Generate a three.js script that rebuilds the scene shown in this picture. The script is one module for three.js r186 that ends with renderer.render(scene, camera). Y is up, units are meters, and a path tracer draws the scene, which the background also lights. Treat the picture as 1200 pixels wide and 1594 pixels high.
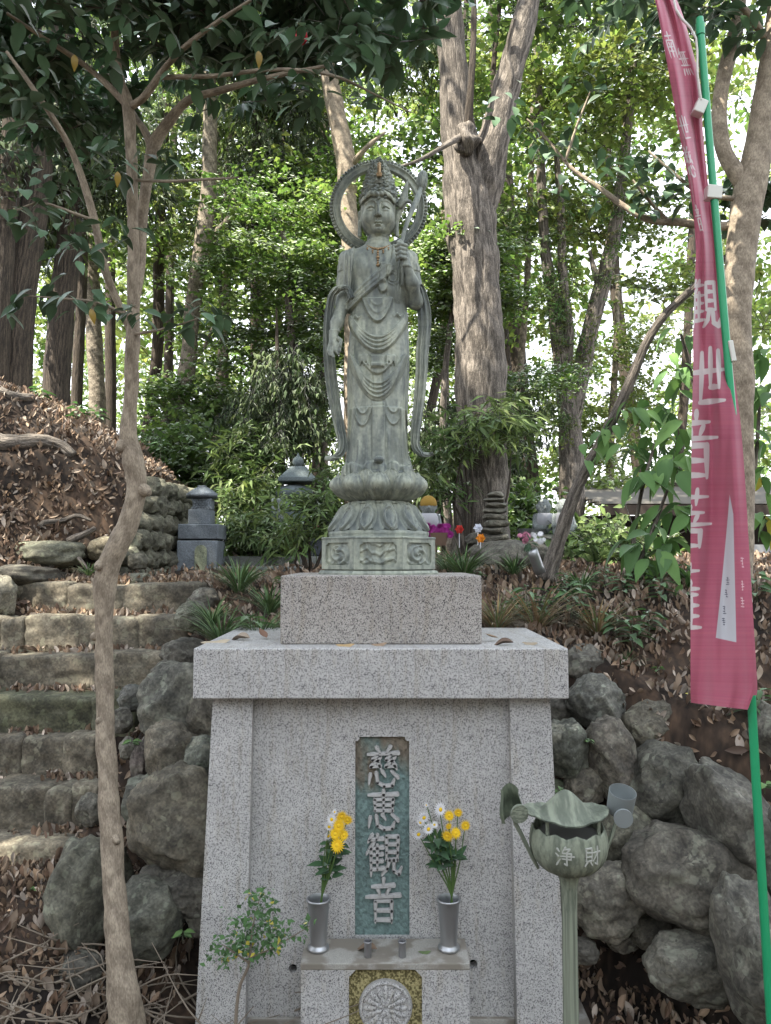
import * as THREE from 'three';
import { mergeGeometries } from 'three/addons/utils/BufferGeometryUtils.js';
import { RoundedBoxGeometry } from 'three/addons/geometries/RoundedBoxGeometry.js';
import { createNoise3D } from 'simplex-noise';

// ---------------------------------------------------------------- camera, sky, sun, exposure
const scene = new THREE.Scene();
const EYE = 1.9, PITCH = 3.5 * Math.PI / 180, FOCAL = 1200;
const camera = new THREE.PerspectiveCamera(67.2, 1200 / 1594, 0.05, 400);
camera.position.set(0, EYE, 0);
camera.rotation.set(PITCH, 0, 0);
const renderer = new THREE.WebGLRenderer();
renderer.toneMapping = THREE.LinearToneMapping;
renderer.toneMappingExposure = 3.75;
renderer.shadowMap.enabled = true;

const SUN = new THREE.Vector3(-0.42, 0.82, 0.30).normalize();
const sun = new THREE.DirectionalLight(new THREE.Color(1.0, 0.93, 0.80), 5);
sun.position.copy(SUN).multiplyScalar(60);
sun.castShadow = true;
sun.shadow.mapSize.set(4096, 4096);
Object.assign(sun.shadow.camera, { left: -30, right: 30, top: 30, bottom: -30, near: 1, far: 160 });
sun.shadow.camera.updateProjectionMatrix();
scene.add(sun, sun.target);

{ // a pale, thinly veiled sky: nearly white towards the horizon, light blue overhead
  const W = 256, Hh = 128, data = new Float32Array(W * Hh * 4);
  const n3 = createNoise3D(() => 0.37);
  for (let j = 0; j < Hh; j++) for (let i = 0; i < W; i++) {
    const up = ((j + 0.5) / Hh - 0.5) * Math.PI, az = ((i + 0.5) / W) * Math.PI * 2;
    const s = Math.max(0, Math.sin(up)), x = Math.cos(az) * Math.cos(up), z = Math.sin(az) * Math.cos(up);
    const veil = 0.5 + 0.25 * n3(x * 2.2, s * 4, z * 2.2) + 0.12 * n3(x * 6, s * 11, z * 6);
    const t = Math.min(1, Math.pow(1 - s, 2) * 0.8 + veil * 0.45), o = (j * W + i) * 4;
    const below = up < 0 ? 0.35 : 1;
    data[o] = (0.55 + 0.30 * t) * below; data[o + 1] = (0.62 + 0.24 * t) * below; data[o + 2] = (0.75 + 0.13 * t) * below; data[o + 3] = 1;
  }
  const sky = new THREE.DataTexture(data, W, Hh, THREE.RGBAFormat, THREE.FloatType);
  sky.mapping = THREE.EquirectangularReflectionMapping; sky.magFilter = THREE.LinearFilter; sky.minFilter = THREE.LinearFilter; sky.needsUpdate = true;
  scene.background = sky; scene.environment = sky;
}

// ---------------------------------------------------------------- helpers
const V = (x, y, z) => new THREE.Vector3(x, y, z);
const C = (r, g, b) => new THREE.Color().setRGB(r, g, b);
const clamp = (x, a, b) => Math.min(b, Math.max(a, x)), lerp = (a, b, t) => a + (b - a) * t;
const sstep = (a, b, x) => { const t = clamp((x - a) / (b - a), 0, 1); return t * t * (3 - 2 * t); };
function rand(seed) { let s = seed | 0; return () => { s = (s + 0x6d2b79f5) | 0; let t = Math.imul(s ^ (s >>> 15), 1 | s); t = (t + Math.imul(t ^ (t >>> 7), 61 | t)) ^ t; return ((t ^ (t >>> 14)) >>> 0) / 4294967296; }; }
const R0 = rand(11), n3 = createNoise3D(rand(5));
const fbm = (x, y, z, o = 4) => { let s = 0, a = 0.5; for (let i = 0; i < o; i++) { s += a * n3(x, y, z); x *= 2.03; y *= 2.03; z *= 2.03; a *= 0.5; } return s; };
// the place that lies d metres in front of the camera (measured level) in the direction of a point of the photograph
function at(px, py, d) {
  const xc = (px - 600) / FOCAL, yc = (797 - py) / FOCAL, c = Math.cos(PITCH), s = Math.sin(PITCH), y = yc * c + s, z = yc * s - c, k = d / -z;
  return V(xc * k, EYE + y * k, -d);
}
const used = new Map();
function numbered(name) { const k = used.get(name) ?? 0; used.set(name, k + 1); return k ? name + '_' + String(k).padStart(3, '0') : name; }
const shade = (o) => { o.castShadow = true; o.receiveShadow = true; return o; };
function tag(o, label, category, group, kind) { Object.assign(o.userData, { label, category }); if (group) o.userData.group = group; if (kind) o.userData.kind = kind; return o; }
function thing(name, label, category, pos = V(0, 0, 0), group, kind) { const o = new THREE.Group(); o.name = numbered(name); o.position.copy(pos); scene.add(o); return tag(o, label, category, group, kind); }
function part(name, geo, mat, parent, kind) { const o = shade(new THREE.Mesh(geo, mat)); o.name = name; parent.add(o); if (kind) o.userData.kind = kind; return o; }
function single(name, geo, mat, label, category, pos, group, kind) { const o = shade(new THREE.Mesh(geo, mat)); o.name = numbered(name); if (pos) o.position.copy(pos); scene.add(o); return tag(o, label, category, group, kind); }
const merge = (list) => mergeGeometries(list.map((g) => { const k = g.index ? g.toNonIndexed() : g; for (const n of Object.keys(k.attributes)) if (!['position', 'normal', 'uv', 'color'].includes(n)) k.deleteAttribute(n); return k; }));
const moved = (g, x, y, z, rx = 0, ry = 0, rz = 0) => { const m = new THREE.Matrix4().makeRotationFromEuler(new THREE.Euler(rx, ry, rz)); m.setPosition(x, y, z); return g.applyMatrix4(m); };

// textures that tile: periodic value noise
function lattice(seed, n) { const r = rand(seed), a = new Float32Array(n * n); for (let i = 0; i < a.length; i++) a[i] = r(); return (x, y, p) => { const q = p ?? n, xi = Math.floor(x), yi = Math.floor(y), fx = x - xi, fy = y - yi, u = fx * fx * (3 - 2 * fx), v = fy * fy * (3 - 2 * fy), w = (i, j) => a[((((j % q) + q) % q) % n) * n + ((((i % q) + q) % q) % n)]; return lerp(lerp(w(xi, yi), w(xi + 1, yi), u), lerp(w(xi, yi + 1), w(xi + 1, yi + 1), u), v); }; }
const LN = lattice(3, 256), LM = lattice(9, 256);
const tileFbm = (u, v, p, o = 4, ax = 1, ay = 1) => { let s = 0, a = 0.5, t = 0; for (let i = 0; i < o; i++) { s += a * LN(u * p * ax, v * p * ay, undefined); t += a; p *= 2; a *= 0.5; } return s / t; };
function texture(w, h, fn, srgb = true) { // fn(u, v) -> [r, g, b] in 0..1
  const data = new Uint8Array(w * h * 4);
  for (let j = 0; j < h; j++) for (let i = 0; i < w; i++) { const c = fn((i + 0.5) / w, (j + 0.5) / h, i, j), o = (j * w + i) * 4; data[o] = clamp(c[0], 0, 1) * 255; data[o + 1] = clamp(c[1], 0, 1) * 255; data[o + 2] = clamp(c[2], 0, 1) * 255; data[o + 3] = 255; }
  const t = new THREE.DataTexture(data, w, h); t.wrapS = t.wrapT = THREE.RepeatWrapping; t.magFilter = THREE.LinearFilter; t.minFilter = THREE.LinearFilter; if (srgb) t.colorSpace = THREE.SRGBColorSpace; t.needsUpdate = true; return t;
}
const pow2 = (u, v, per, o, ax = 1, ay = 1) => { let s = 0, a = 0.5, t = 0, p = per; for (let i = 0; i < o; i++) { const px = p * ax, py = p * ay; s += a * lerpLat(u * px, v * py, px, py); t += a; p *= 2; a *= 0.5; } return s / t; };
const LA = (() => { const r = rand(77), a = new Float32Array(512 * 512); for (let i = 0; i < a.length; i++) a[i] = r(); return a; })();
function lerpLat(x, y, px, py) { const xi = Math.floor(x), yi = Math.floor(y), fx = x - xi, fy = y - yi, u = fx * fx * (3 - 2 * fx), v = fy * fy * (3 - 2 * fy), w = (i, j) => LA[((((j % py) + py) % py) & 511) * 512 + ((((i % px) + px) % px) & 511)]; return lerp(lerp(w(xi, yi), w(xi + 1, yi), u), lerp(w(xi, yi + 1), w(xi + 1, yi + 1), u), v); }

// uv in metres from the face that a triangle turns to (for blocks and rocks)
function boxUV(g, s = 1, ox = 0, oy = 0) {
  const k = g.index ? g.toNonIndexed() : g, p = k.attributes.position, uv = new Float32Array(p.count * 2), a = V(), b = V(), c = V(), n = V();
  for (let i = 0; i < p.count; i += 3) {
    a.fromBufferAttribute(p, i); b.fromBufferAttribute(p, i + 1); c.fromBufferAttribute(p, i + 2); n.copy(b).sub(a).cross(c.clone().sub(a));
    const ax = Math.abs(n.x), ay = Math.abs(n.y), az = Math.abs(n.z);
    [a, b, c].forEach((q, j) => { const [u, w] = az >= ax && az >= ay ? [q.x, q.y] : ax >= ay ? [q.z, q.y] : [q.x, q.z]; uv[(i + j) * 2] = u / s + ox; uv[(i + j) * 2 + 1] = w / s + oy; });
  }
  k.setAttribute('uv', new THREE.BufferAttribute(uv, 2)); return k;
}
const block = (w, h, d, r = 0.004, seg = 2) => boxUV(new RoundedBoxGeometry(w, h, d, seg, r), 0.5, R0(), R0());

// a tapering, slightly uneven tube through points; uv runs in metres
function tube(pts, radii, { seg = 10, step = 0.06, bumps = 0, freq = 6, tile = 0.25, close = true, flare = 0 } = {}) {
  const curve = new THREE.CatmullRomCurve3(pts, false, 'centripetal'), len = curve.getLength(), n = Math.max(pts.length * 2, Math.ceil(len / step));
  const P = curve.getSpacedPoints(n), pos = [], uv = [], idx = [];
  const arc = [0]; for (let i = 1; i < pts.length; i++) arc.push(arc[i - 1] + pts[i].distanceTo(pts[i - 1]));
  const rad = (s) => { const x = s * arc[arc.length - 1]; let i = 1; while (i < arc.length - 1 && arc[i] < x) i++; const t = clamp((x - arc[i - 1]) / (arc[i] - arc[i - 1] || 1), 0, 1), e = t * t * (3 - 2 * t); return lerp(radii[i - 1], radii[i], e); };
  let T = P[1].clone().sub(P[0]).normalize(), N = Math.abs(T.y) > 0.9 ? V(1, 0, 0) : V(0, 1, 0); N.sub(T.clone().multiplyScalar(N.dot(T))).normalize();
  const U = Math.max(1, Math.round(2 * Math.PI * Math.max(...radii) / tile));
  for (let i = 0; i <= n; i++) {
    const t2 = (i < n ? P[i + 1].clone().sub(P[i]) : P[i].clone().sub(P[i - 1])).normalize();
    N.sub(t2.clone().multiplyScalar(N.dot(t2))).normalize(); const B = t2.clone().cross(N); T = t2;
    const r = rad(i / n), fl = flare ? 1 + flare * Math.exp(-(i / n) * len / (r * 2.2)) : 1;
    for (let j = 0; j <= seg; j++) {
      const a = (j % seg) / seg * Math.PI * 2, dir = N.clone().multiplyScalar(Math.cos(a)).addScaledVector(B, Math.sin(a));
      const q = P[i].clone().addScaledVector(dir, r);
      const k = r * fl * (1 + (bumps ? bumps * fbm(q.x * freq, q.y * freq * 0.6, q.z * freq, 3) : 0) + (flare ? 0.25 * (fl - 1) * Math.sin(a * 3 + 1) : 0));
      const w = P[i].clone().addScaledVector(dir, k); pos.push(w.x, w.y, w.z); uv.push((j / seg) * U, (i / n) * len / (tile * 2));
    }
  }
  const row = seg + 1;
  for (let i = 0; i < n; i++) for (let j = 0; j < seg; j++) { const a = i * row + j, b = a + row; idx.push(a, a + 1, b, b, a + 1, b + 1); }
  if (close) for (const [i, flip] of [[0, 1], [n, 0]]) { const c = pos.length / 3; pos.push(P[i].x, P[i].y, P[i].z); uv.push(0.5, 0.5); for (let j = 0; j < seg; j++) flip ? idx.push(c, i * row + j + 1, i * row + j) : idx.push(c, i * row + j, i * row + j + 1); }
  const g = new THREE.BufferGeometry(); g.setAttribute('position', new THREE.Float32BufferAttribute(pos, 3)); g.setAttribute('uv', new THREE.Float32BufferAttribute(uv, 2)); g.setIndex(idx); g.computeVertexNormals();
  // weld the seam's normals
  const nn = g.attributes.normal; for (let i = 0; i <= n; i++) { const a = i * row, b = a + seg, m = V().fromBufferAttribute(nn, a).add(V().fromBufferAttribute(nn, b)).normalize(); nn.setXYZ(a, m.x, m.y, m.z); nn.setXYZ(b, m.x, m.y, m.z); }
  return g;
}

// surface nets over a distance field, worked out only near the surface
function surfaceNets(f, lo, hi, h, slack = 1.5) {
  const B = 8, nb = [0, 1, 2].map((k) => Math.ceil((hi[k] - lo[k]) / (h * B))), [nx, ny, nz] = nb.map((b) => b * B), sx = nx + 1, sy = ny + 1, sz = nz + 1;
  const val = new Float32Array(sx * sy * sz).fill(NaN), vid = new Int32Array(nx * ny * nz).fill(-1), pos = [], idx = [], act = [];
  const half = B * h / 2, reach = half * 1.7321 * slack;
  for (let bz = 0; bz < nb[2]; bz++) for (let by = 0; by < nb[1]; by++) for (let bx = 0; bx < nb[0]; bx++) {
    if (Math.abs(f(lo[0] + bx * B * h + half, lo[1] + by * B * h + half, lo[2] + bz * B * h + half)) > reach) continue;
    act.push([bx, by, bz]);
    for (let k = bz * B; k <= bz * B + B; k++) for (let j = by * B; j <= by * B + B; j++) for (let i = bx * B; i <= bx * B + B; i++) { const o = (k * sy + j) * sx + i; if (val[o] !== val[o]) val[o] = f(lo[0] + i * h, lo[1] + j * h, lo[2] + k * h); }
  }
  const off = [0, 1, sx, sx + 1, sx * sy, sx * sy + 1, sx * sy + sx, sx * sy + sx + 1], ed = [[0, 1], [2, 3], [4, 5], [6, 7], [0, 2], [1, 3], [4, 6], [5, 7], [0, 4], [1, 5], [2, 6], [3, 7]];
  for (const [bx, by, bz] of act) for (let k = bz * B; k < bz * B + B; k++) for (let j = by * B; j < by * B + B; j++) for (let i = bx * B; i < bx * B + B; i++) {
    const o = (k * sy + j) * sx + i; let m = 0; for (let c = 0; c < 8; c++) if (val[o + off[c]] < 0) m |= 1 << c;
    if (m === 0 || m === 255) continue;
    let x = 0, y = 0, z = 0, n = 0;
    for (const [a, b] of ed) { const va = val[o + off[a]], vb = val[o + off[b]]; if ((va < 0) === (vb < 0)) continue; const t = va / (va - vb); x += lerp(a & 1, b & 1, t); y += lerp((a >> 1) & 1, (b >> 1) & 1, t); z += lerp(a >> 2, b >> 2, t); n++; }
    vid[(k * ny + j) * nx + i] = pos.length / 3; pos.push(lo[0] + (i + x / n) * h, lo[1] + (j + y / n) * h, lo[2] + (k + z / n) * h);
  }
  const cell = (i, j, k) => (i < 0 || j < 0 || k < 0 || i >= nx || j >= ny || k >= nz ? -1 : vid[(k * ny + j) * nx + i]);
  const quad = (a, b, c, d, flip) => { if (a < 0 || b < 0 || c < 0 || d < 0) return; flip ? idx.push(a, c, b, b, c, d) : idx.push(a, b, c, c, b, d); };
  for (const [bx, by, bz] of act) for (let k = bz * B; k < bz * B + B; k++) for (let j = by * B; j < by * B + B; j++) for (let i = bx * B; i < bx * B + B; i++) {
    const o = (k * sy + j) * sx + i, v = val[o] < 0;
    if (v !== val[o + 1] < 0) quad(cell(i, j - 1, k - 1), cell(i, j, k - 1), cell(i, j - 1, k), cell(i, j, k), !v);
    if (v !== val[o + sx] < 0) quad(cell(i - 1, j, k - 1), cell(i - 1, j, k), cell(i, j, k - 1), cell(i, j, k), !v);
    if (v !== val[o + sx * sy] < 0) quad(cell(i - 1, j - 1, k), cell(i, j - 1, k), cell(i - 1, j, k), cell(i, j, k), !v);
  }
  const g = new THREE.BufferGeometry(); g.setAttribute('position', new THREE.Float32BufferAttribute(pos, 3)); g.setIndex(idx); g.computeVertexNormals(); return g;
}
const capsule = (p, a, b, ra, rb) => { const bx = b[0] - a[0], by = b[1] - a[1], bz = b[2] - a[2], px = p[0] - a[0], py = p[1] - a[1], pz = p[2] - a[2], t = clamp((px * bx + py * by + pz * bz) / (bx * bx + by * by + bz * bz), 0, 1); return Math.hypot(px - bx * t, py - by * t, pz - bz * t) - lerp(ra, rb, t); };
const ellipsoid = (p, c, r) => { const x = (p[0] - c[0]) / r[0], y = (p[1] - c[1]) / r[1], z = (p[2] - c[2]) / r[2], k = Math.sqrt(x * x + y * y + z * z), q = Math.hypot(x / r[0], y / r[1], z / r[2]); return q > 1e-9 ? k * (k - 1) / q : -Math.min(...r); };
const smin = (a, b, k) => { const h = Math.max(k - Math.abs(a - b), 0) / k; return Math.min(a, b) - h * h * k * 0.25; };
const smax = (a, b, k) => -smin(-a, -b, k);
function profile(table) { return (y) => { if (y <= table[0][0]) return table[0][1]; for (let i = 1; i < table.length; i++) if (y <= table[i][0]) { const p0 = table[Math.max(0, i - 2)], p1 = table[i - 1], p2 = table[i], p3 = table[Math.min(table.length - 1, i + 1)], t = (y - p1[0]) / (p2[0] - p1[0]), dx = p2[0] - p1[0], m1 = (p2[1] - p0[1]) / (p2[0] - p0[0] || 1) * dx, m2 = (p3[1] - p1[1]) / (p3[0] - p1[0] || 1) * dx; return (2 * t * t * t - 3 * t * t + 1) * p1[1] + (t * t * t - 2 * t * t + t) * m1 + (-2 * t * t * t + 3 * t * t) * p2[1] + (t * t * t - t * t) * m2; } return table[table.length - 1][1]; }; }
// vertex colours from a function of the place
function tint(g, fn) { const p = g.attributes.position, n = g.attributes.normal, c = new Float32Array(p.count * 3); for (let i = 0; i < p.count; i++) { const k = fn(p.getX(i), p.getY(i), p.getZ(i), i); c[i * 3] = k[0]; c[i * 3 + 1] = k[1]; c[i * 3 + 2] = k[2]; } g.setAttribute('color', new THREE.BufferAttribute(c, 3)); return g; }
const mix3 = (a, b, t) => [lerp(a[0], b[0], t), lerp(a[1], b[1], t), lerp(a[2], b[2], t)];

// an uneven stone: an icosphere squared off and broken by noise
function stone(w, h, d, seed, { detail = 12, rough = 0.16, square = 0.35, facet = 0.1 } = {}) {
  const g = new THREE.IcosahedronGeometry(1, detail), p = g.attributes.position, q = V();
  const r = rand(seed), cuts = []; if (square < 0.8) for (let i = 0; i < 11; i++) { const c = V(r() * 2 - 1, r() * 2 - 1, r() * 2 - 1).normalize(); cuts.push([c, 0.74 + r() * 0.24]); }
  for (let i = 0; i < p.count; i++) {
    q.fromBufferAttribute(p, i).normalize(); const u = q.clone();
    const e = 4 + square * square * 8, m = Math.pow(Math.pow(Math.abs(q.x), e) + Math.pow(Math.abs(q.y), e) + Math.pow(Math.abs(q.z), e), 1 / e); q.multiplyScalar(lerp(1, 1 / m, square));
    for (const [c, k] of cuts) { const e = q.dot(c) - k; if (e > 0) q.addScaledVector(c, -e * (0.72 + facet)); }
    const s = seed * 3.17; q.multiplyScalar(1 + rough * fbm(u.x * 1.5 + s, u.y * 1.5, u.z * 1.5, 3) + rough * 0.2 * (0.3 - Math.abs(fbm(u.x * 4 + s, u.y * 4, u.z * 4 + 9, 3))) + 0.005 * n3(u.x * 18 + s, u.y * 22, u.z * 22));
    p.setXYZ(i, q.x * w / 2, q.y * h / 2, q.z * d / 2);
  }
  g.deleteAttribute('uv'); g.deleteAttribute('normal');
  const k = weld(g); k.computeVertexNormals(); return k;
}
function weld(g) { const p = g.attributes.position, map = new Map(), pos = [], idx = []; for (let i = 0; i < p.count; i++) { const key = Math.round(p.getX(i) * 2e4) + ',' + Math.round(p.getY(i) * 2e4) + ',' + Math.round(p.getZ(i) * 2e4); let k = map.get(key); if (k === undefined) { k = pos.length / 3; map.set(key, k); pos.push(p.getX(i), p.getY(i), p.getZ(i)); } idx.push(k); } const o = new THREE.BufferGeometry(); o.setAttribute('position', new THREE.Float32BufferAttribute(pos, 3)); o.setIndex(idx); return o; }
// box-projected uv that keeps the smooth normals
function rockUV(g, s, ox = 0) { const k = g.toNonIndexed(); return boxUV(k, s, ox, ox * 1.7); }

// leaves: a folded, bent lens of a few faces, added to one builder
class Leaves {
  constructor() { this.pos = []; this.col = []; this.idx = []; }
  leaf(M, L, W, { bend = 0.25, fold = 0.25, rows = 3, tip = 1.25, color = [1, 1, 1], stalk = 0.12, cup = 0 } = {}) {
    const b = this.pos.length / 3, q = V();
    for (let i = 0; i <= rows; i++) {
      const t = i / rows, w = i === 0 || i === rows ? 0.012 * W : W * 0.5 * Math.pow(Math.sin(Math.PI * Math.pow(t, 1 / tip)), 0.95), y = L * (stalk + t), z = -bend * L * t * t + cup * L * Math.sin(t * 9);
      for (const s of [-1, 0, 1]) { q.set(s * w, y, z + Math.abs(s) * w * fold * 2).applyMatrix4(M); this.pos.push(q.x, q.y, q.z); const k = s === 0 ? 1.12 : 1; this.col.push(color[0] * k, color[1] * k, color[2] * k); }
      if (i) { const a = b + (i - 1) * 3, c = a + 3; this.idx.push(a, a + 1, c, c, a + 1, c + 1, a + 1, a + 2, c + 1, c + 1, a + 2, c + 2); }
    }
  }
  kite(M, L, W, color, bend = 0.15) { const b = this.pos.length / 3, q = V(); for (const [x, y, z] of [[0, 0, 0], [-W / 2, L * 0.45, W * 0.2], [W / 2, L * 0.45, W * 0.2], [0, L, -bend * L]]) { q.set(x, y, z).applyMatrix4(M); this.pos.push(q.x, q.y, q.z); this.col.push(...color); } this.idx.push(b, b + 2, b + 1, b + 1, b + 2, b + 3); }
  twig(a, c, r, color = [0.09, 0.07, 0.05]) { const b = this.pos.length / 3, t = c.clone().sub(a).normalize(), n = V(t.y, t.z, t.x).cross(t).normalize(), m = t.clone().cross(n); for (const [p, k] of [[a, r], [c, r * 0.5]]) for (let i = 0; i < 3; i++) { const w = i * 2.0944, q = p.clone().addScaledVector(n, Math.cos(w) * k).addScaledVector(m, Math.sin(w) * k); this.pos.push(q.x, q.y, q.z); this.col.push(...color); } for (let i = 0; i < 3; i++) { const j = (i + 1) % 3; this.idx.push(b + i, b + j, b + 3 + i, b + 3 + i, b + j, b + 3 + j); } }
  build() { const g = new THREE.BufferGeometry(); g.setAttribute('position', new THREE.Float32BufferAttribute(this.pos, 3)); g.setAttribute('color', new THREE.Float32BufferAttribute(this.col, 3)); g.setIndex(this.idx); g.computeVertexNormals(); return g; }
}
const X = V(1, 0, 0), Y = V(0, 1, 0), Z = V(0, 0, 1);
// a matrix that points a leaf's length (y) along dir with its face (z) towards face, rooted at p
function aim(p, dir, face = Y, s = 1) { const y = dir.clone().normalize(), z0 = face.clone(), x = y.clone().cross(z0); if (x.lengthSq() < 1e-6) x.set(1, 0, 0); x.normalize(); const z = x.clone().cross(y); return new THREE.Matrix4().makeBasis(x.multiplyScalar(s), y.multiplyScalar(s), z.multiplyScalar(s)).setPosition(p); }
function instanced(name, geo, mat, places, parent, kind = 'stuff') { // places: [matrix, colour?]
  const o = new THREE.InstancedMesh(geo, mat, places.length); o.name = name; shade(o);
  places.forEach(([m, c], i) => { o.setMatrixAt(i, m); o.setColorAt(i, c ?? new THREE.Color(1, 1, 1)); });
  parent.add(o); if (kind) o.userData.kind = kind; return o;
}
const gauss = (r) => (r() + r() + r() - 1.5) * 1.2;
const dirRand = (r) => { const z = r() * 2 - 1, a = r() * 6.283, s = Math.sqrt(1 - z * z); return V(s * Math.cos(a), z, s * Math.sin(a)); };

// ---------------------------------------------------------------- materials
const std = (o) => new THREE.MeshStandardMaterial({ side: THREE.DoubleSide, ...o });
const MAT = {};
{
  // salt-and-pepper granite, one tile is half a metre
  const speck = (seed, base, dark, light) => { const r = rand(seed), S = 1024, cell = 6; const pts = []; const n = Math.floor(S / cell); for (let j = 0; j < n; j++) for (let i = 0; i < n; i++) pts.push([r(), r(), r()]);
    return texture(S, S, (u, v, i, j) => { let best = 9, id = 0; const ci = Math.floor(i / cell), cj = Math.floor(j / cell); for (let b = -1; b <= 1; b++) for (let a = -1; a <= 1; a++) { const x = ((ci + a) % n + n) % n, y = ((cj + b) % n + n) % n, k = pts[y * n + x], dx = ci + a + k[0] - i / cell, dy = cj + b + k[1] - j / cell, d = dx * dx * 1.2 + dy * dy; if (d < best) { best = d; id = k[2]; } }
      const big = pow2(u, v, 4, 3), c = id < 0.22 ? mix3(base, dark, 0.55 + id * 2) : id > 0.72 ? mix3(base, light, 0.7) : base, run = sstep(0.52, 0.75, pow2(u + 0.37, v, 4, 5, 6, 1)), m = 0.95 + 0.14 * (big - 0.3) - 0.045 * run; return [c[0] * m, c[1] * m * (1 - 0.012 * run), c[2] * m * (1 - 0.035 * run)]; }); };
  const gm = speck(21, [0.685, 0.68, 0.67], [0.36, 0.355, 0.36], [0.78, 0.775, 0.76]), gd = speck(22, [0.62, 0.60, 0.575], [0.24, 0.23, 0.23], [0.72, 0.70, 0.675]);
  MAT.graniteFine = std({ map: texture(256, 256, (u, v) => { const k = 0.66 + 0.10 * (pow2(u, v, 64, 2) - 0.5) + 0.06 * (pow2(u, v, 6, 3) - 0.5); return [k, k * 0.995, k * 0.98]; }), roughness: 0.8 });
  MAT.granite = std({ map: gm, roughness: 0.7 });
  MAT.graniteTan = std({ map: gd, roughness: 0.85, bumpMap: gd, bumpScale: 0.0012 });
  // weathered granite: soil film in blotches with outlines of its own
  MAT.graniteStained = std({ map: texture(512, 512, (u, v) => { const k = sstep(0.42, 0.62, pow2(u, v, 6, 5)), s = LA[(Math.floor(v * 256) * 512 + Math.floor(u * 256))]; return mix3([0.61 + 0.12 * (s - 0.5), 0.60 + 0.12 * (s - 0.5), 0.57 + 0.1 * (s - 0.5)], [0.50, 0.475, 0.435], k); }), roughness: 0.9 });
  const rockTex = texture(1024, 1024, (u, v) => { const a = pow2(u, v, 4, 6), b = pow2(u, v, 16, 4), c = pow2(u, v, 64, 3), lich = sstep(0.64, 0.72, pow2(u + 0.3, v, 12, 4)) * 0.5; const k = 0.30 + 0.16 * (a - 0.5) + 0.08 * (b - 0.5) + 0.16 * (c - 0.5); const m = k * 1.1; return mix3([m * 1.04, m * 1.0, m * 0.91], [0.52, 0.525, 0.47], lich); });
  const rockBump = texture(1024, 1024, (u, v) => { const a = pow2(u, v, 8, 7), b = Math.abs(pow2(u, v, 6, 4) - 0.5) * 2; const k = 0.6 * a + 0.4 * Math.min(1, b * 3); return [k, k, k]; }, false);
  MAT.rock = std({ map: rockTex, bumpMap: rockBump, bumpScale: 0.0035, roughness: 0.85, vertexColors: true });
  MAT.stoneGrey = std({ map: texture(512, 512, (u, v) => { const a = pow2(u, v, 4, 5), c = pow2(u, v, 128, 2), k = 0.50 + 0.2 * (a - 0.5) + 0.24 * (c - 0.5); return [k * 0.98, k, k * 1.0]; }), roughness: 0.9, vertexColors: true, bumpMap: rockBump, bumpScale: 0.004 });
  const patTex = texture(1024, 1024, (u, v) => { const a = pow2(u, v, 3, 5), st = pow2(u, v, 8, 4, 4, 1), c = pow2(u, v, 64, 3); const k = sstep(0.3, 0.7, 0.55 * a + 0.45 * st); return mix3([0.415, 0.435, 0.415], [0.625, 0.64, 0.595], clamp(k + 0.7 * (c - 0.5), 0, 1)); });
  MAT.patina = new THREE.MeshStandardMaterial({ map: patTex, roughness: 0.62, metalness: 0.15, side: THREE.DoubleSide, vertexColors: true });
  MAT.patinaPlain = std({ map: patTex, roughness: 0.62, metalness: 0.15 });
  const barkTex = (seed, lo, hi, ax, ay, fine) => texture(512, 1024, (u, v) => { const a = pow2(u, v, 3 + seed, 5, ax, ay), b = pow2(u, v, 16, 4, ax * 2, ay), c = pow2(u, v, 64, 2), k = clamp(0.5 + 1.4 * (a - 0.5) + 0.8 * (b - 0.5) + fine * (c - 0.5), 0, 1); return mix3(lo, hi, k); });
  const barkBump = (seed, ax, ay) => texture(512, 1024, (u, v) => { const k = Math.pow(pow2(u, v, 3 + seed, 6, ax, ay), 1.2) * 0.7 + 0.3 * Math.min(1, Math.abs(pow2(u, v, 5, 4, ax, ay) - 0.5) * 5); return [k, k, k]; }, false);
  MAT.barkSmooth = std({ map: barkTex(1, [0.42, 0.375, 0.32], [0.64, 0.59, 0.515], 1, 3, 0.7), bumpMap: barkBump(1, 1, 3), bumpScale: 0.004, roughness: 0.85 });
  MAT.barkGrey = std({ map: barkTex(2, [0.22, 0.2, 0.18], [0.53, 0.495, 0.455], 2, 1, 0.9), bumpMap: barkBump(2, 2, 1), bumpScale: 0.012, roughness: 0.92 });
  MAT.barkDark = std({ map: barkTex(3, [0.15, 0.13, 0.11], [0.39, 0.345, 0.295], 4, 1, 0.5), bumpMap: barkBump(3, 5, 1), bumpScale: 0.012, roughness: 0.95 });
  MAT.barkPale = std({ map: barkTex(1, [0.30, 0.27, 0.23], [0.62, 0.58, 0.51], 1, 3, 0.8), bumpMap: barkBump(1, 1, 3), bumpScale: 0.006, roughness: 0.9 });
  MAT.deadwood = std({ color: C(0.20, 0.165, 0.125), roughness: 0.95 });
  MAT.soil = std({ map: texture(1024, 1024, (u, v) => { const a = pow2(u, v, 5, 6), b = pow2(u, v, 60, 3), k = clamp(0.3 + 1.2 * (a - 0.5) + 0.9 * (b - 0.5), 0, 1); return mix3([0.11, 0.085, 0.065], [0.38, 0.30, 0.235], k); }), bumpMap: rockBump, bumpScale: 0.02, roughness: 1 });
  const leafy = (o) => new THREE.MeshPhysicalMaterial({ vertexColors: true, side: THREE.DoubleSide, ...o });
  MAT.leafThin = leafy({ roughness: 1, transmission: 0.5, thickness: 0 });
  MAT.leafMid = leafy({ roughness: 1, transmission: 0.35, thickness: 0 });
  MAT.leafGloss = leafy({ roughness: 1, transmission: 0.25, thickness: 0, clearcoat: 0.7, clearcoatRoughness: 0.32 });
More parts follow.
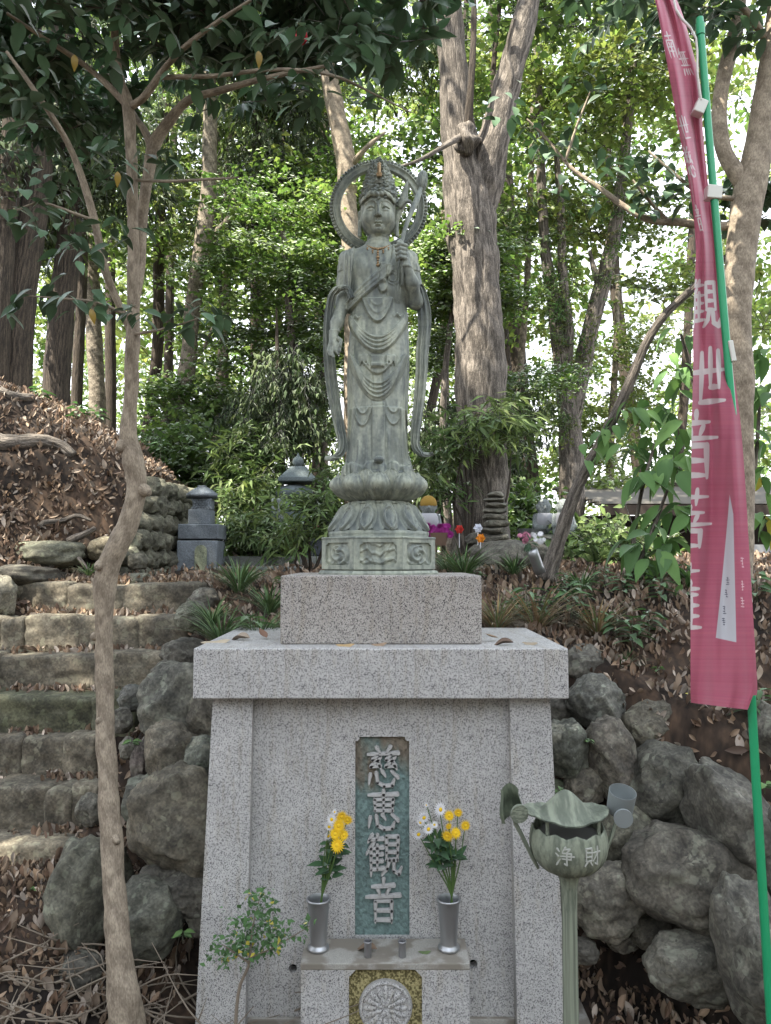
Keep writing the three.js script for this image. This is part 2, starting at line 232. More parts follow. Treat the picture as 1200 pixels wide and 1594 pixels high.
  MAT.litter = leafy({ roughness: 0.8 });
  MAT.grass = leafy({ roughness: 1, transmission: 0.25, thickness: 0 });
  MAT.steel = std({ color: C(0.42, 0.43, 0.44), metalness: 0.85, roughness: 0.38 });
}

// ---------------------------------------------------------------- the ground: forecourt, stair bank, terrace, hill and the slope behind
const STEPS = [ // height of a tread below the eye, distance of its front edge, joints between its stones (as seen)
  [-0.165, 4.95, [-160, -40, 32, 106, 196, 312]], [-0.355, 4.73, [-150, 8, 41, 121, 211, 292]], [-0.555, 4.52, [-150, -5, 151, 252]], [-0.755, 4.34, [-150, -8, 152, 214]],
  [-0.955, 4.17, [-150, -60, 2, 38, 107, 154]], [-1.155, 3.99, [-150, -60, -4, 82, 122, 160]], [-1.36, 3.78, [-150, -28, 114]],
];
const stairEnd = (d) => lerp(-1.50, -1.10, sstep(3.7, 4.95, d));
function H(x, z, rough = true) {
  const d = -z, terrace = 1.735 + 0.16 * sstep(4.6, 5.9, d) * sstep(-1.0, 0.4, x) + 0.07 * sstep(5.2, 6.6, d) * sstep(0.4, -1.0, x);
  let low = 0.06 + 0.30 * sstep(-0.55, -1.5, x) * sstep(2.2, 3.4, d) + 0.09 * sstep(2.9, 3.7, d) + 0.12 * sstep(0.9, 2.0, x);
  // the bank behind the monument and the boulders to its right
  const foot = x < 0.6 ? 3.42 : lerp(3.42, 2.55, sstep(0.6, 2.0, x)), lip = lerp(1.55, 1.12, sstep(0.5, 1.9, x));
  let bank = lerp(low, lip, sstep(foot, foot + 0.62, d)) + (terrace - lip) * sstep(foot + 0.5, foot + 1.7, d);
  // the stair bank to its left: treads and risers
  let stair = low;
  for (const [h, front] of STEPS) stair = Math.max(stair, lerp(low - 0.2, EYE + h - 0.022, sstep(front - 0.21, front - 0.15, d - 0.26)));
  const mid = lerp(low, terrace, sstep(3.5, 5.0, d) * 0.98);
  let h = bank;
  if (x < -0.5) { const e = stairEnd(d), left = lerp(mid, stair, sstep(e + 0.04, e - 0.05, x)); h = lerp(bank, left, sstep(-0.6, -0.72, x)); }
  if (d > 4.8) h = lerp(h, terrace, sstep(4.8, 5.3, d));
  // the wooded hill on the left
  const footX = lerp(-2.25, -1.86, sstep(4.9, 5.9, d)), rise = Math.max(0, footX - x), held = 0.72 * sstep(5.4, 6.1, d);
  const hill = (held * sstep(0, 0.14, rise) + (1.95 - held) * (1 - Math.exp(-rise * 0.8)) + 0.1 * Math.max(0, rise - 2)) * sstep(4.6, 5.7, d) * (1 - sstep(7.2, 10, d + (x + 2) * 0.9));
  h += Math.max(0, hill);
  // beyond the terrace the wood falls away
  if (d > 8.5) h -= (d - 8.5) * 0.16 * sstep(8.5, 14, d) * (d < 60 ? 1 : 60 / d);
  if (z > -2) h -= 0.10 * sstep(-2, 2, z);
  if (rough) { const out = Math.abs(x) < 0.9 && d > 2.6 && d < 4.2 ? 0.2 : 1; h += out * (0.035 * fbm(x * 1.7, 3, z * 1.7, 3) + 0.02 * n3(x * 6, 8, z * 6)) + (hill > 0.1 ? 0.12 * fbm(x * 1.3, 1, z * 1.3, 3) : 0); }
  return h;
}
{
  const line = (a, b, step, far, grow) => { const o = []; for (let x = a; x <= b + 1e-6; x += step) o.push(x); let s = step; let x = b; while (x < far) { s *= grow; x += s; o.push(x); } s = step; x = a; const f = []; while (x > -far) { s *= grow; x -= s; f.unshift(x); } return f.concat(o); };
  const xs = line(-4, 3, 0.055, 130, 1.22), ds = line(1.6, 8, 0.05, 160, 1.2), pos = [], uv = [], idx = [];
  for (const d of ds) for (const x of xs) { pos.push(x, H(x, -d), -d); uv.push(x / 1.5, d / 1.5); }
  const n = xs.length; for (let j = 0; j < ds.length - 1; j++) for (let i = 0; i < n - 1; i++) { const a = j * n + i; idx.push(a, a + 1, a + n, a + n, a + 1, a + n + 1); }
  const g = new THREE.BufferGeometry(); g.setAttribute('position', new THREE.Float32BufferAttribute(pos, 3)); g.setAttribute('uv', new THREE.Float32BufferAttribute(uv, 2)); g.setIndex(idx); g.computeVertexNormals();
  single('ground', g, MAT.soil, 'brown forest soil sloping up to a terrace and a hillside', 'ground', undefined, undefined, 'structure');
}
const normalAt = (x, z) => { const e = 0.04; return V(H(x - e, z) - H(x + e, z), 2 * e, H(x, z - e) - H(x, z + e)).normalize(); };

// ---------------------------------------------------------------- stones
const rockTone = (seed, base = [0.92, 0.92, 0.9], lich = 0) => (x, y, z) => { const a = fbm(x * 5 + seed, y * 5, z * 5, 4), b = fbm(x * 16, y * 16 + seed, z * 16, 3), l = lich ? sstep(0.16, 0.24, fbm(x * 9 + 3, y * 9 + seed, z * 9, 4)) * lich : 0; const k = 1 + 0.5 * a + 0.32 * b; return mix3([base[0] * k, base[1] * k, base[2] * k], [2.6, 2.75, 2.6], l); };
function boulder(parent, px, py, wpx, hpx, d, { turn = 0, seed = 1, tone, lich = 0, deep = 0.8, name = 'boulder', square = 0.3, detail = 14, rough = 0.15 } = {}) {
  const p = at(px, py, d), s = d / FOCAL, w = wpx * s, h = hpx * s, g = stone(w, h, Math.max(w, h) * deep, seed, { square, detail, rough });
  tint(g, rockTone(seed * 1.3, tone, lich)); const m = part(name, rockUV(g, 0.55, seed * 0.37), MAT.rock, parent); m.position.copy(p).sub(parent.position); m.rotation.set(0.12 * Math.sin(seed * 3), 0.3 * Math.sin(seed * 7), turn); return m;
}
{
  const wall = thing('boulder_wall', 'dry wall of large dark boulders banked beside the donation post', 'stone wall', V(1.15, 0.1, -3.2));
  const B = [ // px, py, width, height, distance, turn, tone, lichen
    [912, 1038, 76, 70, 3.85, 0.35], [929, 1092, 92, 84, 3.68, -0.1, [1.05, 1.12, 1.15], 0.25], [868, 1098, 70, 64, 3.8, 0], [880, 1166, 72, 92, 3.48, 0.05, [0.95, 1.05, 1.0], 0.9],
    [952, 1180, 78, 122, 3.5, 0.25, [1.05, 1, 0.95]], [1014, 1129, 100, 84, 3.62, -0.1, [0.95, 0.92, 0.82]], [912, 1222, 70, 60, 3.48, 0.2, [1.2, 1.15, 1.05]], [1040, 1222, 124, 124, 3.42, -0.35, [0.72, 0.74, 0.7]],
    [1142, 1282, 116, 196, 3.12, 0.42, [0.85, 0.86, 0.85]], [974, 1302, 90, 104, 3.36, 0.1, [0.95, 0.98, 0.85]], [1072, 1358, 206, 150, 3.12, -0.34, [0.8, 0.78, 0.74]], [948, 1402, 122, 110, 3.2, 0.35, [1.1, 1.08, 1.02]],
    [1172, 1490, 104, 236, 2.78, 0.2, [0.85, 0.86, 0.84], 0.2], [1082, 1505, 146, 96, 2.98, -0.2, [1.0, 1.02, 0.98]], [1142, 1120, 74, 58, 3.75, 0.1, [1.5, 1.45, 1.4], 0.3], [1205, 1150, 70, 120, 3.3, 0],
    [1002, 1270, 40, 34, 3.38, 0], [1098, 1420, 60, 40, 3.1, 0.2], [872, 1235, 44, 44, 3.5, 0, [0.8, 0.95, 0.75]], [1240, 1330, 120, 160, 3.0, 0], [1140, 1420, 70, 60, 3.0, 0], [905, 1480, 50, 36, 3.15, 0], [1012, 1445, 66, 54, 3.22, 0.2, [0.9, 0.88, 0.82]], [1040, 1425, 56, 40, 3.25, 0], [966, 1462, 54, 40, 3.25, -0.2, [1.05, 1.0, 0.95]], [1000, 1375, 44, 60, 3.3, 0.2], [1110, 1200, 70, 60, 3.45, 0.1, [0.95, 0.9, 0.85]], [1030, 1075, 60, 44, 3.85, 0], [1092, 1165, 50, 36, 3.6, 0],
  ];
  B.forEach(([px, py, w, h, d, turn, tone, lich], i) => boulder(wall, px, py, w * 1.0, h * 1.0, d, { turn, seed: 31 + i, tone, lich: lich ?? 0.15 }));
  const bank = thing('boulder_bank', 'weathered grey boulders stepping down between the stairs and the granite monument', 'stone wall', V(-0.95, 0.25, -3.4));
  const L = [
    [280, 1102, 120, 142, 3.78, 0.3, [0.9, 0.95, 0.92], 0.25], [270, 1172, 84, 108, 3.6, 0.1, [1.1, 1.05, 0.95], 0.15], [322, 1116, 62, 92, 3.7, 0, [1.15, 1.12, 1.05]], [316, 1186, 58, 78, 3.5, 0, [0.9, 1.02, 0.98], 0.35],
    [278, 1284, 142, 172, 3.36, 0.25, [1.05, 1.0, 0.88], 0.15], [222, 1252, 60, 88, 3.52, 0.1, [0.9, 0.96, 0.92]], [138, 1392, 100, 180, 3.36, 0.06, [0.95, 1.0, 0.9], 0.2], [230, 1424, 104, 130, 3.2, -0.2, [0.85, 0.92, 0.85], 0.1],
    [288, 1390, 100, 64, 3.26, -0.15, [0.8, 0.8, 0.78]], [286, 1022, 70, 56, 4.3, 0.1], [262, 1052, 50, 50, 4.2, 0.2], [206, 1086, 44, 40, 4.1, 0.1, [0.8, 0.85, 0.9]], [190, 1122, 34, 40, 4.0, 0], [226, 1185, 36, 70, 3.8, 0, [1.0, 0.9, 0.95]],
    [142, 1260, 46, 50, 3.85, 0.3, [1.0, 1.0, 0.95]], [122, 1512, 84, 56, 3.15, 0.1], [320, 1420, 60, 70, 3.25, 0, [0.9, 0.9, 0.86]], [300, 960, 56, 48, 4.6, 0, [1.0, 1.05, 0.95]], [316, 935, 50, 40, 4.8, 0], [200, 1165, 30, 34, 3.9, 0], [250, 1365, 70, 50, 3.3, 0],
  ];
  L.forEach(([px, py, w, h, d, turn, tone, lich], i) => boulder(bank, px, py, w * 1.0, h * 1.0, d, { turn, seed: 71 + i, tone, lich: lich ?? 0.06 }));

  // the stairs: seven rows of rough blocks
  const stairs = thing('stone_stairs', 'worn flight of rough stone steps strewn with dead leaves', 'stairs', V(-2.1, 0.35, -4.3), undefined, 'structure');
  STEPS.forEach(([h, d, joints], k) => {
    const rise = (k < 6 ? h - STEPS[k + 1][0] : 0.24) + 0.05, top = EYE + h, n = joints.length - 1;
    for (let i = 0; i < n; i++) {
      const x0 = at(joints[i], 1000, d).x, x1 = at(joints[i + 1], 1000, d).x, w = x1 - x0 + 0.012, seed = 120 + k * 9 + i;
      const g = stone(w * 1.07, rise * 1.12, 0.40, seed, { square: 1.0, rough: 0.07, detail: 14, facet: 0.0 });
      tint(g, rockTone(seed, k === 3 ? [0.72, 0.78, 0.55] : [1.22 + 0.3 * Math.sin(seed * 5), 1.14 + 0.28 * Math.sin(seed * 5), 1.0 + 0.24 * Math.sin(seed * 5)], 0.12));
      const m = part('stone', rockUV(g, 0.6, seed * 0.31), MAT.rock, stairs); m.position.set((x0 + x1) / 2, top - rise / 2 - 0.012 * (i % 2), -d - 0.18 - 0.02 * Math.sin(seed)).sub(stairs.position);
      m.rotation.set(0.03 * Math.sin(seed * 2), 0.05 * Math.sin(seed * 4), 0.025 * Math.sin(seed * 3));
    }
  });
  // fieldstone wall holding the hillside
  const field = thing('fieldstone_wall', 'mossy fieldstone retaining wall holding up the leafy hillside', 'stone wall', V(-1.85, 1.7, -6.2));
  const A = V(-1.93, 1.68, -5.55), E = V(-1.78, 1.68, -7.2), r = rand(44), cols = 11, tall = (t) => lerp(0.25, 0.86, sstep(0, 0.45, t));
  for (let i = 0; i < cols; i++) for (let j = 0; j < 6; j++) {
    const t = (i + 0.5 + (j % 2) * 0.4) / cols, y = 0.07 + j * 0.145; if (y > tall(t) || t > 1.02) continue;
    const w = 0.19 + r() * 0.05, g = stone(w, 0.18 + r() * 0.03, 0.3, 200 + i * 7 + j, { square: 0.4, detail: 6, rough: 0.22 }); tint(g, rockTone(i + j * 3, [0.95, 0.98, 0.84], 0.1));
    const m = part('stone', rockUV(g, 0.5, i * 0.3 + j), MAT.rock, field); m.position.copy(A).lerp(E, t).add(V(-y * 0.16 + (r() - 0.5) * 0.03, y, 0)).sub(field.position); m.rotation.set(r() * 0.5, Math.PI / 2 + (r() - 0.5) * 0.3, r() * 0.4);
  }
  // loose rocks on the terrace and hillside
  const loose = (label, px, py, w, h, d, seed, tone) => { const p = at(px, py, d), s = d / FOCAL, g = stone(w * s, h * s, w * s * 0.8, seed, { detail: 8 }); tint(g, rockTone(seed, tone, 0.1)); const o = single('rock', rockUV(g, 0.5, seed), MAT.rock, label, 'rock', p); o.rotation.y = seed; return o; };
  loose('flat dark rock half buried in leaves above the top step', 74, 862, 110, 46, 5.3, 3, [0.9, 0.95, 0.8]);
  loose('dark slab of rock on the terrace beside the stair top', 30, 897, 130, 36, 5.1, 4, [0.6, 0.58, 0.55]);
  loose('pale rounded rock leaning on the left end of the top step', 4, 930, 50, 70, 4.85, 6, [1.2, 1.2, 1.1]);
  loose('tan rock at the lower end of the fieldstone wall', 165, 855, 70, 46, 5.5, 5, [1.7, 1.55, 1.25]);
  loose('small rock at the foot of the fieldstone wall', 215, 875, 40, 28, 5.5, 8, [1.0, 1.0, 0.9]);
  loose('round stone at the bend of the stair beside a boulder', 215, 905, 46, 30, 5.15, 9, [0.9, 0.95, 0.85]);
  loose('large low rock carrying the stack of flat stones', 780, 866, 100, 50, 5.35, 12, [0.8, 0.8, 0.78]);
  loose('dark rock tucked behind the slanting sapling', 828, 860, 50, 34, 5.5, 13, [0.75, 0.75, 0.72]);
  loose('dark pointed rock beside the stack of flat stones', 737, 840, 34, 22, 5.6, 14, [0.7, 0.7, 0.68]);
  loose('grey rock under the stone figure with a bib', 848, 850, 60, 36, 6.0, 15, [0.9, 0.92, 0.9]);
  loose('brown rock half hidden in weeds below the terrace', 795, 975, 60, 30, 4.1, 16, [1.0, 0.85, 0.75]);
}
{ // surface roots on the hillside
  const root = (label, pts, w) => { const P = pts.map(([x, y, d]) => at(x, y, d)); for (const p of P) p.y = Math.max(p.y - 0.02, H(p.x, p.z) + 0.005); single('tree_root', tube(P, P.map((_, i) => w * (1 - 0.6 * i / P.length)), { seg: 9, bumps: 0.35, freq: 7 }), MAT.barkGrey, label, 'root'); };
  root('thick grey root running down the hillside from the edge', [[-60, 735, 5.6], [0, 748, 5.6], [50, 760, 5.7], [90, 776, 5.8], [112, 782, 5.8]], 0.075);
  root('crooked thin root crossing bare soil above the flat rock', [[62, 822, 5.4], [66, 810, 5.4], [98, 806, 5.5], [120, 798, 5.5], [142, 806, 5.5]], 0.022);
  root('short straight root lying below the crooked one', [[106, 838, 5.4], [130, 828, 5.4], [148, 818, 5.4]], 0.03);
  root('looped pale root beside the flat dark rock', [[56, 888, 5.2], [80, 880, 5.2], [86, 866, 5.2], [116, 862, 5.25], [140, 884, 5.1], [152, 888, 5.1]], 0.02);
  root('forked root high on the hillside near the dark trunks', [[-20, 690, 5.9], [20, 700, 5.9], [48, 716, 6.0]], 0.05);
}

// ---------------------------------------------------------------- granite monument
const MX = -0.018;
// brush strokes of the inscriptions on a 100 x 100 field
const HEART = [[[14, 64], [10, 86]], [[30, 60], [34, 84], [52, 92], [74, 90], [80, 76]], [[46, 57], [55, 68]], [[72, 57], [90, 72]]];
const GLYPH = {
  mercy: [[[30, 0], [40, 12]], [[70, -2], [58, 12]], [[8, 17], [92, 14]], [[34, 19], [19, 30], [38, 32]], [[42, 25], [15, 46], [42, 44]], [[36, 38], [43, 51]], [[70, 18], [57, 30], [77, 32]], [[82, 24], [56, 46], [84, 44]], [[77, 38], [86, 51]], ...HEART],
  grace: [[[10, 12], [90, 10]], [[26, 22], [27, 48]], [[26, 22], [76, 21], [74, 48]], [[27, 35], [75, 35]], [[27, 48], [75, 48]], [[50, 0], [50, 54]], ...HEART],
  see: [[[20, 2], [8, 18]], [[12, 13], [50, 11]], [[34, 2], [30, 12]], [[24, 20], [4, 46]], [[16, 34], [16, 96]], [[16, 34], [50, 31]], [[16, 49], [48, 47]], [[16, 65], [48, 63]], [[16, 83], [52, 80]], [[33, 26], [33, 82]], [[58, 6], [58, 60]], [[58, 6], [90, 6], [88, 60]], [[58, 24], [88, 24]], [[58, 42], [88, 42]], [[58, 60], [88, 60]], [[67, 60], [60, 80], [46, 95]], [[78, 60], [78, 86], [92, 93], [99, 78]]],
  sound: [[[50, -2], [50, 12]], [[20, 17], [80, 14]], [[34, 22], [40, 34]], [[66, 20], [58, 34]], [[4, 41], [96, 37]], [[28, 50], [28, 98]], [[28, 50], [72, 49], [72, 98]], [[28, 72], [72, 72]], [[28, 94], [72, 94]]],
  pure: [[[10, 10], [21, 22]], [[4, 36], [16, 47]], [[6, 94], [26, 62]], [[54, 0], [38, 24]], [[50, 10], [76, 8], [62, 25]], [[40, 30], [84, 30], [82, 60]], [[28, 46], [98, 44]], [[38, 60], [82, 60]], [[60, 25], [60, 92], [48, 86]]],
  wealth: [[[10, 6], [10, 70]], [[10, 6], [42, 6], [42, 70]], [[10, 27], [42, 27]], [[10, 48], [42, 48]], [[10, 70], [42, 70]], [[18, 74], [4, 96]], [[34, 74], [46, 94]], [[50, 28], [98, 28]], [[80, 2], [80, 94], [66, 87]], [[77, 34], [50, 72]]],
};
// one stroke: a bevelled brush mark, thick where the brush presses
function strokeGeo(pts, size, wid, thick) {
  const P = pts.map(([x, y]) => V((x - 50) / 100 * size, (50 - y) / 100 * size, 0)), list = [];
  for (let i = 0; i < P.length - 1; i++) {
    const a = P[i], b = P[i + 1], t = b.clone().sub(a).normalize(), n = V(-t.y, t.x, 0), e0 = a.clone().addScaledVector(t, -wid * 0.35), e1 = b.clone().addScaledVector(t, wid * 0.3), last = i === P.length - 2;
    const horiz = Math.abs(t.x) > Math.abs(t.y), w0 = wid * (horiz ? 0.42 : 0.56), w1 = wid * (last ? (horiz ? 0.55 : 0.32) : 0.5), pos = [], idx = [];
    const ring = [[e0, w0 * 0.55], [a.clone().lerp(b, 0.12), w0], [a.clone().lerp(b, 0.6), lerp(w0, w1, 0.5) * 0.9], [b, w1], [e1, w1 * 0.35]];
    for (const [c, w] of ring) for (const [s, k, z] of [[-1, 1, 0], [-1, 0.62, thick], [1, 0.62, thick], [1, 1, 0]]) { const q = c.clone().addScaledVector(n, s * w * k); pos.push(q.x, q.y, z); }
    for (let j = 0; j < 4; j++) for (let k = 0; k < 3; k++) { const o = j * 4 + k; idx.push(o, o + 1, o + 4, o + 4, o + 1, o + 5); }
    idx.push(0, 1, 2, 0, 2, 3, 16, 18, 17, 16, 19, 18);
    const g = new THREE.BufferGeometry(); g.setAttribute('position', new THREE.Float32BufferAttribute(pos, 3)); g.setIndex(idx); const q = g.toNonIndexed(); q.computeVertexNormals(); list.push(boxUV(q, 0.5));
  }
  return list;
}
const glyphGeo = (name, size, wid, thick) => merge(GLYPH[name].flatMap((s) => strokeGeo(s, size, wid, thick)));
{
  const M = thing('granite_monument', 'grey granite monument with an inscribed front panel carrying the bronze statue', 'monument', V(MX, 0, -3.3));
  const put = (name, g, x0, x1, y0, y1, z0, z1, mat = MAT.granite) => { const o = part(name, g ?? block(x1 - x0, y1 - y0, Math.abs(z1 - z0), 0.008), mat, M); o.position.set((x0 + x1) / 2, (y0 + y1) / 2, (z0 + z1) / 2).sub(M.position); return o; };
  put('statue_block', null, -0.425, 0.389, EYE - 0.343, EYE - 0.066, -3.13, -3.80, MAT.graniteTan);
  put('top_slab', null, -0.742, 0.706, EYE - 0.538, EYE - 0.343, -3.0, -3.90);
  const topY = EYE - 0.545, botY = 0.10;
  // two battered pillars
  for (const s of [-1, 1]) {
    const xi = s < 0 ? -0.520 : 0.487, xo = s < 0 ? -0.677 : 0.645, xob = s < 0 ? -0.722 : 0.690, xib = s < 0 ? -0.533 : 0.500, z0 = -3.06, z1 = -3.85;
    const g = new THREE.BoxGeometry(1, 1, 1), p = g.attributes.position;
    for (let i = 0; i < p.count; i++) { const up = p.getY(i) > 0, outer = p.getX(i) * s > 0, f = p.getZ(i) > 0; p.setXYZ(i, up ? (outer ? xo : xi) : outer ? xob : xib, up ? topY : botY, f ? z0 + (up ? 0 : 0.03) : z1); }
    g.computeVertexNormals(); const k = boxUV(g, 0.5, R0(), R0()); k.translate(-M.position.x, -M.position.y, -M.position.z); part('pillar', k, MAT.granite, M);
  }
  // the front panel with its recess and two drain holes
  const sh = new THREE.Shape(), x0 = -0.5225, x1 = 0.4895, zf = -3.10; sh.moveTo(x0 - 0.012, botY + 0.03); sh.lineTo(x1 + 0.012, botY + 0.03); sh.lineTo(x1, topY + 0.004); sh.lineTo(x0, topY + 0.004); sh.closePath();
  const c0 = at(553, 1147, 3.1), c1 = at(637.5, 1450, 3.1), nt = 0.016, a = c0.x, b = c1.x, t = c0.y, u = c1.y - 0.02;
  const rec = new THREE.Path(); rec.moveTo(a, u); rec.lineTo(a, t - nt); rec.lineTo(a + nt * 0.5, t - nt * 1.05); rec.lineTo(a + nt, t - nt * 0.6); rec.lineTo(a + nt, t); rec.lineTo(b - nt, t); rec.lineTo(b - nt, t - nt * 0.6); rec.lineTo(b - nt * 0.5, t - nt * 1.05); rec.lineTo(b, t - nt); rec.lineTo(b, u); rec.closePath(); sh.holes.push(rec);
  for (const [px, py] of [[456, 1508], [736.5, 1501]]) { const c = at(px, py, 3.1), h = new THREE.Path(); h.absarc(c.x, c.y, 0.0165, 0, 6.2832, true); sh.holes.push(h); }
  const pg = new THREE.ExtrudeGeometry(sh, { depth: 0.05, bevelEnabled: false, curveSegments: 20 }); pg.translate(-M.position.x, 0, zf - 0.05 - M.position.z); part('front_panel', boxUV(pg, 0.5, 0.3, 0.1), MAT.granite, M);
  // the sunken tablet: painted turquoise, the paint weathered brown towards its top edge and side
  const tw = b - a, th = t - u, TW = 192, TH = 640, r = rand(8);
  const tabCol = (k) => texture(TW, TH, (U, W) => { const g = pow2(U, W, 24, 4, 1, 3), big = pow2(U, W, 3, 4), wear = sstep(0.35, 0.75, (W - 0.55) * 1.9 + (big - 0.5) * 1.5 + Math.max(0, 0.25 - U) * 1.1), n = 0.75 + 0.5 * g; if (k) return [g, g, g]; const c = mix3([0.40, 0.48, 0.467], [0.42, 0.385, 0.335], wear); return [c[0] * n, c[1] * n, c[2] * n]; }, !k);
  const tabMat = std({ map: tabCol(0), bumpMap: tabCol(1), bumpScale: 0.006, roughness: 0.85 });
  const tg = new THREE.PlaneGeometry(tw + 0.04, th + 0.04, 40, 160), tp = tg.attributes.position; for (let i = 0; i < tp.count; i++) tp.setZ(i, 0.0025 * fbm(tp.getX(i) * 60, tp.getY(i) * 60, 1, 3));
  const tablet = part('inscription_tablet', tg, tabMat, M); tablet.position.set((a + b) / 2, (t + u) / 2, zf - 0.016).sub(M.position);
  [['mercy', 1197], ['grace', 1264], ['see', 1333], ['sound', 1404]].forEach(([n, py]) => { const p = at(597, py, 3.1), g = glyphGeo(n, 0.144, 0.0165, 0.013).scale(1, 1.14, 1); const o = part('raised_character', g, MAT.graniteFine, tablet); o.position.set(p.x, p.y, zf - 0.013).sub(tablet.position).sub(M.position); });
  for (const [px, py] of [[456, 1508], [736.5, 1501]]) { const c = at(px, py, 3.1), g = new THREE.CylinderGeometry(0.018, 0.018, 0.16, 20, 1, true); g.rotateX(Math.PI / 2); const o = part('drain_pipe', g, std({ color: C(0.03, 0.03, 0.03), roughness: 0.9 }), M); o.position.set(c.x, c.y, zf - 0.13).sub(M.position); const e = part('drain_pipe', new THREE.CircleGeometry(0.018, 20), std({ color: C(0.02, 0.02, 0.02), roughness: 1 }), M); e.position.set(c.x, c.y, zf - 0.2).sub(M.position); }
  put('core', null, x0 + 0.01, x1 - 0.01, botY + 0.01, topY - 0.01, -3.32, -3.84, MAT.graniteTan);
  put('plinth', null, -0.80, 0.80, -0.1, botY + 0.0, -2.86, -3.95, MAT.graniteStained);
  put('threshold', null, -0.535, 0.502, botY + 0.001, botY + 0.031, -3.085, -3.2, MAT.graniteStained);
}
{ // offering altar with a round crest
  const A = thing('offering_altar', 'low granite offering block with a round crest in front of the monument', 'altar', V(0, 0.1, -2.98)), top = 0.432, L = at(468.5, 1480, 2.9).x, Rr = at(730.5, 1480, 2.9).x, cx = (L + Rr) / 2, zf = -2.9;
  const w = Rr - L, n = 0.03, pa = at(543, 1508, 2.9), pb = at(657, 1508, 2.9), py = pa.y, pby = 0.112, fy = top - 0.022, slabs = [];
  for (const [x0, x1, y0, y1] of [[L, pa.x, 0.1, fy], [pb.x, Rr, 0.1, fy], [pa.x, pb.x, py, fy], [pa.x, pb.x, 0.1, pby]]) slabs.push(new THREE.BoxGeometry(x1 - x0, y1 - y0, 0.03).translate((x0 + x1) / 2, (y0 + y1) / 2, zf - 0.015));
  for (const [x, s] of [[pa.x, 1], [pb.x, -1]]) { const t = new THREE.Shape(); t.moveTo(x, py); t.lineTo(x + s * n, py); t.lineTo(x, py - n); t.closePath(); slabs.push(new THREE.ExtrudeGeometry(t, { depth: 0.03, bevelEnabled: false }).translate(0, 0, zf - 0.03)); }
  const g = merge(slabs); g.translate(-A.position.x, -A.position.y, -A.position.z); part('front_face', boxUV(g, 0.5, 0.7, 0.2), MAT.granite, A);
  const body = part('block', block(w - 0.004, top - 0.124, 0.15, 0.002), MAT.granite, A); body.position.set(cx, 0.1 + (top - 0.124) / 2, zf - 0.03 - 0.075 - 0.001).sub(A.position);
  const slab = part('top_slab', block(w + 0.005, 0.024, 0.188, 0.004), MAT.graniteStained, A); slab.position.set(cx, top - 0.012, zf - 0.0915).sub(A.position);
  const gold = part('panel_ground', boxUV(new THREE.PlaneGeometry(pb.x - pa.x, py - pby), 0.2), std({ map: texture(256, 256, (u, v) => { const k = pow2(u, v, 32, 3); return mix3([0.38, 0.35, 0.22], [0.66, 0.62, 0.44], sstep(0.35, 0.65, k)); }), bumpMap: texture(256, 256, (u, v) => { const k = pow2(u, v, 32, 3); return [k, k, k]; }, false), bumpScale: 0.006, roughness: 0.9 }), A); gold.position.set((pa.x + pb.x) / 2, (py + pby) / 2, zf - 0.0225).sub(A.position);
  const cc = at(600, 1572, 2.9), rim = 0.096, crest = part('crest', moved(new THREE.CylinderGeometry(rim, rim + 0.003, 0.016, 40), 0, 0, 0, Math.PI / 2), MAT.granite, A); crest.position.set(cc.x, cc.y, zf - 0.017).sub(A.position);
  const ringG = new THREE.TorusGeometry(rim - 0.008, 0.006, 8, 48); part('rim', boxUV(ringG, 0.5), MAT.granite, crest).position.z = 0.008;
  const petals = []; for (let i = 0; i < 16; i++) { const an = i / 16 * 6.2832, q = new THREE.SphereGeometry(1, 10, 6); q.scale(0.011, 0.026, 0.006); q.rotateZ(-an); q.translate(Math.sin(an) * 0.056, Math.cos(an) * 0.056, 0.008); petals.push(q); }
  for (let i = 0; i < 8; i++) { const an = (i + 0.5) / 8 * 6.2832, q = new THREE.SphereGeometry(1, 10, 6); q.scale(0.008, 0.017, 0.006); q.rotateZ(-an); q.translate(Math.sin(an) * 0.022, Math.cos(an) * 0.022, 0.010); petals.push(q); }
  part('petal_relief', boxUV(merge(petals), 0.5), MAT.granite, crest);
  const stainless = std({ color: C(0.33, 0.33, 0.34), metalness: 0.8, roughness: 0.45 });
  for (const [px, name] of [[572.5, 'incense_tube'], [626, 'incense_tube']]) {
    const p = at(px, 1472, 2.945), g2 = new THREE.LatheGeometry([[0, 0.001], [0.0135, 0.001], [0.0135, 0.05], [0.016, 0.052], [0.016, 0.058], [0.012, 0.058], [0.012, 0.006], [0, 0.006]].map(([x, y]) => new THREE.Vector2(x, y)), 24), o = part(name, g2, stainless, A); o.position.set(p.x, top, p.z).sub(A.position);
  }
}

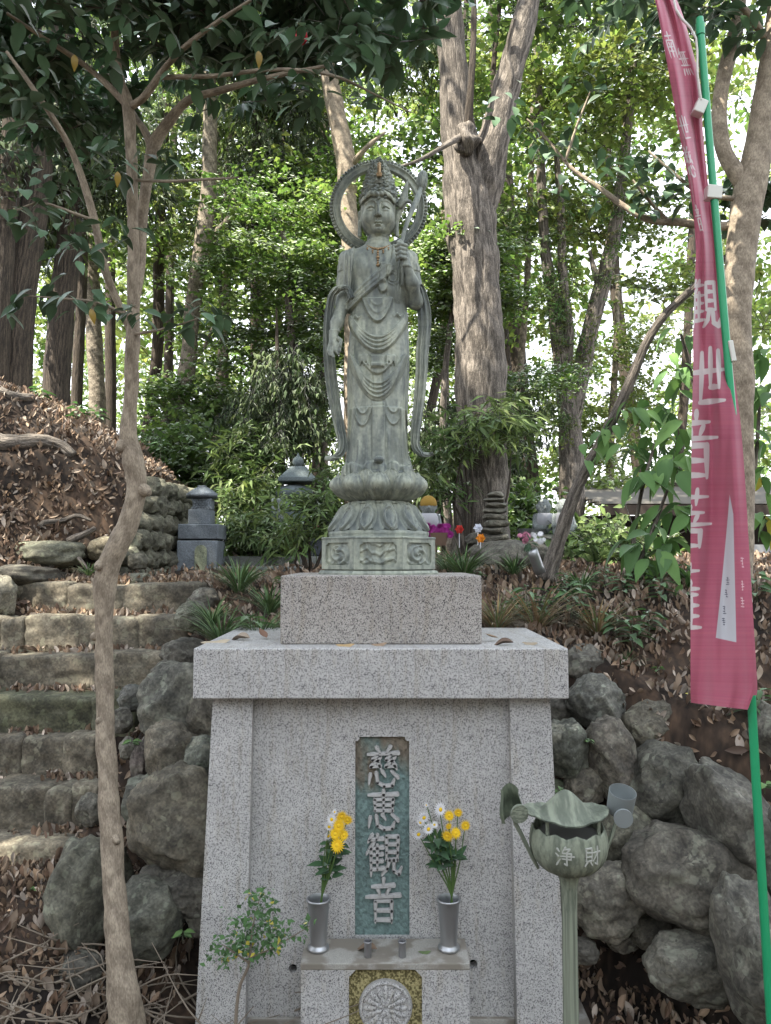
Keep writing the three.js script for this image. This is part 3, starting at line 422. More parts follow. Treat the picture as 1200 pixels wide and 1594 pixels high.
// ---------------------------------------------------------------- the bronze statue
{
  const D = 3.46, P0 = at(591, 894, D), S = thing('bronze_statue', 'tall green patinated bronze bodhisattva statue with ring halo on a lotus pedestal', 'statue', P0);
  const cP = Math.cos(PITCH), sP = Math.sin(PITCH);
  const loc = (px, py, z = 0) => { const p = at(px, py, D).sub(P0); return [p.x, p.y, z]; };
  const lv = (px, py, z = 0) => V(...loc(px, py, z));
  const toPx = (x, y) => { const hx = x + P0.x, hy = y + P0.y - EYE, yc = hy * cP - D * sP, zc = D * cP + hy * sP; return [600 + FOCAL * hx / zc, 797 - FOCAL * yc / zc]; };
  const pxm = (py) => at(601, py, D).x - at(600, py, D).x; // metres to a pixel at this height
  // body outline: row, centre, half width (px), half depth (m)
  const ROWS = [[744, 588, 60, 0.150], [736, 588, 57, 0.145], [722, 588, 52, 0.135], [700, 588, 49, 0.125], [660, 588, 47.5, 0.120], [620, 588, 49, 0.122], [580, 588, 50.5, 0.124], [550, 588.5, 49.5, 0.122], [520, 589, 46.5, 0.116], [495, 590, 44, 0.108], [470, 590, 43.5, 0.104], [440, 589, 46, 0.108], [420, 588, 49, 0.104], [405, 588, 50, 0.092], [396, 588, 44, 0.078], [389, 588, 30, 0.062], [382, 588, 18, 0.05]];
  const tab = (k) => profile(ROWS.map((r) => [loc(r[1], r[0])[1], k(r)]));
  const cxF = tab((r) => loc(r[1], r[0])[0]), rxF = tab((r) => r[2] * pxm(r[0])), rzF = tab((r) => r[3]);
  const yTop = loc(588, 382)[1], yBot = loc(588, 744)[1];
  const g1 = (t) => Math.exp(-t * t);
  const U = (px, py, xc, yb, hw, rise, amp, wid) => { const t = (px - xc) / hw; if (t < -1.05 || t > 1.05) return 0; const y = yb - rise * t * t, sl = 2 * rise * t / hw, k = (py - y) / (wid * Math.sqrt(1 + sl * sl)); return k > 3 || k < -3 ? 0 : amp * g1(k) * sstep(1.05, 0.85, Math.abs(t)); };
  const above = (px, py, xc, yb, hw, rise) => { const t = (px - xc) / hw; return Math.abs(t) > 1 ? -9 : yb - rise * t * t - py; }; // > 0 above the curve
  const vline = (px, py, x, y0, y1, amp, wid, lean = 0) => amp * g1((px - x - lean * (py - y0)) / wid) * sstep(y0 - 6, y0 + 6, py) * sstep(y1 + 6, y1 - 6, py);
  function relief(px, py) {
    if (py < 385 || py > 745) return 0; let r = 0;
    // shawl edges over the breast
    if (py < 482) { const le = 553 - 6 * sstep(390, 470, py), re = 611 - 9 * sstep(392, 470, py); const fade = sstep(482, 462, py); r += 0.008 * fade * (sstep(le + 1.5, le - 1.5, px) + sstep(re - 1.5, re + 1.5, px));
      for (let i = 0; i < 3; i++) r += vline(px, py, 619 + i * 6, 400, 480, 0.004, 1.7, -0.06 - 0.03 * i) + vline(px, py, 549 - i * 5, 404, 478, 0.004, 1.6, -0.03);
      r += 0.008 * g1((px - 568) / 15) * g1((py - 428) / 13) + 0.006 * g1((px - 604) / 14) * g1((py - 426) / 13); }
    // the diagonal sash and its knot
    { const t = clamp(((px - 545) * 58 + (py - 480) * -46) / (58 * 58 + 46 * 46), 0, 1), qx = 545 + 58 * t, qy = 480 - 46 * t, dd = ((px - qx) * 46 + (py - qy) * 58) / 74, e = Math.hypot(px - qx, py - qy); if (e < 12) { r += 0.008 * sstep(9.5, 8, e) + 0.0035 * g1((dd - 6) / 1.4) + 0.0035 * g1((dd - 1) / 1.4) + 0.0035 * g1((dd + 5) / 1.4); } }
    r += 0.009 * sstep(9, 6, Math.hypot((px - 596) * 1.1, (py - 458) * 0.75)) + 0.010 * sstep(5.5, 4.2, Math.abs(px - 597 + (py - 430) * 0.05)) * sstep(422, 426, py) * sstep(456, 450, py);
    r += 0.004 * g1(Math.hypot(px - 611, py - 446) - 6) + 0.003 * g1(Math.hypot(px - 611, py - 446) - 10);
    // apron over the belly, then swags of scarf
    { const a = above(px, py, 588, 514, 25, 42); if (a > -3 && py > 474) r += 0.009 * sstep(-1, 1.2, a) * sstep(474, 478, py); r += U(px, py, 588, 512, 24, 34, 0.004, 1.4) + U(px, py, 588, 500, 17, 22, 0.003, 1.6) + U(px, py, 588, 488, 12, 10, 0.003, 1.8); }
    for (const [x, y, s] of [[556, 503, 1], [620, 501, -1]]) r += 0.006 * g1((px - x) / 7) * g1((py - y - 2 * Math.sin((px - x) * 0.7)) / 2.6);
    { const a = above(px, py, 588, 559, 47, 54); if (a < 0 && py > 500 && py < 640) r -= 0.006 * sstep(0, -1.5, a); for (let i = 0; i < 4; i++) r += U(px, py, 588, 537 + i * 6.4, 46 + i * 0.5, 46 + i * 3, 0.0065, 1.9); }
    r += 0.008 * sstep(11, 9.5, Math.abs(px - 588) + (py > 575 ? 0 : 0)) * sstep(562, 565, py) * sstep(584, 580, py) + 0.007 * sstep(-1, 1, above(px, py, 588, 592, 19, 14)) * sstep(574, 577, py);
    for (const s of [-1, 1]) { const t = (px - 588) * s; r += 0.006 * sstep(12, 14, t) * sstep(29, 26, t) * sstep(561, 564, py) * sstep(577 + 3 * Math.sin(t), 574 + 3 * Math.sin(t), py) + vline(px, py, 588 + s * 7, 594, 612, -0.006, 1.1); }
    if (py > 560) { for (let i = 0; i < 4; i++) r += U(px, py, 588, 606 + i * 6.6, 50, 72 + i * 4, 0.0072, 2.0); const a = above(px, py, 588, 631, 52, 82); if (a < 0) r -= 0.007 * sstep(0, -1.5, a); }
    // skirt: the centre band, leg folds, hem
    if (py > 628) { r += 0.008 * sstep(10.5, 9, Math.abs(px - 589.5)) * sstep(631, 635, py); r += U(px, py, 566, 650, 14, 24, 0.0045, 1.7) + U(px, py, 565, 668, 15, 30, 0.0055, 1.9) + U(px, py, 612, 648, 13, 22, 0.0045, 1.7) + U(px, py, 612, 666, 14, 24, 0.0055, 1.9);
      for (const [x, y0, l, am] of [[552, 640, -0.03, 0.005], [545, 632, -0.06, 0.006], [573, 672, -0.02, 0.004], [604, 676, 0.02, 0.004], [624, 640, 0.03, 0.005], [633, 632, 0.06, 0.006], [560, 690, -0.03, 0.004], [617, 690, 0.05, 0.004]]) r += vline(px, py, x, y0, 740, am, 2.2, l);
      r += 0.006 * Math.sin(px * 0.33) * sstep(712, 738, py) + 0.010 * sstep(724 + 3 * Math.cos(px * 0.19), 730 + 3 * Math.cos(px * 0.19), py); }
    return r > 0 ? 0.017 * Math.tanh(r / 0.017) : -0.010 * Math.tanh(-r / 0.010);
  }
  const L = (px, py, z) => loc(px, py, z);
  const chain = (p, pts, k) => { let d = 9; for (let i = 0; i < pts.length - 1; i++) d = smin(d, capsule(p, pts[i][0], pts[i + 1][0], pts[i][1], pts[i + 1][1]), k); return d; };
  // arms: (joint, radius)
  const armL = [[L(541, 404, 0.005), 0.040], [L(537, 438, -0.005), 0.036], [L(534.5, 472, 0.012), 0.031], [L(526, 508, 0.055), 0.027], [L(521, 528, 0.078), 0.018]];
  const palmL = [[L(521, 530, 0.08), 0.019], [L(521, 544, 0.092), 0.020]];
  const fingL = [[[516, 545, 0.092], [514, 555, 0.102], [517, 563, 0.112]], [[520, 547, 0.1], [519, 558, 0.112], [522, 566, 0.12]], [[524, 546, 0.104], [525, 556, 0.12], [529, 562, 0.122]], [[527, 544, 0.1], [531, 552, 0.122], [531, 558, 0.126]], [[526, 534, 0.094], [533, 541, 0.116], [532, 550, 0.128]]];
  const armR = [[L(637, 404, 0.005), 0.040], [L(643, 442, 0.0), 0.037], [L(646, 474, 0.035), 0.033], [L(640, 452, 0.098), 0.029], [L(631, 431, 0.136), 0.0205]];
  const palmR = [[L(630, 428, 0.138), 0.021], [L(626, 413, 0.146), 0.022]];
  const fingR = [0, 1, 2, 3].map((i) => [[631 - i * 0.4, 404 + i * 6.2, 0.157], [622, 403.5 + i * 6.2, 0.176 - i * 0.002], [615.5 + i * 0.8, 405.5 + i * 6, 0.166], [617.5, 408 + i * 5.6, 0.15]]); fingR.push([[628, 404, 0.15], [622, 398, 0.162], [618, 400, 0.168]]);
  const fpts = (list, r) => list.map((f) => f.map((q, i) => [L(...q), r * (1 - 0.12 * i)]));
  const FL = fpts(fingL, 0.0094), FR = fpts(fingR, 0.0096);
  const hc = L(589, 338, 0.022), m1 = pxm(340);
  const headRange = [L(589, 386)[1], L(589, 290)[1]];
  function head(p) {
    let d = ellipsoid(p, [hc[0], hc[1] + 6 * m1, hc[2] - 0.006], [27.2 * m1, 36 * m1, 0.088]);
    d = smin(d, ellipsoid(p, [hc[0], hc[1] - 15 * m1, hc[2] + 0.006], [24.5 * m1, 22 * m1, 0.074]), 0.03);
    for (const s of [-1, 1]) d = smin(d, ellipsoid(p, [hc[0] + s * 13 * m1, hc[1] - 11 * m1, hc[2] + 0.050], [10.5 * m1, 11 * m1, 0.026]), 0.02); // cheeks
    d = smin(d, ellipsoid(p, [hc[0], hc[1] - 29 * m1, hc[2] + 0.052], [8 * m1, 6.5 * m1, 0.020]), 0.018); // chin
    // brow ridge, nose, lips, lids
    const q = toPx(p[0], p[1]), fx = (q[0] - 589) , fy = q[1], fz = p[2] > 0.05 ? 1 : 0;
    if (fz) {
      let r = 0; const ax = Math.abs(fx);
      const browY = 331.5 - 4.5 * Math.exp(-Math.pow((ax - 12) / 8, 2)) + (ax < 5 ? (5 - ax) * 0.9 : 0);
      r += 0.0035 * g1((fy - browY) / 1.5) * sstep(23, 19, ax) * sstep(1, 4, ax);
      r += 0.006 * g1((ax - 11.5) / 6.2) * g1((fy - 336.5) / 3.6);                      // lid bulge
      r -= 0.0045 * g1((fy - 339.6 + 1.2 * g1((ax - 11.5) / 4)) / 0.75) * sstep(18, 16, ax) * sstep(4.5, 6.5, ax); // slit of the lowered eye
      r -= 0.005 * g1((ax - 5.2) / 2.2) * g1((fy - 337) / 5);                            // inner corner
      r += 0.003 * g1((ax - 11.5) / 5.5) * g1((fy - 342) / 1.6);
      r += 0.0035 * g1((fy - 359.6) / 1.2) * sstep(6, 3.6, ax) * (1 - 0.4 * g1(fx / 1.2)) + 0.0045 * g1((fy - 363.4) / 1.4) * sstep(5, 2.8, ax) - 0.004 * g1((fy - 361.4 + 0.05 * ax) / 0.6) * sstep(6.6, 5, ax) - 0.002 * g1((fy - 366.6) / 1.2) * sstep(6, 3, ax) - 0.002 * g1(fx / 1.2) * g1((fy - 356.4) / 1.6);
      r -= 0.0012 * g1((ax - 7) / 1.6) * g1((fy - 361.5) / 1.8);
      d -= 1.45 * r;
    }
    d = smin(d, capsule(p, L(589, 334, hc[2] + 0.078), L(589, 350, hc[2] + 0.098), 0.0060, 0.0085), 0.009);
    for (const s of [-1, 1]) d = smin(d, ellipsoid(p, L(589 + s * 3.5, 351.2, hc[2] + 0.091), [0.0075, 0.0055, 0.0075]), 0.005);
    d = smin(d, ellipsoid(p, L(589, 325.5, hc[2] + 0.089), [0.0052, 0.0052, 0.005]), 0.001);
    // hair roll under the crown
    { const t = clamp((p[0] - hc[0]) / (27 * m1), -1, 1), yy = L(589, 317.5 + 5 * t * t + 1.4 * Math.cos(t * 7))[1], zz = hc[2] + 0.086 * Math.sqrt(Math.max(0, 1 - t * t * 0.86)); const e = Math.hypot((p[1] - yy) * 0.95, p[2] - zz) - 0.0112 - 0.0016 * Math.sin(p[0] * 300 + p[1] * 140); d = smin(d, Math.max(e, Math.abs(p[0] - hc[0]) - 27 * m1), 0.003); }
    // long ears
    for (const s of [-1, 1]) { const x = 589 + s * 27; let e = capsule(p, L(x + s, 334, hc[2] - 0.006), L(x + s * 1.5, 352, hc[2] + 0.004), 0.0105, 0.009); e = smin(e, capsule(p, L(x + s * 1.5, 352, hc[2] + 0.004), L(x + s * 1.8, 371, hc[2] + 0.008), 0.008, 0.0095), 0.006); e = smax(e, -ellipsoid(p, L(x + s * 3.5, 343, hc[2] + 0.012), [0.008, 0.018, 0.01]), 0.004); d = smin(d, e, 0.006); }
    return d;
  }
  function field(x, y, z) {
    const p = [x, y, z]; let d = 9;
    if (y < yTop + 0.03 && y > yBot - 0.05) {
      const cx = cxF(y), rx = rxF(y), rz = rzF(y), ux = (x - cx) / rx, uz = z / rz, e = 2.5, k = Math.pow(Math.pow(Math.abs(ux), e) + Math.pow(Math.abs(uz), e), 1 / e);
      d = (k - 1) * Math.min(rx, rz) * (k > 1 ? 1 : 1);
      d = Math.max(d, y - yTop, yBot - y);
      if (Math.abs(d) < 0.09) { const [px, py] = toPx(x, y); const w = sstep(-0.03, 0.02, z); d -= 1.8 * relief(px, py) * w + (1 - w) * (py > 470 ? 0.004 * Math.sin(px * 0.5 + py * 0.02) : 0); }
    }
    const yN = headRange[0];
    if (y > yN - 0.09) d = smin(d, capsule(p, L(588, 398, -0.005), L(589, 358, 0.012), 0.052, 0.047) - 0.002 * Math.max(0, Math.cos((y - yN) * 330)), 0.03);
    if (y > yN - 0.06) d = smin(d, head(p), 0.012);
    if (y < yN + 0.03 && y > L(589, 580)[1]) {
      if (x < -0.08) { let a = chain(p, armL, 0.02); const t = toPx(x, y); a -= 0.004 * sstep(6, 5, Math.abs(t[1] - 421 - 0.1 * (t[0] - 540))) * (a < 0.01 ? 1 : 0) + 0.004 * sstep(2, 1.4, Math.abs(t[1] - 523)); d = smin(d, a, 0.018); let h = chain(p, palmL, 0.01); for (const f of FL) h = smin(h, chain(p, f, 0.003), 0.005); d = smin(d, h, 0.008); }
      if (x > 0.03) { let a = chain(p, armR, 0.016); const t = toPx(x, y); if (z < 0.06) a -= 0.004 * sstep(6, 5, Math.abs(t[1] - 421 + 0.1 * (t[0] - 640))); else a -= 0.0035 * sstep(0.006, 0.004, Math.abs(y - L(632, 433)[1])); d = smin(d, a, 0.014); let h = chain(p, palmR, 0.01); for (const f of FR) h = smin(h, chain(p, f, 0.003), 0.0035); d = smin(d, h, 0.008); }
    }
    // toes peeping out under the hem
    if (y < yBot + 0.12) { d = smin(d, ellipsoid(p, L(590, 722, 0.148), [0.021, 0.017, 0.03]), 0.004); }
    return d;
  }
  const tone = (seed) => (x, y, z) => { const a = fbm(x * 7 + seed, y * 2.2, z * 7, 4), b = fbm(x * 30, y * 6 + seed, z * 30, 3); const k = clamp(0.5 + 0.9 * a + 0.5 * b, 0, 1); return mix3([0.62, 0.66, 0.70], [1.2, 1.2, 1.1], k); };
  const bronze = (name, g, parent, seed = 0) => part(name, boxUVkeep(tint(g, tone(seed)), 0.7), MAT.patina, parent);
  function boxUVkeep(g, s) { const k = g.index ? g.toNonIndexed() : g; return boxUV(k, s, 0.13, 0.29); }
  const lower = surfaceNets(field, [-0.30, yBot - 0.02, -0.18], [0.27, L(589, 383)[1], 0.25], 0.0032, 2.6);
  const upper = surfaceNets(field, [-0.12, L(589, 384)[1], -0.12], [0.12, L(589, 290)[1] + 0.03, 0.16], 0.0019, 2.2);
  bronze('body', merge([lower, upper]), S, 2);

  // crown: a tall openwork mitre
  { const rows = [[322, 27.5, 0.095], [316, 28, 0.1], [300, 25.5, 0.092], [285, 22, 0.08], [270, 16, 0.062], [260, 10.5, 0.044], [252, 5, 0.024], [247, 2.2, 0.012]], y0 = L(589, 322)[1], y1 = L(589, 246)[1];
    const rx = profile(rows.map((r) => [L(589, r[0])[1], r[1] * pxm(r[0])])), rz = profile(rows.map((r) => [L(589, r[0])[1], r[2]])), c0 = L(590, 300, 0.005);
    const f = (x, y, z) => { const a = rx(y), b = rz(y), ux = (x - c0[0]) / a, uz = (z - c0[2]) / b, k = Math.hypot(ux, uz); let d = Math.max((k - 1) * Math.min(a, b), y0 - y, y - y1); if (Math.abs(d) < 0.03) { const q = toPx(x, y), t = Math.atan2(ux, uz) * 7, s = (q[1] - 250); d -= 0.0065 * Math.sin(t * 1.5 + Math.sin(s * 0.45) * 1.6) * Math.sin(s * 0.6 + Math.cos(t)) + 0.005 * Math.max(0, Math.cos(t * 3 + s * 0.5)) * sstep(4, 12, s); d -= 0.006 * (g1((q[1] - 313) / 1.8) + 0.8 * g1((q[1] - 304) / 1.4)); d += 0.012 * g1((q[0] - 590.5) / 3.6) * sstep(258, 262, q[1]) * sstep(300, 295, q[1]) * (z > 0 ? 1 : 0); } return d; };
    bronze('crown', surfaceNets(f, [-0.12, y0 - 0.01, -0.13], [0.11, y1 + 0.015, 0.13], 0.0024), S, 5);
    const gold = new THREE.MeshStandardMaterial({ color: C(0.34, 0.235, 0.13), metalness: 0.75, roughness: 0.45 });
    const fig = merge([moved(new THREE.CapsuleGeometry(0.008, 0.042, 6, 12), ...L(590.5, 279, 0.082)), moved(new THREE.SphereGeometry(0.0085, 14, 10), ...L(590.5, 267, 0.068)), moved(new THREE.CylinderGeometry(0.014, 0.010, 0.014, 14), ...L(590.5, 288, 0.092))]);
    part('crown_figure', fig, gold, S); part('crown_shelf', moved(new THREE.CylinderGeometry(0.02, 0.012, 0.012, 16), ...L(590.5, 300, 0.096)), MAT.patinaPlain, S);
    // necklace of gilt beads
    const beads = []; for (let i = 0; i < 13; i++) { const t = i / 12 * 2 - 1, q = L(588.5 + t * 16, 391 + 8 * (1 - t * t), 0); beads.push(moved(new THREE.SphereGeometry(0.0058, 10, 8), q[0], q[1], 0.088 - 0.03 * t * t)); if (i % 3 === 0) beads.push(moved(new THREE.SphereGeometry(0.0052, 10, 8), q[0], q[1] - 0.016, 0.096 - 0.022 * t * t), moved(new THREE.SphereGeometry(0.0042, 10, 8), q[0], q[1] - 0.028, 0.103 - 0.01 * t * t)); }
    for (let i = 0; i < 7; i++) { const q = L(588.5, 402 + i * 4.2, 0); beads.push(moved(new THREE.SphereGeometry(i === 3 || i === 6 ? 0.008 : 0.005, 10, 8), q[0], q[1], 0.103 + 0.002 * i)); }
    part('necklace', merge(beads), gold, S); }

  // halo: a stepped ring with a beaded rim, carried behind the shoulders
  { const c = L(589, 311.5, -0.075), k = pxm(311), ro = 77.5 * k, ri = 60.5 * k, w = ro - ri;
    const prof = [[ri, -0.010], [ri, 0.012], [ri + w * 0.12, 0.016], [ri + w * 0.2, 0.010], [ri + w * 0.5, 0.009], [ri + w * 0.58, 0.016], [ri + w * 0.68, 0.016], [ri + w * 0.74, 0.008], [ro - 0.003, 0.007], [ro, 0.004], [ro, -0.008], [ri, -0.010]].map(([r, y]) => new THREE.Vector2(r, y));
    const g = new THREE.LatheGeometry(prof, 128); g.rotateX(Math.PI / 2); const halo = bronze('halo', g.toNonIndexed(), S, 8); halo.position.set(...c);
    const studs = []; for (let i = 0; i < 84; i++) { const a = i / 84 * 6.2832; studs.push(moved(new THREE.SphereGeometry(1, 8, 6).scale(0.0062, 0.0085, 0.006), Math.sin(a) * (ro - w * 0.11), Math.cos(a) * (ro - w * 0.11), 0.008, 0, 0, -a)); } bronze('beaded_rim', merge(studs), halo, 9);
    bronze('halo_bracket', tube([V(0, -ro * 0.9, 0), V(0, -ro * 1.05, 0.01), V(0, -ro * 1.35, 0.045)], [0.018, 0.016, 0.016], { seg: 8 }), halo, 3); }

  // lotus stem, bud and pointed leaf bud
  bronze('lotus_stem', tube([[625, 458, 0.112], [625, 430, 0.146], [623.5, 408, 0.158], [627, 385, 0.15], [636, 355, 0.12], [647, 325, 0.085], [655, 300, 0.06]].map((q) => lv(...q)), [0.006, 0.0085, 0.0085, 0.009, 0.011, 0.014, 0.01], { seg: 10, step: 0.02 }), S, 4);
  { const f = (x, y, z) => { const a = Math.atan2(x, z), q = Math.abs(Math.sin(a * 3)) * 0.003; let d = ellipsoid([x, y, z], [0, 0, 0], [0.027, 0.052, 0.027]) + q - 0.002 * Math.cos(a * 18); return d; }; const b = bronze('lotus_bud', surfaceNets(f, [-0.04, -0.07, -0.04], [0.04, 0.07, 0.04], 0.0026), S, 6); b.position.set(...L(656, 291, 0.055)); b.rotation.z = -0.12; }
  { const pts = [[613, 366, 0.02], [620, 340, 0.03], [627, 318, 0.03], [631, 300, 0.03], [634.5, 283, 0.03]].map((q) => lv(...q)); bronze('pointed_bud', tube(pts, [0.005, 0.012, 0.021, 0.013, 0.002], { seg: 12, step: 0.012 }), S, 7);
    bronze('curled_petal', tube([[622, 330, 0.045], [632, 322, 0.06], [641, 326, 0.055], [643, 336, 0.05]].map((q) => lv(...q)), [0.012, 0.010, 0.007, 0.002], { seg: 10, step: 0.012 }), S, 3); }

  // scarves falling from both arms: pleated bands that curl outwards at the foot
  function band(name, pts, seed) {
    const P = pts.map((q) => lv(q[0], q[1], q[2])), curve = new THREE.CatmullRomCurve3(P), n = 110, seg = 40, pos = [], idx = [], Wd = profile(pts.map((q, i) => [i / (pts.length - 1), q[3] * pxm(q[1]) / 2]));
    for (let i = 0; i <= n; i++) { const t = i / n, c = curve.getPoint(t), tn = curve.getTangent(t), side = V(1, 0, 0).addScaledVector(tn, -tn.x); if (side.lengthSq() < 0.05) side.set(0, 1, 0); side.normalize(); if (Math.abs(tn.x) > 0.75) side.lerp(V(0, 0, 1), (Math.abs(tn.x) - 0.75) * 3.2).normalize(); const nr = side.clone().cross(tn).normalize(), w = Math.max(0.002, Wd(t));
      for (let j = 0; j < seg; j++) { const a = j / seg * 6.2832, u = Math.cos(a), th = 0.006 + 0.004 * Math.sqrt(Math.max(0, 1 - u * u)), fold = 0.007 * Math.cos(u * 8.5 + 1.1 * Math.sin(t * 9)) * Math.min(1, w / 0.02) * (1 - 0.4 * Math.abs(u)), q = c.clone().addScaledVector(side, u * w).addScaledVector(nr, Math.sin(a) * th + fold); pos.push(q.x, q.y, q.z); } }
    for (let i = 0; i < n; i++) for (let j = 0; j < seg; j++) { const a = i * seg + j, b = i * seg + (j + 1) % seg; idx.push(a, a + seg, b, b, a + seg, b + seg); }
    const g = new THREE.BufferGeometry(); g.setAttribute('position', new THREE.Float32BufferAttribute(pos, 3)); g.setIndex(idx); g.computeVertexNormals(); return bronze(name, g, S, seed);
  }
  band('scarf', [[549, 474, 0.085, 10], [543, 461, 0.085, 10], [531, 457, 0.075, 11], [520, 464, 0.06, 12], [515, 480, 0.04, 14], [511.5, 505, 0.02, 15], [511, 535, 0.005, 16], [513, 565, 0, 18], [517, 600, 0, 19], [522.5, 635, 0, 18], [529, 668, 0, 16], [533, 690, 0.005, 15], [530.5, 705, 0.01, 14], [521, 713, 0.015, 10], [511, 714.5, 0.02, 5], [506, 713.5, 0.02, 2]], 12);
  band('scarf', [[641, 462, 0.06, 12], [650, 452, 0.05, 14], [656, 466, 0.035, 18], [660, 490, 0.02, 21], [660.5, 515, 0.01, 20], [657.5, 545, 0.005, 20], [656, 580, 0, 19], [653, 615, 0, 18], [649.5, 650, 0, 16], [646, 680, 0, 15], [648, 698, 0.005, 13], [656, 707, 0.01, 9], [667, 708.5, 0.015, 5], [674, 707, 0.02, 2]], 13);

  // lotus throne: two rings of upward petals over a ring of downward petals
  const ringAt = (py, hw) => [hw * pxm(py), L(589, py)[1]];
  const lathe = (pts, seg = 64) => { const g = new THREE.LatheGeometry(pts.map(([r, y]) => new THREE.Vector2(r, y)), seg); return g.toNonIndexed(); };
  const cxs = L(589.5, 760)[0];
  const centre = (o) => { o.position.x = cxs; return o; };
  const seat = centre(bronze('lotus_seat', lathe([[0, ringAt(737, 0)[1]], ringAt(737, 57), ringAt(741, 58), ringAt(752, 57), ringAt(770, 50), ringAt(780, 43), ringAt(785, 41), ringAt(786, 50), [0, ringAt(786, 0)[1]]]), S, 1));
  function petal(prof, wide, bulge, ribs, inner) { // prof(v) -> [r, y]; v from root to tip
    const nu = 28, nv = 20, pos = [], idx = []; for (let j = 0; j <= nv; j++) for (let i = 0; i <= nu; i++) { const v = j / nv, u = i / nu * 2 - 1, [r, y] = prof(v), sh = Math.pow(Math.max(0, 1 - Math.pow(Math.max(0, (v - 0.35) / 0.65), 2.6)), 0.55) * lerp(0.72, 1, sstep(0, 0.4, v)), a = u * wide * sh, b = bulge * (1 - u * u) * Math.sin(Math.PI * Math.min(1, v * 0.9 + 0.08)), rb = ribs * Math.cos(u * 15) * sstep(0.02, 0.2, v) * (1 - 0.5 * v) + (inner ? inner * sstep(0.14, 0.06, Math.abs(Math.hypot(u * 0.9, (v - 0.52) * 1.35) - 0.5)) : 0), rr = r + b + rb; pos.push(Math.sin(a) * rr, y, Math.cos(a) * rr); }
    for (let j = 0; j < nv; j++) for (let i = 0; i < nu; i++) { const a = j * (nu + 1) + i, b = a + nu + 1; idx.push(a, a + 1, b, b, a + 1, b + 1); } const g = new THREE.BufferGeometry(); g.setAttribute('position', new THREE.Float32BufferAttribute(pos, 3)); g.setIndex(idx); g.computeVertexNormals(); return g; }
  const up = (k, lift) => { const A = profile([[0, 45], [0.25, 57], [0.55, 65], [0.85, 67], [1, 65.5]]); return (v) => { const py = lerp(781, 741 - lift, v); return [A(v) * k * pxm(py), L(589, py)[1]]; }; };
  const down = (k) => { const A = profile([[0, 47], [0.3, 53], [0.6, 62], [0.85, 72], [1, 79]]); return (v) => { const py = lerp(783, 829, v); return [A(v) * k * pxm(py), L(589, py)[1]]; }; };
  const gIn = petal(up(0.94, 5), 0.30, 0.016, 0.0040), gOut = petal(up(0.97, 0), 0.308, 0.044, 0.0048), gDn = petal(down(0.97), 0.252, 0.034, 0, 0.013), gDn2 = petal(down(0.955), 0.26, 0.010, 0, 0);
  for (const [g, n, off, nm] of [[gIn, 10, 0.5, 'upper_petal'], [gOut, 10, 0, 'upper_petal'], [gDn2, 12, 0, 'lower_petal'], [gDn, 12, 0.5, 'lower_petal']]) { const t = boxUVkeep(tint(g, tone(n)), 0.7); for (let i = 0; i < n; i++) { const o = part(nm, t, MAT.patina, S); o.position.x = cxs; o.rotation.y = (i + off) / n * 6.28319; } }
  centre(bronze('lotus_skirt', lathe([[0, ringAt(782, 0)[1]], ringAt(782, 44), ringAt(800, 50), ringAt(815, 60), ringAt(829, 72), [0, ringAt(829, 0)[1]]]), S, 1));
  centre(bronze('ring_moulding', lathe([[0, ringAt(827, 0)[1]], ringAt(827, 73), ringAt(829, 78), ringAt(833, 78), ringAt(836, 77), ringAt(838, 79), ringAt(840.5, 79), [0, ringAt(840.5, 0)[1]]]), S, 1));
  // octagonal foot with framed relief panels
  const oct = (ap, y0, y1, ch = 0.003) => { const r = ap / Math.cos(Math.PI / 8); const g = new THREE.LatheGeometry([[0, y0], [r, y0], [r, y1 - ch], [r - ch, y1], [0, y1]].map(([x, y]) => new THREE.Vector2(x, y)), 8, Math.PI / 8); const k = g.toNonIndexed(); k.computeVertexNormals(); return k; };
  const yF = L(589, 884)[1] - 0.004, yT = L(589, 839.5)[1], yB = 0.001, ap = 0.247;
  const foot = centre(bronze('octagonal_base', oct(ap - 0.012, yB, yT - 0.001), S, 1)); centre(bronze('foot_plinth', oct(ap + 0.014, yB + 0.0005, yF - 0.006, 0.01), S, 2)); centre(bronze('cap_moulding', oct(ap + 0.002, yT - 0.002, yT + 0.006), S, 2));
  const fw = 2 * ap * Math.tan(Math.PI / 8), fh = yT - yF - 0.003;
  for (let i = 0; i < 8; i++) {
    const an = i * Math.PI / 4, sh = new THREE.Shape(), hw = fw / 2, x = hw - 0.025, yl = 0.018, yh = fh - 0.016, n = 0.012; sh.moveTo(-hw, 0); sh.lineTo(hw, 0); sh.lineTo(hw, fh); sh.lineTo(-hw, fh); sh.closePath();
    const ho = new THREE.Path(); ho.moveTo(-x + n, yl); ho.lineTo(-x, yl + n); ho.lineTo(-x, yh - n); ho.lineTo(-x + n, yh - n * 0.4); ho.lineTo(-x + n, yh); ho.lineTo(x - n, yh); ho.lineTo(x - n, yh - n * 0.4); ho.lineTo(x, yh - n); ho.lineTo(x, yl + n); ho.lineTo(x - n, yl); ho.closePath(); sh.holes.push(ho);
    const g = new THREE.ExtrudeGeometry(sh, { depth: 0.011, bevelEnabled: false }); const o = bronze('panel_frame', g, foot, i); o.position.set(Math.sin(an) * (ap - 0.0115), yF, Math.cos(an) * (ap - 0.0115)); o.rotation.y = an;
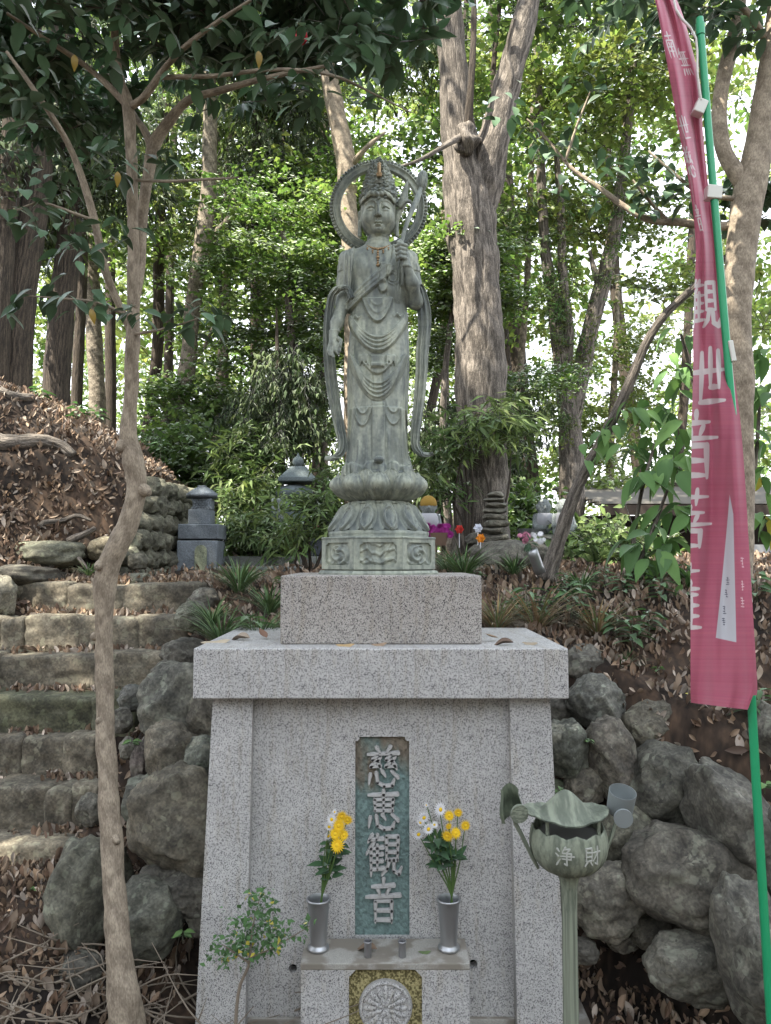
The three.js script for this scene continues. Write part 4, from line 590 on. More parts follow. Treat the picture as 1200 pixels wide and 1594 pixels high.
    if (i === 7 || i < 2) { const pg = new THREE.PlaneGeometry(fw - 0.03, fh - 0.02, 90, 60), p = pg.attributes.position; for (let k = 0; k < p.count; k++) { const u = p.getX(k) / (fw / 2), v = p.getY(k) / (fh / 2); let z = 0;
        if (i === 0) { const w = Math.abs(u); z = 0.006 * Math.max(0, Math.sin((v * 1.6 + Math.cos(u * 6) * 0.28 + 0.1 * Math.sin(u * 17)) * 6.5)) * sstep(-0.75, -0.5, v) + 0.005 * g1((v + 0.45 + 0.12 * Math.sin(u * 9)) / 0.12) + 0.005 * g1((w - 0.3 - 0.3 * v) / 0.06); }
        else { const s = i === 1 ? 1 : -1, e = Math.hypot((u * s + 0.05) * 1.1, (v + 0.05) * 1.0); z = 0.009 * sstep(0.75, 0.45, e) + 0.004 * Math.sin(e * 16 + Math.atan2(v, u) * 2) * sstep(0.8, 0.5, e) + 0.004 * g1((Math.hypot(u * s - 0.1, v - 0.42) - 0.16) / 0.05) + 0.005 * g1((v + 0.55 + 0.1 * Math.sin(u * 12)) / 0.12); }
        p.setZ(k, z); } pg.computeVertexNormals(); const q = bronze('panel_relief', pg.toNonIndexed(), foot, i + 3); q.position.set(Math.sin(an) * (ap - 0.0113), yF + fh / 2, Math.cos(an) * (ap - 0.0113)); q.rotation.y = an; }
  }
}

// ---------------------------------------------------------------- vases and cut flowers
const petalMat = (r, g, b) => new THREE.MeshPhysicalMaterial({ color: C(r, g, b), roughness: 1, transmission: 0.2, thickness: 0, side: THREE.DoubleSide });
const YELLOW = petalMat(0.85, 0.58, 0.02), WHITE = petalMat(0.82, 0.82, 0.84), GREENSTEM = std({ color: C(0.07, 0.13, 0.03), roughness: 0.7 });
function daisyGeo(r, n = 18) { const B = new Leaves(), q = rand(n); for (let k = 0; k < 2; k++) for (let i = 0; i < n; i++) { const a = (i + k * 0.5) / n * 6.2832, e = 0.15 + k * 0.35 + q() * 0.15; B.leaf(aim(V(0, 0, k * 0.002), V(Math.cos(a), Math.sin(a), e), V(-Math.cos(a) * e, -Math.sin(a) * e, 1)), r * (1 - k * 0.25), r * 0.26, { rows: 2, bend: 0.15, fold: 0.15, stalk: 0.05 }); } return B.build(); }
const DAISY = daisyGeo(0.026), DAISY_EYE = new THREE.SphereGeometry(0.0075, 10, 8).scale(1, 1, 0.6);
{
  const vase = (px, py, label) => { // px, py of the foot's centre
    const d = 3.0, p = at(px, py, d), V0 = thing('flower_vase', label, 'vase', V(p.x, 0.432, p.z), 'steel flower vases on the altar');
    const pr = [[0, 0.001], [0.038, 0.001], [0.041, 0.004], [0.041, 0.012], [0.033, 0.018], [0.031, 0.024], [0.0335, 0.08], [0.040, 0.160], [0.042, 0.176], [0.047, 0.180], [0.047, 0.187], [0.043, 0.189], [0.039, 0.187], [0.037, 0.17], [0.030, 0.05], [0, 0.05]];
    const g = new THREE.LatheGeometry(pr.map(([r, y]) => new THREE.Vector2(r, y)), 40); part('vessel', g, MAT.steel, V0); part('water', new THREE.CircleGeometry(0.036, 24).rotateX(-Math.PI / 2).translate(0, 0.155, 0), std({ color: C(0.02, 0.022, 0.018), roughness: 0.08 }), V0); return V0.position; };
  const a = vase(495.5, 1462, 'steel vase holding the narrow bunch of yellow and white flowers'), b = vase(698.5, 1458, 'steel vase holding the wide spread of white and yellow flowers');
  function bouquet(label, root, heads, sprigs, seed) {
    const G = thing('flower_bouquet', label, 'flowers', V(root.x, root.y + 0.056, root.z), 'cut flowers on the altar'), r = rand(seed), neck = V(0.012, 0.135, 0.0), stems = [];
    heads.forEach(([px, py, kind, s, z]) => {
      const p = at(px, py, 3.0 - (z ?? 0)).sub(G.position), mid = V(lerp(neck.x, p.x, 0.45) + (r() - 0.5) * 0.02, lerp(neck.y, p.y, 0.5), lerp(0, p.z, 0.4));
      stems.push(tube([V((r() - 0.5) * 0.02, 0.002, (r() - 0.5) * 0.02), neck.clone(), mid, p], [0.003, 0.003, 0.0022, 0.0018], { seg: 6, step: 0.03 }));
      const f = part(kind === 'y' ? 'yellow_flower' : 'white_flower', DAISY, kind === 'y' ? YELLOW : WHITE, G); f.position.copy(p); f.scale.setScalar(s ?? 1); f.rotation.set(-0.5 + r() * 0.9, (r() - 0.5) * 1.6, r() * 6); part('flower_eye', DAISY_EYE, YELLOW, f).position.z = 0.006;
    });
    part('stems', merge(stems), GREENSTEM, G);
    const B = new Leaves(); for (const [px, py, n, L, z] of sprigs) { const p = at(px, py, 3.0 - (z ?? 0)).sub(G.position); for (let i = 0; i < n; i++) { const dir = dirRand(r); dir.y = Math.abs(dir.y) * 0.6 + 0.05; if (dir.z < 0) dir.z *= 0.4; const k = 0.7 + r() * 0.6; B.leaf(aim(p.clone().add(V((r() - 0.5) * 0.02, (r() - 0.5) * 0.03, (r() - 0.5) * 0.02)), dir, V(0, 1, 0.6)), L * (0.75 + r() * 0.5), L * 0.5, { rows: 5, bend: 0.35, fold: 0.2, color: [0.030 * k, 0.085 * k, 0.028 * k] }); } }
    part('leaves', B.build(), MAT.leafMid, G, 'stuff');
  }
  bouquet('narrow bunch of yellow daisies and white blooms leaning against the tablet', a, [[526, 1316, 'y', 1.15, 0.06], [531, 1271, 'y', 0.95], [541, 1276, 'y', 0.85, 0.02], [528, 1285, 'y', 1.05, 0.04], [522, 1298, 'y', 0.95, 0.05], [534, 1300, 'y', 0.9, 0.03], [517, 1275, 'w', 0.9], [513, 1286, 'w', 0.85, 0.03], [510, 1301, 'w', 0.8, 0.02], [520, 1264, 'w', 0.5]], [[512, 1352, 14, 0.055], [517, 1365, 8, 0.05], [522, 1330, 10, 0.045], [510, 1315, 5, 0.04], [527, 1322, 6, 0.045]], 4);
  bouquet('wide bunch with white blooms on one side and yellow on the other', b, [[659, 1272, 'w', 1.0], [666, 1290, 'w', 1.0, 0.03], [651, 1298, 'w', 0.95], [684, 1260, 'w', 1.1], [655, 1280, 'w', 0.7, 0.03], [664, 1253, 'w', 0.4], [676, 1284, 'w', 0.6], [699, 1270, 'y', 0.85], [713, 1265, 'y', 0.75], [724, 1285, 'y', 0.85], [709, 1297, 'y', 0.9, 0.03], [697, 1301, 'y', 0.95, 0.04], [698, 1286, 'y', 0.6]], [[690, 1345, 16, 0.055], [684, 1330, 10, 0.06], [678, 1309, 9, 0.055], [697, 1335, 8, 0.05], [706, 1340, 7, 0.05]], 9);
}

// ---------------------------------------------------------------- donation box on a post
{
  const d = 2.48, base = at(888, 1500, d), O = thing('donation_post', 'green bronze lotus shaped donation box on a slim post', 'donation box', V(base.x, H(base.x, -d) - 0.02, -d));
  const l = (px, py, z = 0) => at(px, py, d).sub(O.position).add(V(0, 0, z));
  const mat = std({ map: texture(256, 512, (u, v) => { const k = pow2(u, v, 6, 5, 3, 1), c = pow2(u, v, 40, 3); return mix3([0.37, 0.395, 0.345], [0.525, 0.55, 0.48], clamp(sstep(0.25, 0.75, k) + 0.6 * (c - 0.5), 0, 1)); }), roughness: 0.75, metalness: 0.1 });
  const s = d / FOCAL, cx = l(885, 1320).x, yT = l(885, 1289).y, yB = l(885, 1356).y;
  // post
  const foot = 0, neck = l(888, 1358).y; const pg = new THREE.LatheGeometry([[0.05, foot], [0.05, foot + 0.02], [0.027, foot + 0.03], [0.0245, 0.3], [0.0235, neck - 0.12], [0.025, neck - 0.05], [0.032, neck - 0.015], [0.044, neck + 0.006]].map(([r, y]) => new THREE.Vector2(r, y)), 28); const post = part('post', pg, mat, O); post.position.x = cx;
  // bowl: ribbed lotus with a zigzag rim
  { const nu = 132, nv = 26, pos = [], idx = [], uv = [], R = profile([[0, 0.052], [0.08, 0.078], [0.3, 0.106], [0.6, 0.119], [0.85, 0.117], [1, 0.111]]); for (const inn of [0, 1]) for (let j = 0; j <= nv; j++) for (let i = 0; i <= nu; i++) { const v = j / nv, a = i / nu * 6.28319, zig = 1 + 0.09 * Math.abs(((a * 11 / Math.PI) % 2 + 2) % 2 - 1) * sstep(0.7, 1, v), r = R(v) * (1 + 0.012 * Math.cos(a * 44) * (1 - v * 0.4) + 0.01 * Math.abs(Math.cos(a * 5.5))) - inn * 0.005, y = lerp(yB, yT, v * zig); pos.push(Math.sin(a) * r, y, Math.cos(a) * r); uv.push(i / nu * 3, v * 0.6); }
    const row = nu + 1, off = row * (nv + 1); for (let k = 0; k < 2; k++) for (let j = 0; j < nv; j++) for (let i = 0; i < nu; i++) { const a = k * off + j * row + i, b = a + row; k ? idx.push(a, b, a + 1, b, b + 1, a + 1) : idx.push(a, a + 1, b, b, a + 1, b + 1); } for (let i = 0; i < nu; i++) { const a = nv * row + i, b = off + a; idx.push(a, a + 1, b, b, a + 1, b + 1); }
    const g = new THREE.BufferGeometry(); g.setAttribute('position', new THREE.Float32BufferAttribute(pos, 3)); g.setAttribute('uv', new THREE.Float32BufferAttribute(uv, 2)); g.setIndex(idx); g.computeVertexNormals(); const bowl = part('bowl', g, mat, O); bowl.position.x = cx; part('bowl_floor', new THREE.CylinderGeometry(0.06, 0.05, 0.012, 28).translate(0, yB + 0.006, 0), mat, bowl);
    const glyphs = std({ color: C(0.36, 0.37, 0.33), roughness: 0.7 });
    for (const [n, px] of [['pure', 867], ['wealth', 908]]) { const q = glyphGeo(n, 0.056, 0.0072, 0.006), a = (px - 885) * s / 0.116, p = q.attributes.position; const yy = l(px, 1313).y; for (let i = 0; i < p.count; i++) { const aa = a + p.getX(i) / 0.118, rr = 0.1145 + p.getZ(i) * 1.2 - 0.06 * Math.pow(Math.max(0, -p.getY(i)), 1) * 1.1; p.setXYZ(i, Math.sin(aa) * rr, yy + p.getY(i), Math.cos(aa) * rr); } q.computeVertexNormals(); part('raised_character', q, glyphs, bowl); }
    // dark tray just under the slot and the uprights that carry the roof
    part('coin_tray', new THREE.CylinderGeometry(0.104, 0.104, 0.005, 32).translate(cx, lerp(yB, yT, 0.86), 0), std({ color: C(0.10, 0.10, 0.09), roughness: 0.8 }), O);
    const roofY = l(885, 1258).y; for (const a of [0.9, -0.9, 2.3, -2.3]) part('upright', new THREE.CylinderGeometry(0.006, 0.006, roofY - yT + 0.03, 8).translate(cx + Math.sin(a) * 0.1, (roofY + yT) / 2 - 0.028, Math.cos(a) * 0.1), mat, O); }
  // roof: a drooping lotus leaf
  { const n = 40, m = 72, pos = [], idx = [], uv = [], top = l(880, 1229).y; for (let j = 0; j <= n; j++) for (let i = 0; i <= m; i++) { const t = j / n, a = i / m * 6.28319, rr = 0.134 * t * (1 + 0.012 * Math.cos(a * 7 + 1) * t), side = Math.abs(Math.sin(a)), y = top - 0.058 * sstep(0.0, 0.72, t) - 0.012 * t + 0.012 * sstep(0.65, 1, t) * side - 0.010 * sstep(0.5, 1, t) * (1 - side) + 0.0015 * Math.cos(a * 14) * t * t; pos.push(Math.sin(a) * rr * 1.0, y, Math.cos(a) * rr * 0.82); uv.push(rr * Math.sin(a) * 4 + 0.5, rr * Math.cos(a) * 2); }
    const row = m + 1; for (let j = 0; j < n; j++) for (let i = 0; i < m; i++) { const a = j * row + i, b = a + row; idx.push(a, b, a + 1, b, b + 1, a + 1); } const g = new THREE.BufferGeometry(); g.setAttribute('position', new THREE.Float32BufferAttribute(pos, 3)); g.setAttribute('uv', new THREE.Float32BufferAttribute(uv, 2)); g.setIndex(idx); g.computeVertexNormals();
    const under = g.clone(); under.translate(0, -0.004, 0); const roof = part('roof', merge([g, under]), mat, O); roof.position.x = l(880, 1240).x; }
  // a lotus flower cup and a leaf on stalks at either side
  const cup = (rT, rB, h) => { const g = new THREE.LatheGeometry([[0, 0], [rB, 0], [rB + 0.004, 0.01], [rT, h], [rT - 0.003, h], [rB, 0.012], [0, 0.008]].map(([r, y]) => new THREE.Vector2(r, y)), 28); return g; };
  const grey = std({ color: C(0.21, 0.235, 0.235), roughness: 0.6, metalness: 0.2 });
  { const e = part('seed_head', new THREE.CylinderGeometry(0.029, 0.029, 0.008, 28).rotateX(Math.PI / 2), grey, O); e.position.copy(l(962, 1265, 0.055)); e.rotation.set(0.1, -0.1, 0); const c = part('lotus_cup', cup(0.043, 0.037, 0.075), grey, O); c.position.copy(l(970, 1270, -0.04)); c.rotation.set(0.35, 0, -0.06);
    part('stalk', tube([l(927, 1352, 0), l(936, 1335, 0.01), l(950, 1302, 0.01), l(959, 1280, 0.0), l(962, 1268, 0.01)], [0.0045, 0.005, 0.006, 0.0065, 0.007], { seg: 8, step: 0.02 }), mat, O); part('stalk', tube([l(936, 1348, -0.01), l(947, 1318, -0.015), l(961, 1290, -0.03), l(968, 1274, -0.04)], [0.004, 0.005, 0.005, 0.005], { seg: 8, step: 0.02 }), mat, O); }
  { const dark = std({ map: mat.map, color: C(0.62, 0.68, 0.62), roughness: 0.7 }); const e = part('seed_head', new THREE.CylinderGeometry(0.0285, 0.0285, 0.01, 28).rotateX(Math.PI / 2), mat, O); e.position.copy(l(805.5, 1261, 0.035)); e.rotation.set(0.1, 0.2, 0);
    const n = 24, pos = [], idx = []; for (let j = 0; j <= 12; j++) for (let i = 0; i <= n; i++) { const t = j / 12, a = (i / n - 0.5) * 4.4, r = 0.033 + 0.006 * Math.sin(t * 5) + 0.004 * Math.cos(a * 3); pos.push(Math.sin(a) * r, (t - 0.5) * 0.108 + 0.008 * Math.sin(a * 2), -Math.cos(a) * r * 0.8); } for (let j = 0; j < 12; j++) for (let i = 0; i < n; i++) { const a = j * (n + 1) + i, b = a + n + 1; idx.push(a, a + 1, b, b, a + 1, b + 1); } const g = new THREE.BufferGeometry(); g.setAttribute('position', new THREE.Float32BufferAttribute(pos, 3)); g.setIndex(idx); g.computeVertexNormals(); boxUV(g, 0.2); const k = g.toNonIndexed(); const q = part('curled_leaf', boxUV(k, 0.2), dark, O); q.position.copy(l(794, 1253, 0.0)); q.rotation.set(0.1, 0.3, 0.12);
    part('stalk', tube([l(838, 1352, 0), l(828, 1333, 0.005), l(812, 1300, 0.01), l(800, 1276, 0.01), l(798, 1262, 0.0)], [0.0045, 0.0065, 0.007, 0.0065, 0.006], { seg: 8, step: 0.02 }), mat, O); }
}

// ---------------------------------------------------------------- red prayer banner on a green pole
{
  const d = 2.5, F = thing('prayer_banner', 'faded red prayer banner with white characters on a green pole', 'banner', V(1.27, 0.1, -d)), l = (px, py, z = 0) => at(px, py, d).sub(F.position).add(V(0, 0, z));
  const green = std({ color: C(0.015, 0.30, 0.125), roughness: 0.35 }), tabM = std({ color: C(0.62, 0.62, 0.56), roughness: 0.8 });
  const bot = at(1203.5, 1640, d); const dirp = l(1089, 28).sub(l(1198, 1560)), low = l(1198, 1560).addScaledVector(dirp, -0.14); low.y = -0.15;
  part('pole', tube([low, l(1198, 1560), l(1176, 1200), l(1156, 840), l(1128, 500), l(1106, 240), l(1089, 28)], [0.0135, 0.0135, 0.0135, 0.0128, 0.0125, 0.0125, 0.0125], { seg: 12, step: 0.1 }), green, F);
  part('pole_cap', new THREE.CylinderGeometry(0.0155, 0.0155, 0.04, 14).translate(...l(1090, 46).toArray()), green, F);
  // cloth: outline rows (y, left, right) as it hangs; folds run down its length
  const rows = [[-30, 1012, 1040], [20, 1024, 1062], [70, 1033, 1076], [130, 1044, 1090], [200, 1056, 1094], [300, 1075, 1104], [380, 1083, 1116], [450, 1081, 1123], [520, 1079, 1133], [580, 1079, 1142], [650, 1077, 1152], [750, 1076, 1160], [850, 1075, 1166], [950, 1075, 1172], [1050, 1075, 1178], [1080, 1075, 1178.5], [1096, 1076, 1172]];
  const Lx = profile(rows.map((r) => [r[0], r[1]])), Rx = profile(rows.map((r) => [r[0], r[2]])), nu = 36, nv = 150, pos = [], uv = [], idx = [], y0 = -30, y1 = 1094;
  for (let j = 0; j <= nv; j++) for (let i = 0; i <= nu; i++) { const v = j / nv, u = i / nu, hem = 12 * Math.max(0, v - 0.96) / 0.04 * u * (u < 0.93 ? 1 : -1), py = lerp(y0, y1, v) + hem, px = lerp(Lx(py), Rx(py), u), tw = sstep(0.42, 0.30, v), z = 0.05 * Math.sin(u * 3.6 + v * 4.5) * (0.4 + v) + 0.026 * Math.sin(u * 9 - v * 9 + 1) + 0.007 * Math.sin(u * 21 + v * 14) + tw * 0.05 * (0.5 - u) + 0.012 * Math.sin(v * 30) * (1 - u) * 0.3; const zz = z * 0.9 + 0.045 * sstep(0.5, 0.57, v) * sstep(0.2, 0.6, u) + (u > 0.86 ? -0.02 * (u - 0.86) / 0.14 : 0), q = at(px, py, d - zz).sub(F.position); pos.push(q.x, q.y, q.z); uv.push(u, 1 - v); }
  for (let j = 0; j < nv; j++) for (let i = 0; i < nu; i++) { const a = j * (nu + 1) + i, b = a + nu + 1; idx.push(a, b, a + 1, b, b + 1, a + 1); }
  const g = new THREE.BufferGeometry(); g.setAttribute('position', new THREE.Float32BufferAttribute(pos, 3)); g.setAttribute('uv', new THREE.Float32BufferAttribute(uv, 2)); g.setIndex(idx); g.computeVertexNormals();
  // the print
  const W = 256, Hc = 1536, cv = document.createElement('canvas'); cv.width = W; cv.height = Hc; const c = cv.getContext('2d'), r = rand(6);
  c.fillStyle = '#ad5c70'; c.fillRect(0, 0, W, Hc); const yv = (py) => (py - y0) / (y1 - y0) * Hc, ux = (px, py) => (px - Lx(py)) / (Rx(py) - Lx(py)) * W;
  for (let i = 0; i < 900; i++) { c.fillStyle = r() < 0.5 ? 'rgba(205,105,120,0.06)' : 'rgba(140,40,70,0.06)'; c.fillRect(0, r() * Hc, W, 1 + r() * 3); } // weave slubs and fading
  for (let i = 0; i < 60; i++) { c.fillStyle = 'rgba(214,130,140,0.05)'; c.beginPath(); c.ellipse(r() * W, r() * Hc * 0.4, 20 + r() * 60, 30 + r() * 90, 0, 0, 7); c.fill(); }
  c.fillStyle = c.strokeStyle = '#cdc3c2'; c.lineCap = 'round'; c.lineJoin = 'round';
  // characters are brushed on a field laid at their place on the cloth; those on the free edge run out of sight
  const sy = Hc / (y1 - y0), field = (py) => { const w = Rx(py) - Lx(py); c.setTransform(W / w, 0, 0, sy, -Lx(py) * W / w, -y0 * sy); };
  const brushed = (strokes, x, y, w, h, wid, lean = 0) => { field(y); for (const st of strokes) { const P = st.map(([gx, gy]) => [x + (gx - 50) / 100 * w + lean * (gy - 50) / 100 * h, y + (gy - 50) / 100 * h]); for (let i = 0; i < P.length - 1; i++) { const [ax, ay] = P[i], [bx, by] = P[i + 1], n = 40; for (let k = 0; k <= n; k++) { const q = k / n, last = i === P.length - 2, e = wid * (1.0 - (last ? 0.55 : 0.15) * q * q) * (i ? 1 : 0.75 + 0.25 * Math.min(1, q * 3)); c.beginPath(); c.ellipse(lerp(ax, bx, q), lerp(ay, by, q), e * 0.5, e * 0.62, 0.5, 0, 7); c.fill(); } } } };
  const WORLD = [[[2, 40], [98, 34]], [[26, 8], [28, 88]], [[28, 88], [94, 84]], [[54, 0], [54, 64]], [[80, 4], [79, 64]], [[54, 63], [79, 62]]], POX = [[[8, 14], [92, 12]], [[34, 0], [36, 26]], [[67, 0], [64, 26]], [[50, 28], [50, 37]], [[20, 41], [82, 39]], [[36, 45], [41, 55]], [[68, 44], [60, 55]], [[2, 62], [98, 58]], [[28, 70], [28, 98]], [[28, 70], [74, 70], [72, 98]], [[28, 95], [72, 95]]], SAL = [[[8, 12], [92, 10]], [[34, 0], [36, 22]], [[67, 0], [64, 22]], [[20, 30], [20, 96]], [[20, 30], [36, 44], [22, 58]], [[68, 26], [68, 36]], [[46, 38], [92, 37]], [[52, 46], [88, 46]], [[50, 46], [40, 96]], [[70, 46], [70, 96]], [[54, 62], [90, 62]], [[54, 78], [90, 78]], [[46, 95], [96, 95]]], SOUTH = [[[16, 16], [84, 14]], [[50, 0], [50, 28]], [[18, 32], [16, 98]], [[18, 32], [82, 32], [82, 96]], [[38, 40], [44, 52]], [[64, 40], [56, 52]], [[30, 56], [70, 56]], [[30, 72], [70, 72]], [[50, 56], [50, 94]]], NONE2 = [[[30, 0], [14, 22]], [[22, 14], [88, 12]], [[4, 36], [96, 34]], [[6, 58], [94, 57]], [[28, 14], [28, 58]], [[46, 14], [46, 58]], [[64, 14], [64, 58]], [[18, 70], [10, 92]], [[38, 70], [40, 90]], [[58, 70], [62, 90]], [[78, 68], [90, 90]]];
  for (const [g2, x, y, w, h] of [[SOUTH, 1044, 70, 15, 42], [NONE2, 1067, 98, 16, 46], [WORLD, 1066, 200, 14, 40], [GLYPH.mercy, 1074, 254, 13, 50], [GLYPH.sound, 1088, 340, 9, 40]]) brushed(g2, x, y, w, h, 2.1, 0.12);
  brushed(GLYPH.see, 1096, 474, 46, 78, 6); brushed(WORLD, 1104, 590, 52, 96, 8.5, -0.06); brushed(GLYPH.sound, 1084, 694, 72, 104, 8.5); brushed(POX, 1074, 808, 68, 92, 7.5); brushed(SAL, 1064, 930, 58, 104, 7.5);
  // the donor's strip and small writing
  field(900); c.fillStyle = '#bfbfc4'; c.beginPath(); for (const [x, y] of [[1141, 770], [1146, 800], [1142, 1000], [1112, 993]]) c.lineTo(x, y); c.fill();
  const marks = (x, y, w, h, wid) => { const q = []; for (let i = 0; i < 4; i++) q.push([[8 + r() * 30, 8 + i * 26], [55 + r() * 40, 4 + i * 26 + r() * 10]]); q.push([[45, 0], [50 + r() * 12, 96]]); brushed(q, x, y, w, h, wid); };
  c.fillStyle = 'rgba(70,70,85,0.5)'; for (const [x, y, h] of [[1133, 905, 13], [1131, 924, 13], [1128, 950, 14], [1127, 968, 12]]) marks(x, y, 7, h, 0.9);
  c.fillStyle = 'rgba(226,196,200,0.85)'; for (const y of [876, 912, 938]) marks(1156, y, 7, 17, 1);
  c.setTransform(1, 0, 0, 1, 0, 0);
  const t = new THREE.CanvasTexture(cv); t.colorSpace = THREE.SRGBColorSpace; t.magFilter = THREE.LinearFilter;
  part('cloth', g, new THREE.MeshPhysicalMaterial({ map: t, roughness: 1, transmission: 0.34, thickness: 0, side: THREE.DoubleSide }), F);
  for (const [px, py, w, h, lean] of [[1089, 168, 17, 24, -0.4], [1110, 301, 24, 22, -0.08], [1137, 548, 8, 34, 0.15], [1163, 925, 8, 26, 0.1]]) { const s = d / FOCAL, o = part('banner_loop', new RoundedBoxGeometry(w * s, h * s, 0.036, 2, 0.004), tabM, F); o.position.copy(l(px, py)); o.rotation.z = lean; }
  part('top_ribbon', tube([l(1088, 160, 0.016), l(1082, 120, 0.02), l(1078, 60, 0.02), l(1052, 22, 0.01), l(1046, -20, 0)], [0.005, 0.004, 0.004, 0.005, 0.005], { seg: 6, step: 0.05 }), tabM, F);
}

// ---------------------------------------------------------------- small stone things on the terrace
const stoneTone = (r, g, b, seed) => (x, y, z) => { const k = 1 + 0.5 * fbm(x * 9 + seed, y * 9, z * 9, 3) + 0.25 * fbm(x * 30, y * 30, z * 30 + seed, 2); return [r * k, g * k, b * k]; };
const carved = (g, tone) => { const k = g.index ? g.toNonIndexed() : g; return boxUV(tint(k, tone), 0.5, R0(), R0()); };
{
  // shrine lantern on a block
  const d = 6.6, s = d / FOCAL, p = at(314, 889, d), G = thing('stone_lantern', 'small grey stone shrine lantern on a square block beside the fieldstone wall', 'lantern', p), T = stoneTone(0.78, 0.84, 0.92, 1), y = (py) => at(314, py, d).y - p.y, x = (px) => at(px, 850, d).x - p.x;
  const bx = (n, x0, x1, ya, yb, dep, zo = 0, rd = 0.01) => { const o = part(n, carved(new RoundedBoxGeometry(x(x1) - x(x0), y(ya) - y(yb), dep, 2, rd), T), MAT.stoneGrey, G); o.position.set((x(x0) + x(x1)) / 2, (y(ya) + y(yb)) / 2, zo); return o; };
  bx('lower_block', 283, 344, 842, 890, 0.33); bx('upper_block', 284, 346, 817, 840, 0.33);
  bx('pedestal', 296, 330, 794, 817, 0.2); const fire = bx('fire_box', 302, 330, 777, 794, 0.16);
  const lat = []; for (let i = -2; i <= 2; i++) for (const a of [0.7, -0.7]) lat.push(moved(new THREE.BoxGeometry(0.010, 0.11, 0.012), i * 0.025, 0, 0, 0, 0, a)); part('lattice', carved(merge(lat), T), MAT.stoneGrey, fire).position.set(0, 0, 0.083);
  const roof = new THREE.LatheGeometry([[0, -0.055], [0.135, -0.05], [0.135, -0.01], [0.08, 0.03], [0.05, 0.045], [0, 0.05]].map(([r, yy]) => new THREE.Vector2(r, yy)), 6, Math.PI / 6); part('roof', carved(roof, T), MAT.stoneGrey, G).position.set(x(313), y(767), 0); bx('finial', 307, 320, 756, 762, 0.06);
  const arch = new THREE.Shape(); arch.moveTo(-0.05, 0); arch.lineTo(0.05, 0); arch.lineTo(0.05, 0.17); arch.absarc(0, 0.17, 0.05, 0, Math.PI); arch.closePath(); const ag = new THREE.ExtrudeGeometry(arch, { depth: 0.012, bevelEnabled: false }); part('arched_tablet', carved(ag, stoneTone(1.0, 1.05, 0.72, 4)), MAT.stoneGrey, G).position.set(x(320), y(889), 0.166);
}
{
  // five-tier stone stupa behind the shrub
  const d = 7.4, p = at(458, 872, d), G = thing('stone_stupa', 'tiered grey stone grave stupa half hidden behind the leafy shrub', 'stupa', V(p.x, p.y - 0.1, p.z)), T = stoneTone(0.62, 0.72, 0.74, 7), y = (py) => at(458, py, d).y - G.position.y, sc = d / FOCAL;
  const put = (n, g) => part(n, carved(g, T), MAT.stoneGrey, G);
  put('base_block', new RoundedBoxGeometry(0.52, y(838) - 0, 0.5, 2, 0.01).translate(0, y(838) / 2, 0)); put('cube', new RoundedBoxGeometry(64 * sc, y(778) - y(838), 0.4, 2, 0.015).translate(0, (y(778) + y(838)) / 2, 0));
  put('sphere', new THREE.SphereGeometry(1, 28, 18).scale(30 * sc, (y(754) - y(782)) / 2, 30 * sc).translate(0, (y(754) + y(782)) / 2, 0));
  put('roof', new THREE.CylinderGeometry(0.10, 0.235, y(727) - y(745), 4, 1).rotateY(Math.PI / 4).translate(0.04, (y(727) + y(745)) / 2, 0)); put('eave', new RoundedBoxGeometry(0.36, y(745) - y(752), 0.36, 2, 0.01).translate(0.04, (y(745) + y(752)) / 2, 0)); put('jewel', new THREE.SphereGeometry(0.055, 18, 12).translate(0.03, y(719), 0)); put('jewel_tip', new THREE.ConeGeometry(0.03, 0.06, 14).translate(0.03, y(709), 0));
}
{
  const kerb = (label, x0, x1, ya, yb, d, mat = MAT.stoneGrey) => { const a = at(x0, ya, d), b = at(x1, yb, d), g = carved(new RoundedBoxGeometry(b.x - a.x, a.y - b.y, 0.14, 2, 0.012), stoneTone(0.85, 0.85, 0.78, x0)); return single('kerb_stone', g, mat, label, 'kerb', V((a.x + b.x) / 2, (a.y + b.y) / 2, -d), 'kerb stones edging the grave plot'); };
  kerb('long upper kerb stone running from the stone lantern towards the statue', 346, 506, 866, 884, 6.9); kerb('low front kerb stone in the grass below the upper kerb', 340, 500, 882, 898, 6.5);
  const box = thing('offering_box', 'small pale yellow framed offering box in front of the stupa', 'box', at(457, 862, 7.0)); { const s = 7.0 / FOCAL, T = std({ color: C(0.50, 0.47, 0.26), roughness: 0.7 }); part('back', new THREE.BoxGeometry(34 * s, 24 * s, 0.1).translate(0, 12 * s, 0), std({ color: C(0.36, 0.36, 0.22), roughness: 0.8 }), box); for (const [w, h, x, y] of [[36, 3, 0, 25], [36, 3, 0, 1], [3, 26, -17, 13], [3, 26, 17, 13]]) part('frame_bar', new THREE.BoxGeometry(w * s, h * s, 0.02).translate(x * s, y * s, 0.06), T, box); }
  const dk = single('grave_marker', carved(new RoundedBoxGeometry(26 * 7 / FOCAL, 34 * 7 / FOCAL, 0.2, 3, 0.02), stoneTone(0.25, 0.27, 0.32, 3)), MAT.stoneGrey, 'dark polished grave marker next to the yellow offering box', 'grave marker', at(489, 850, 7.1));
}
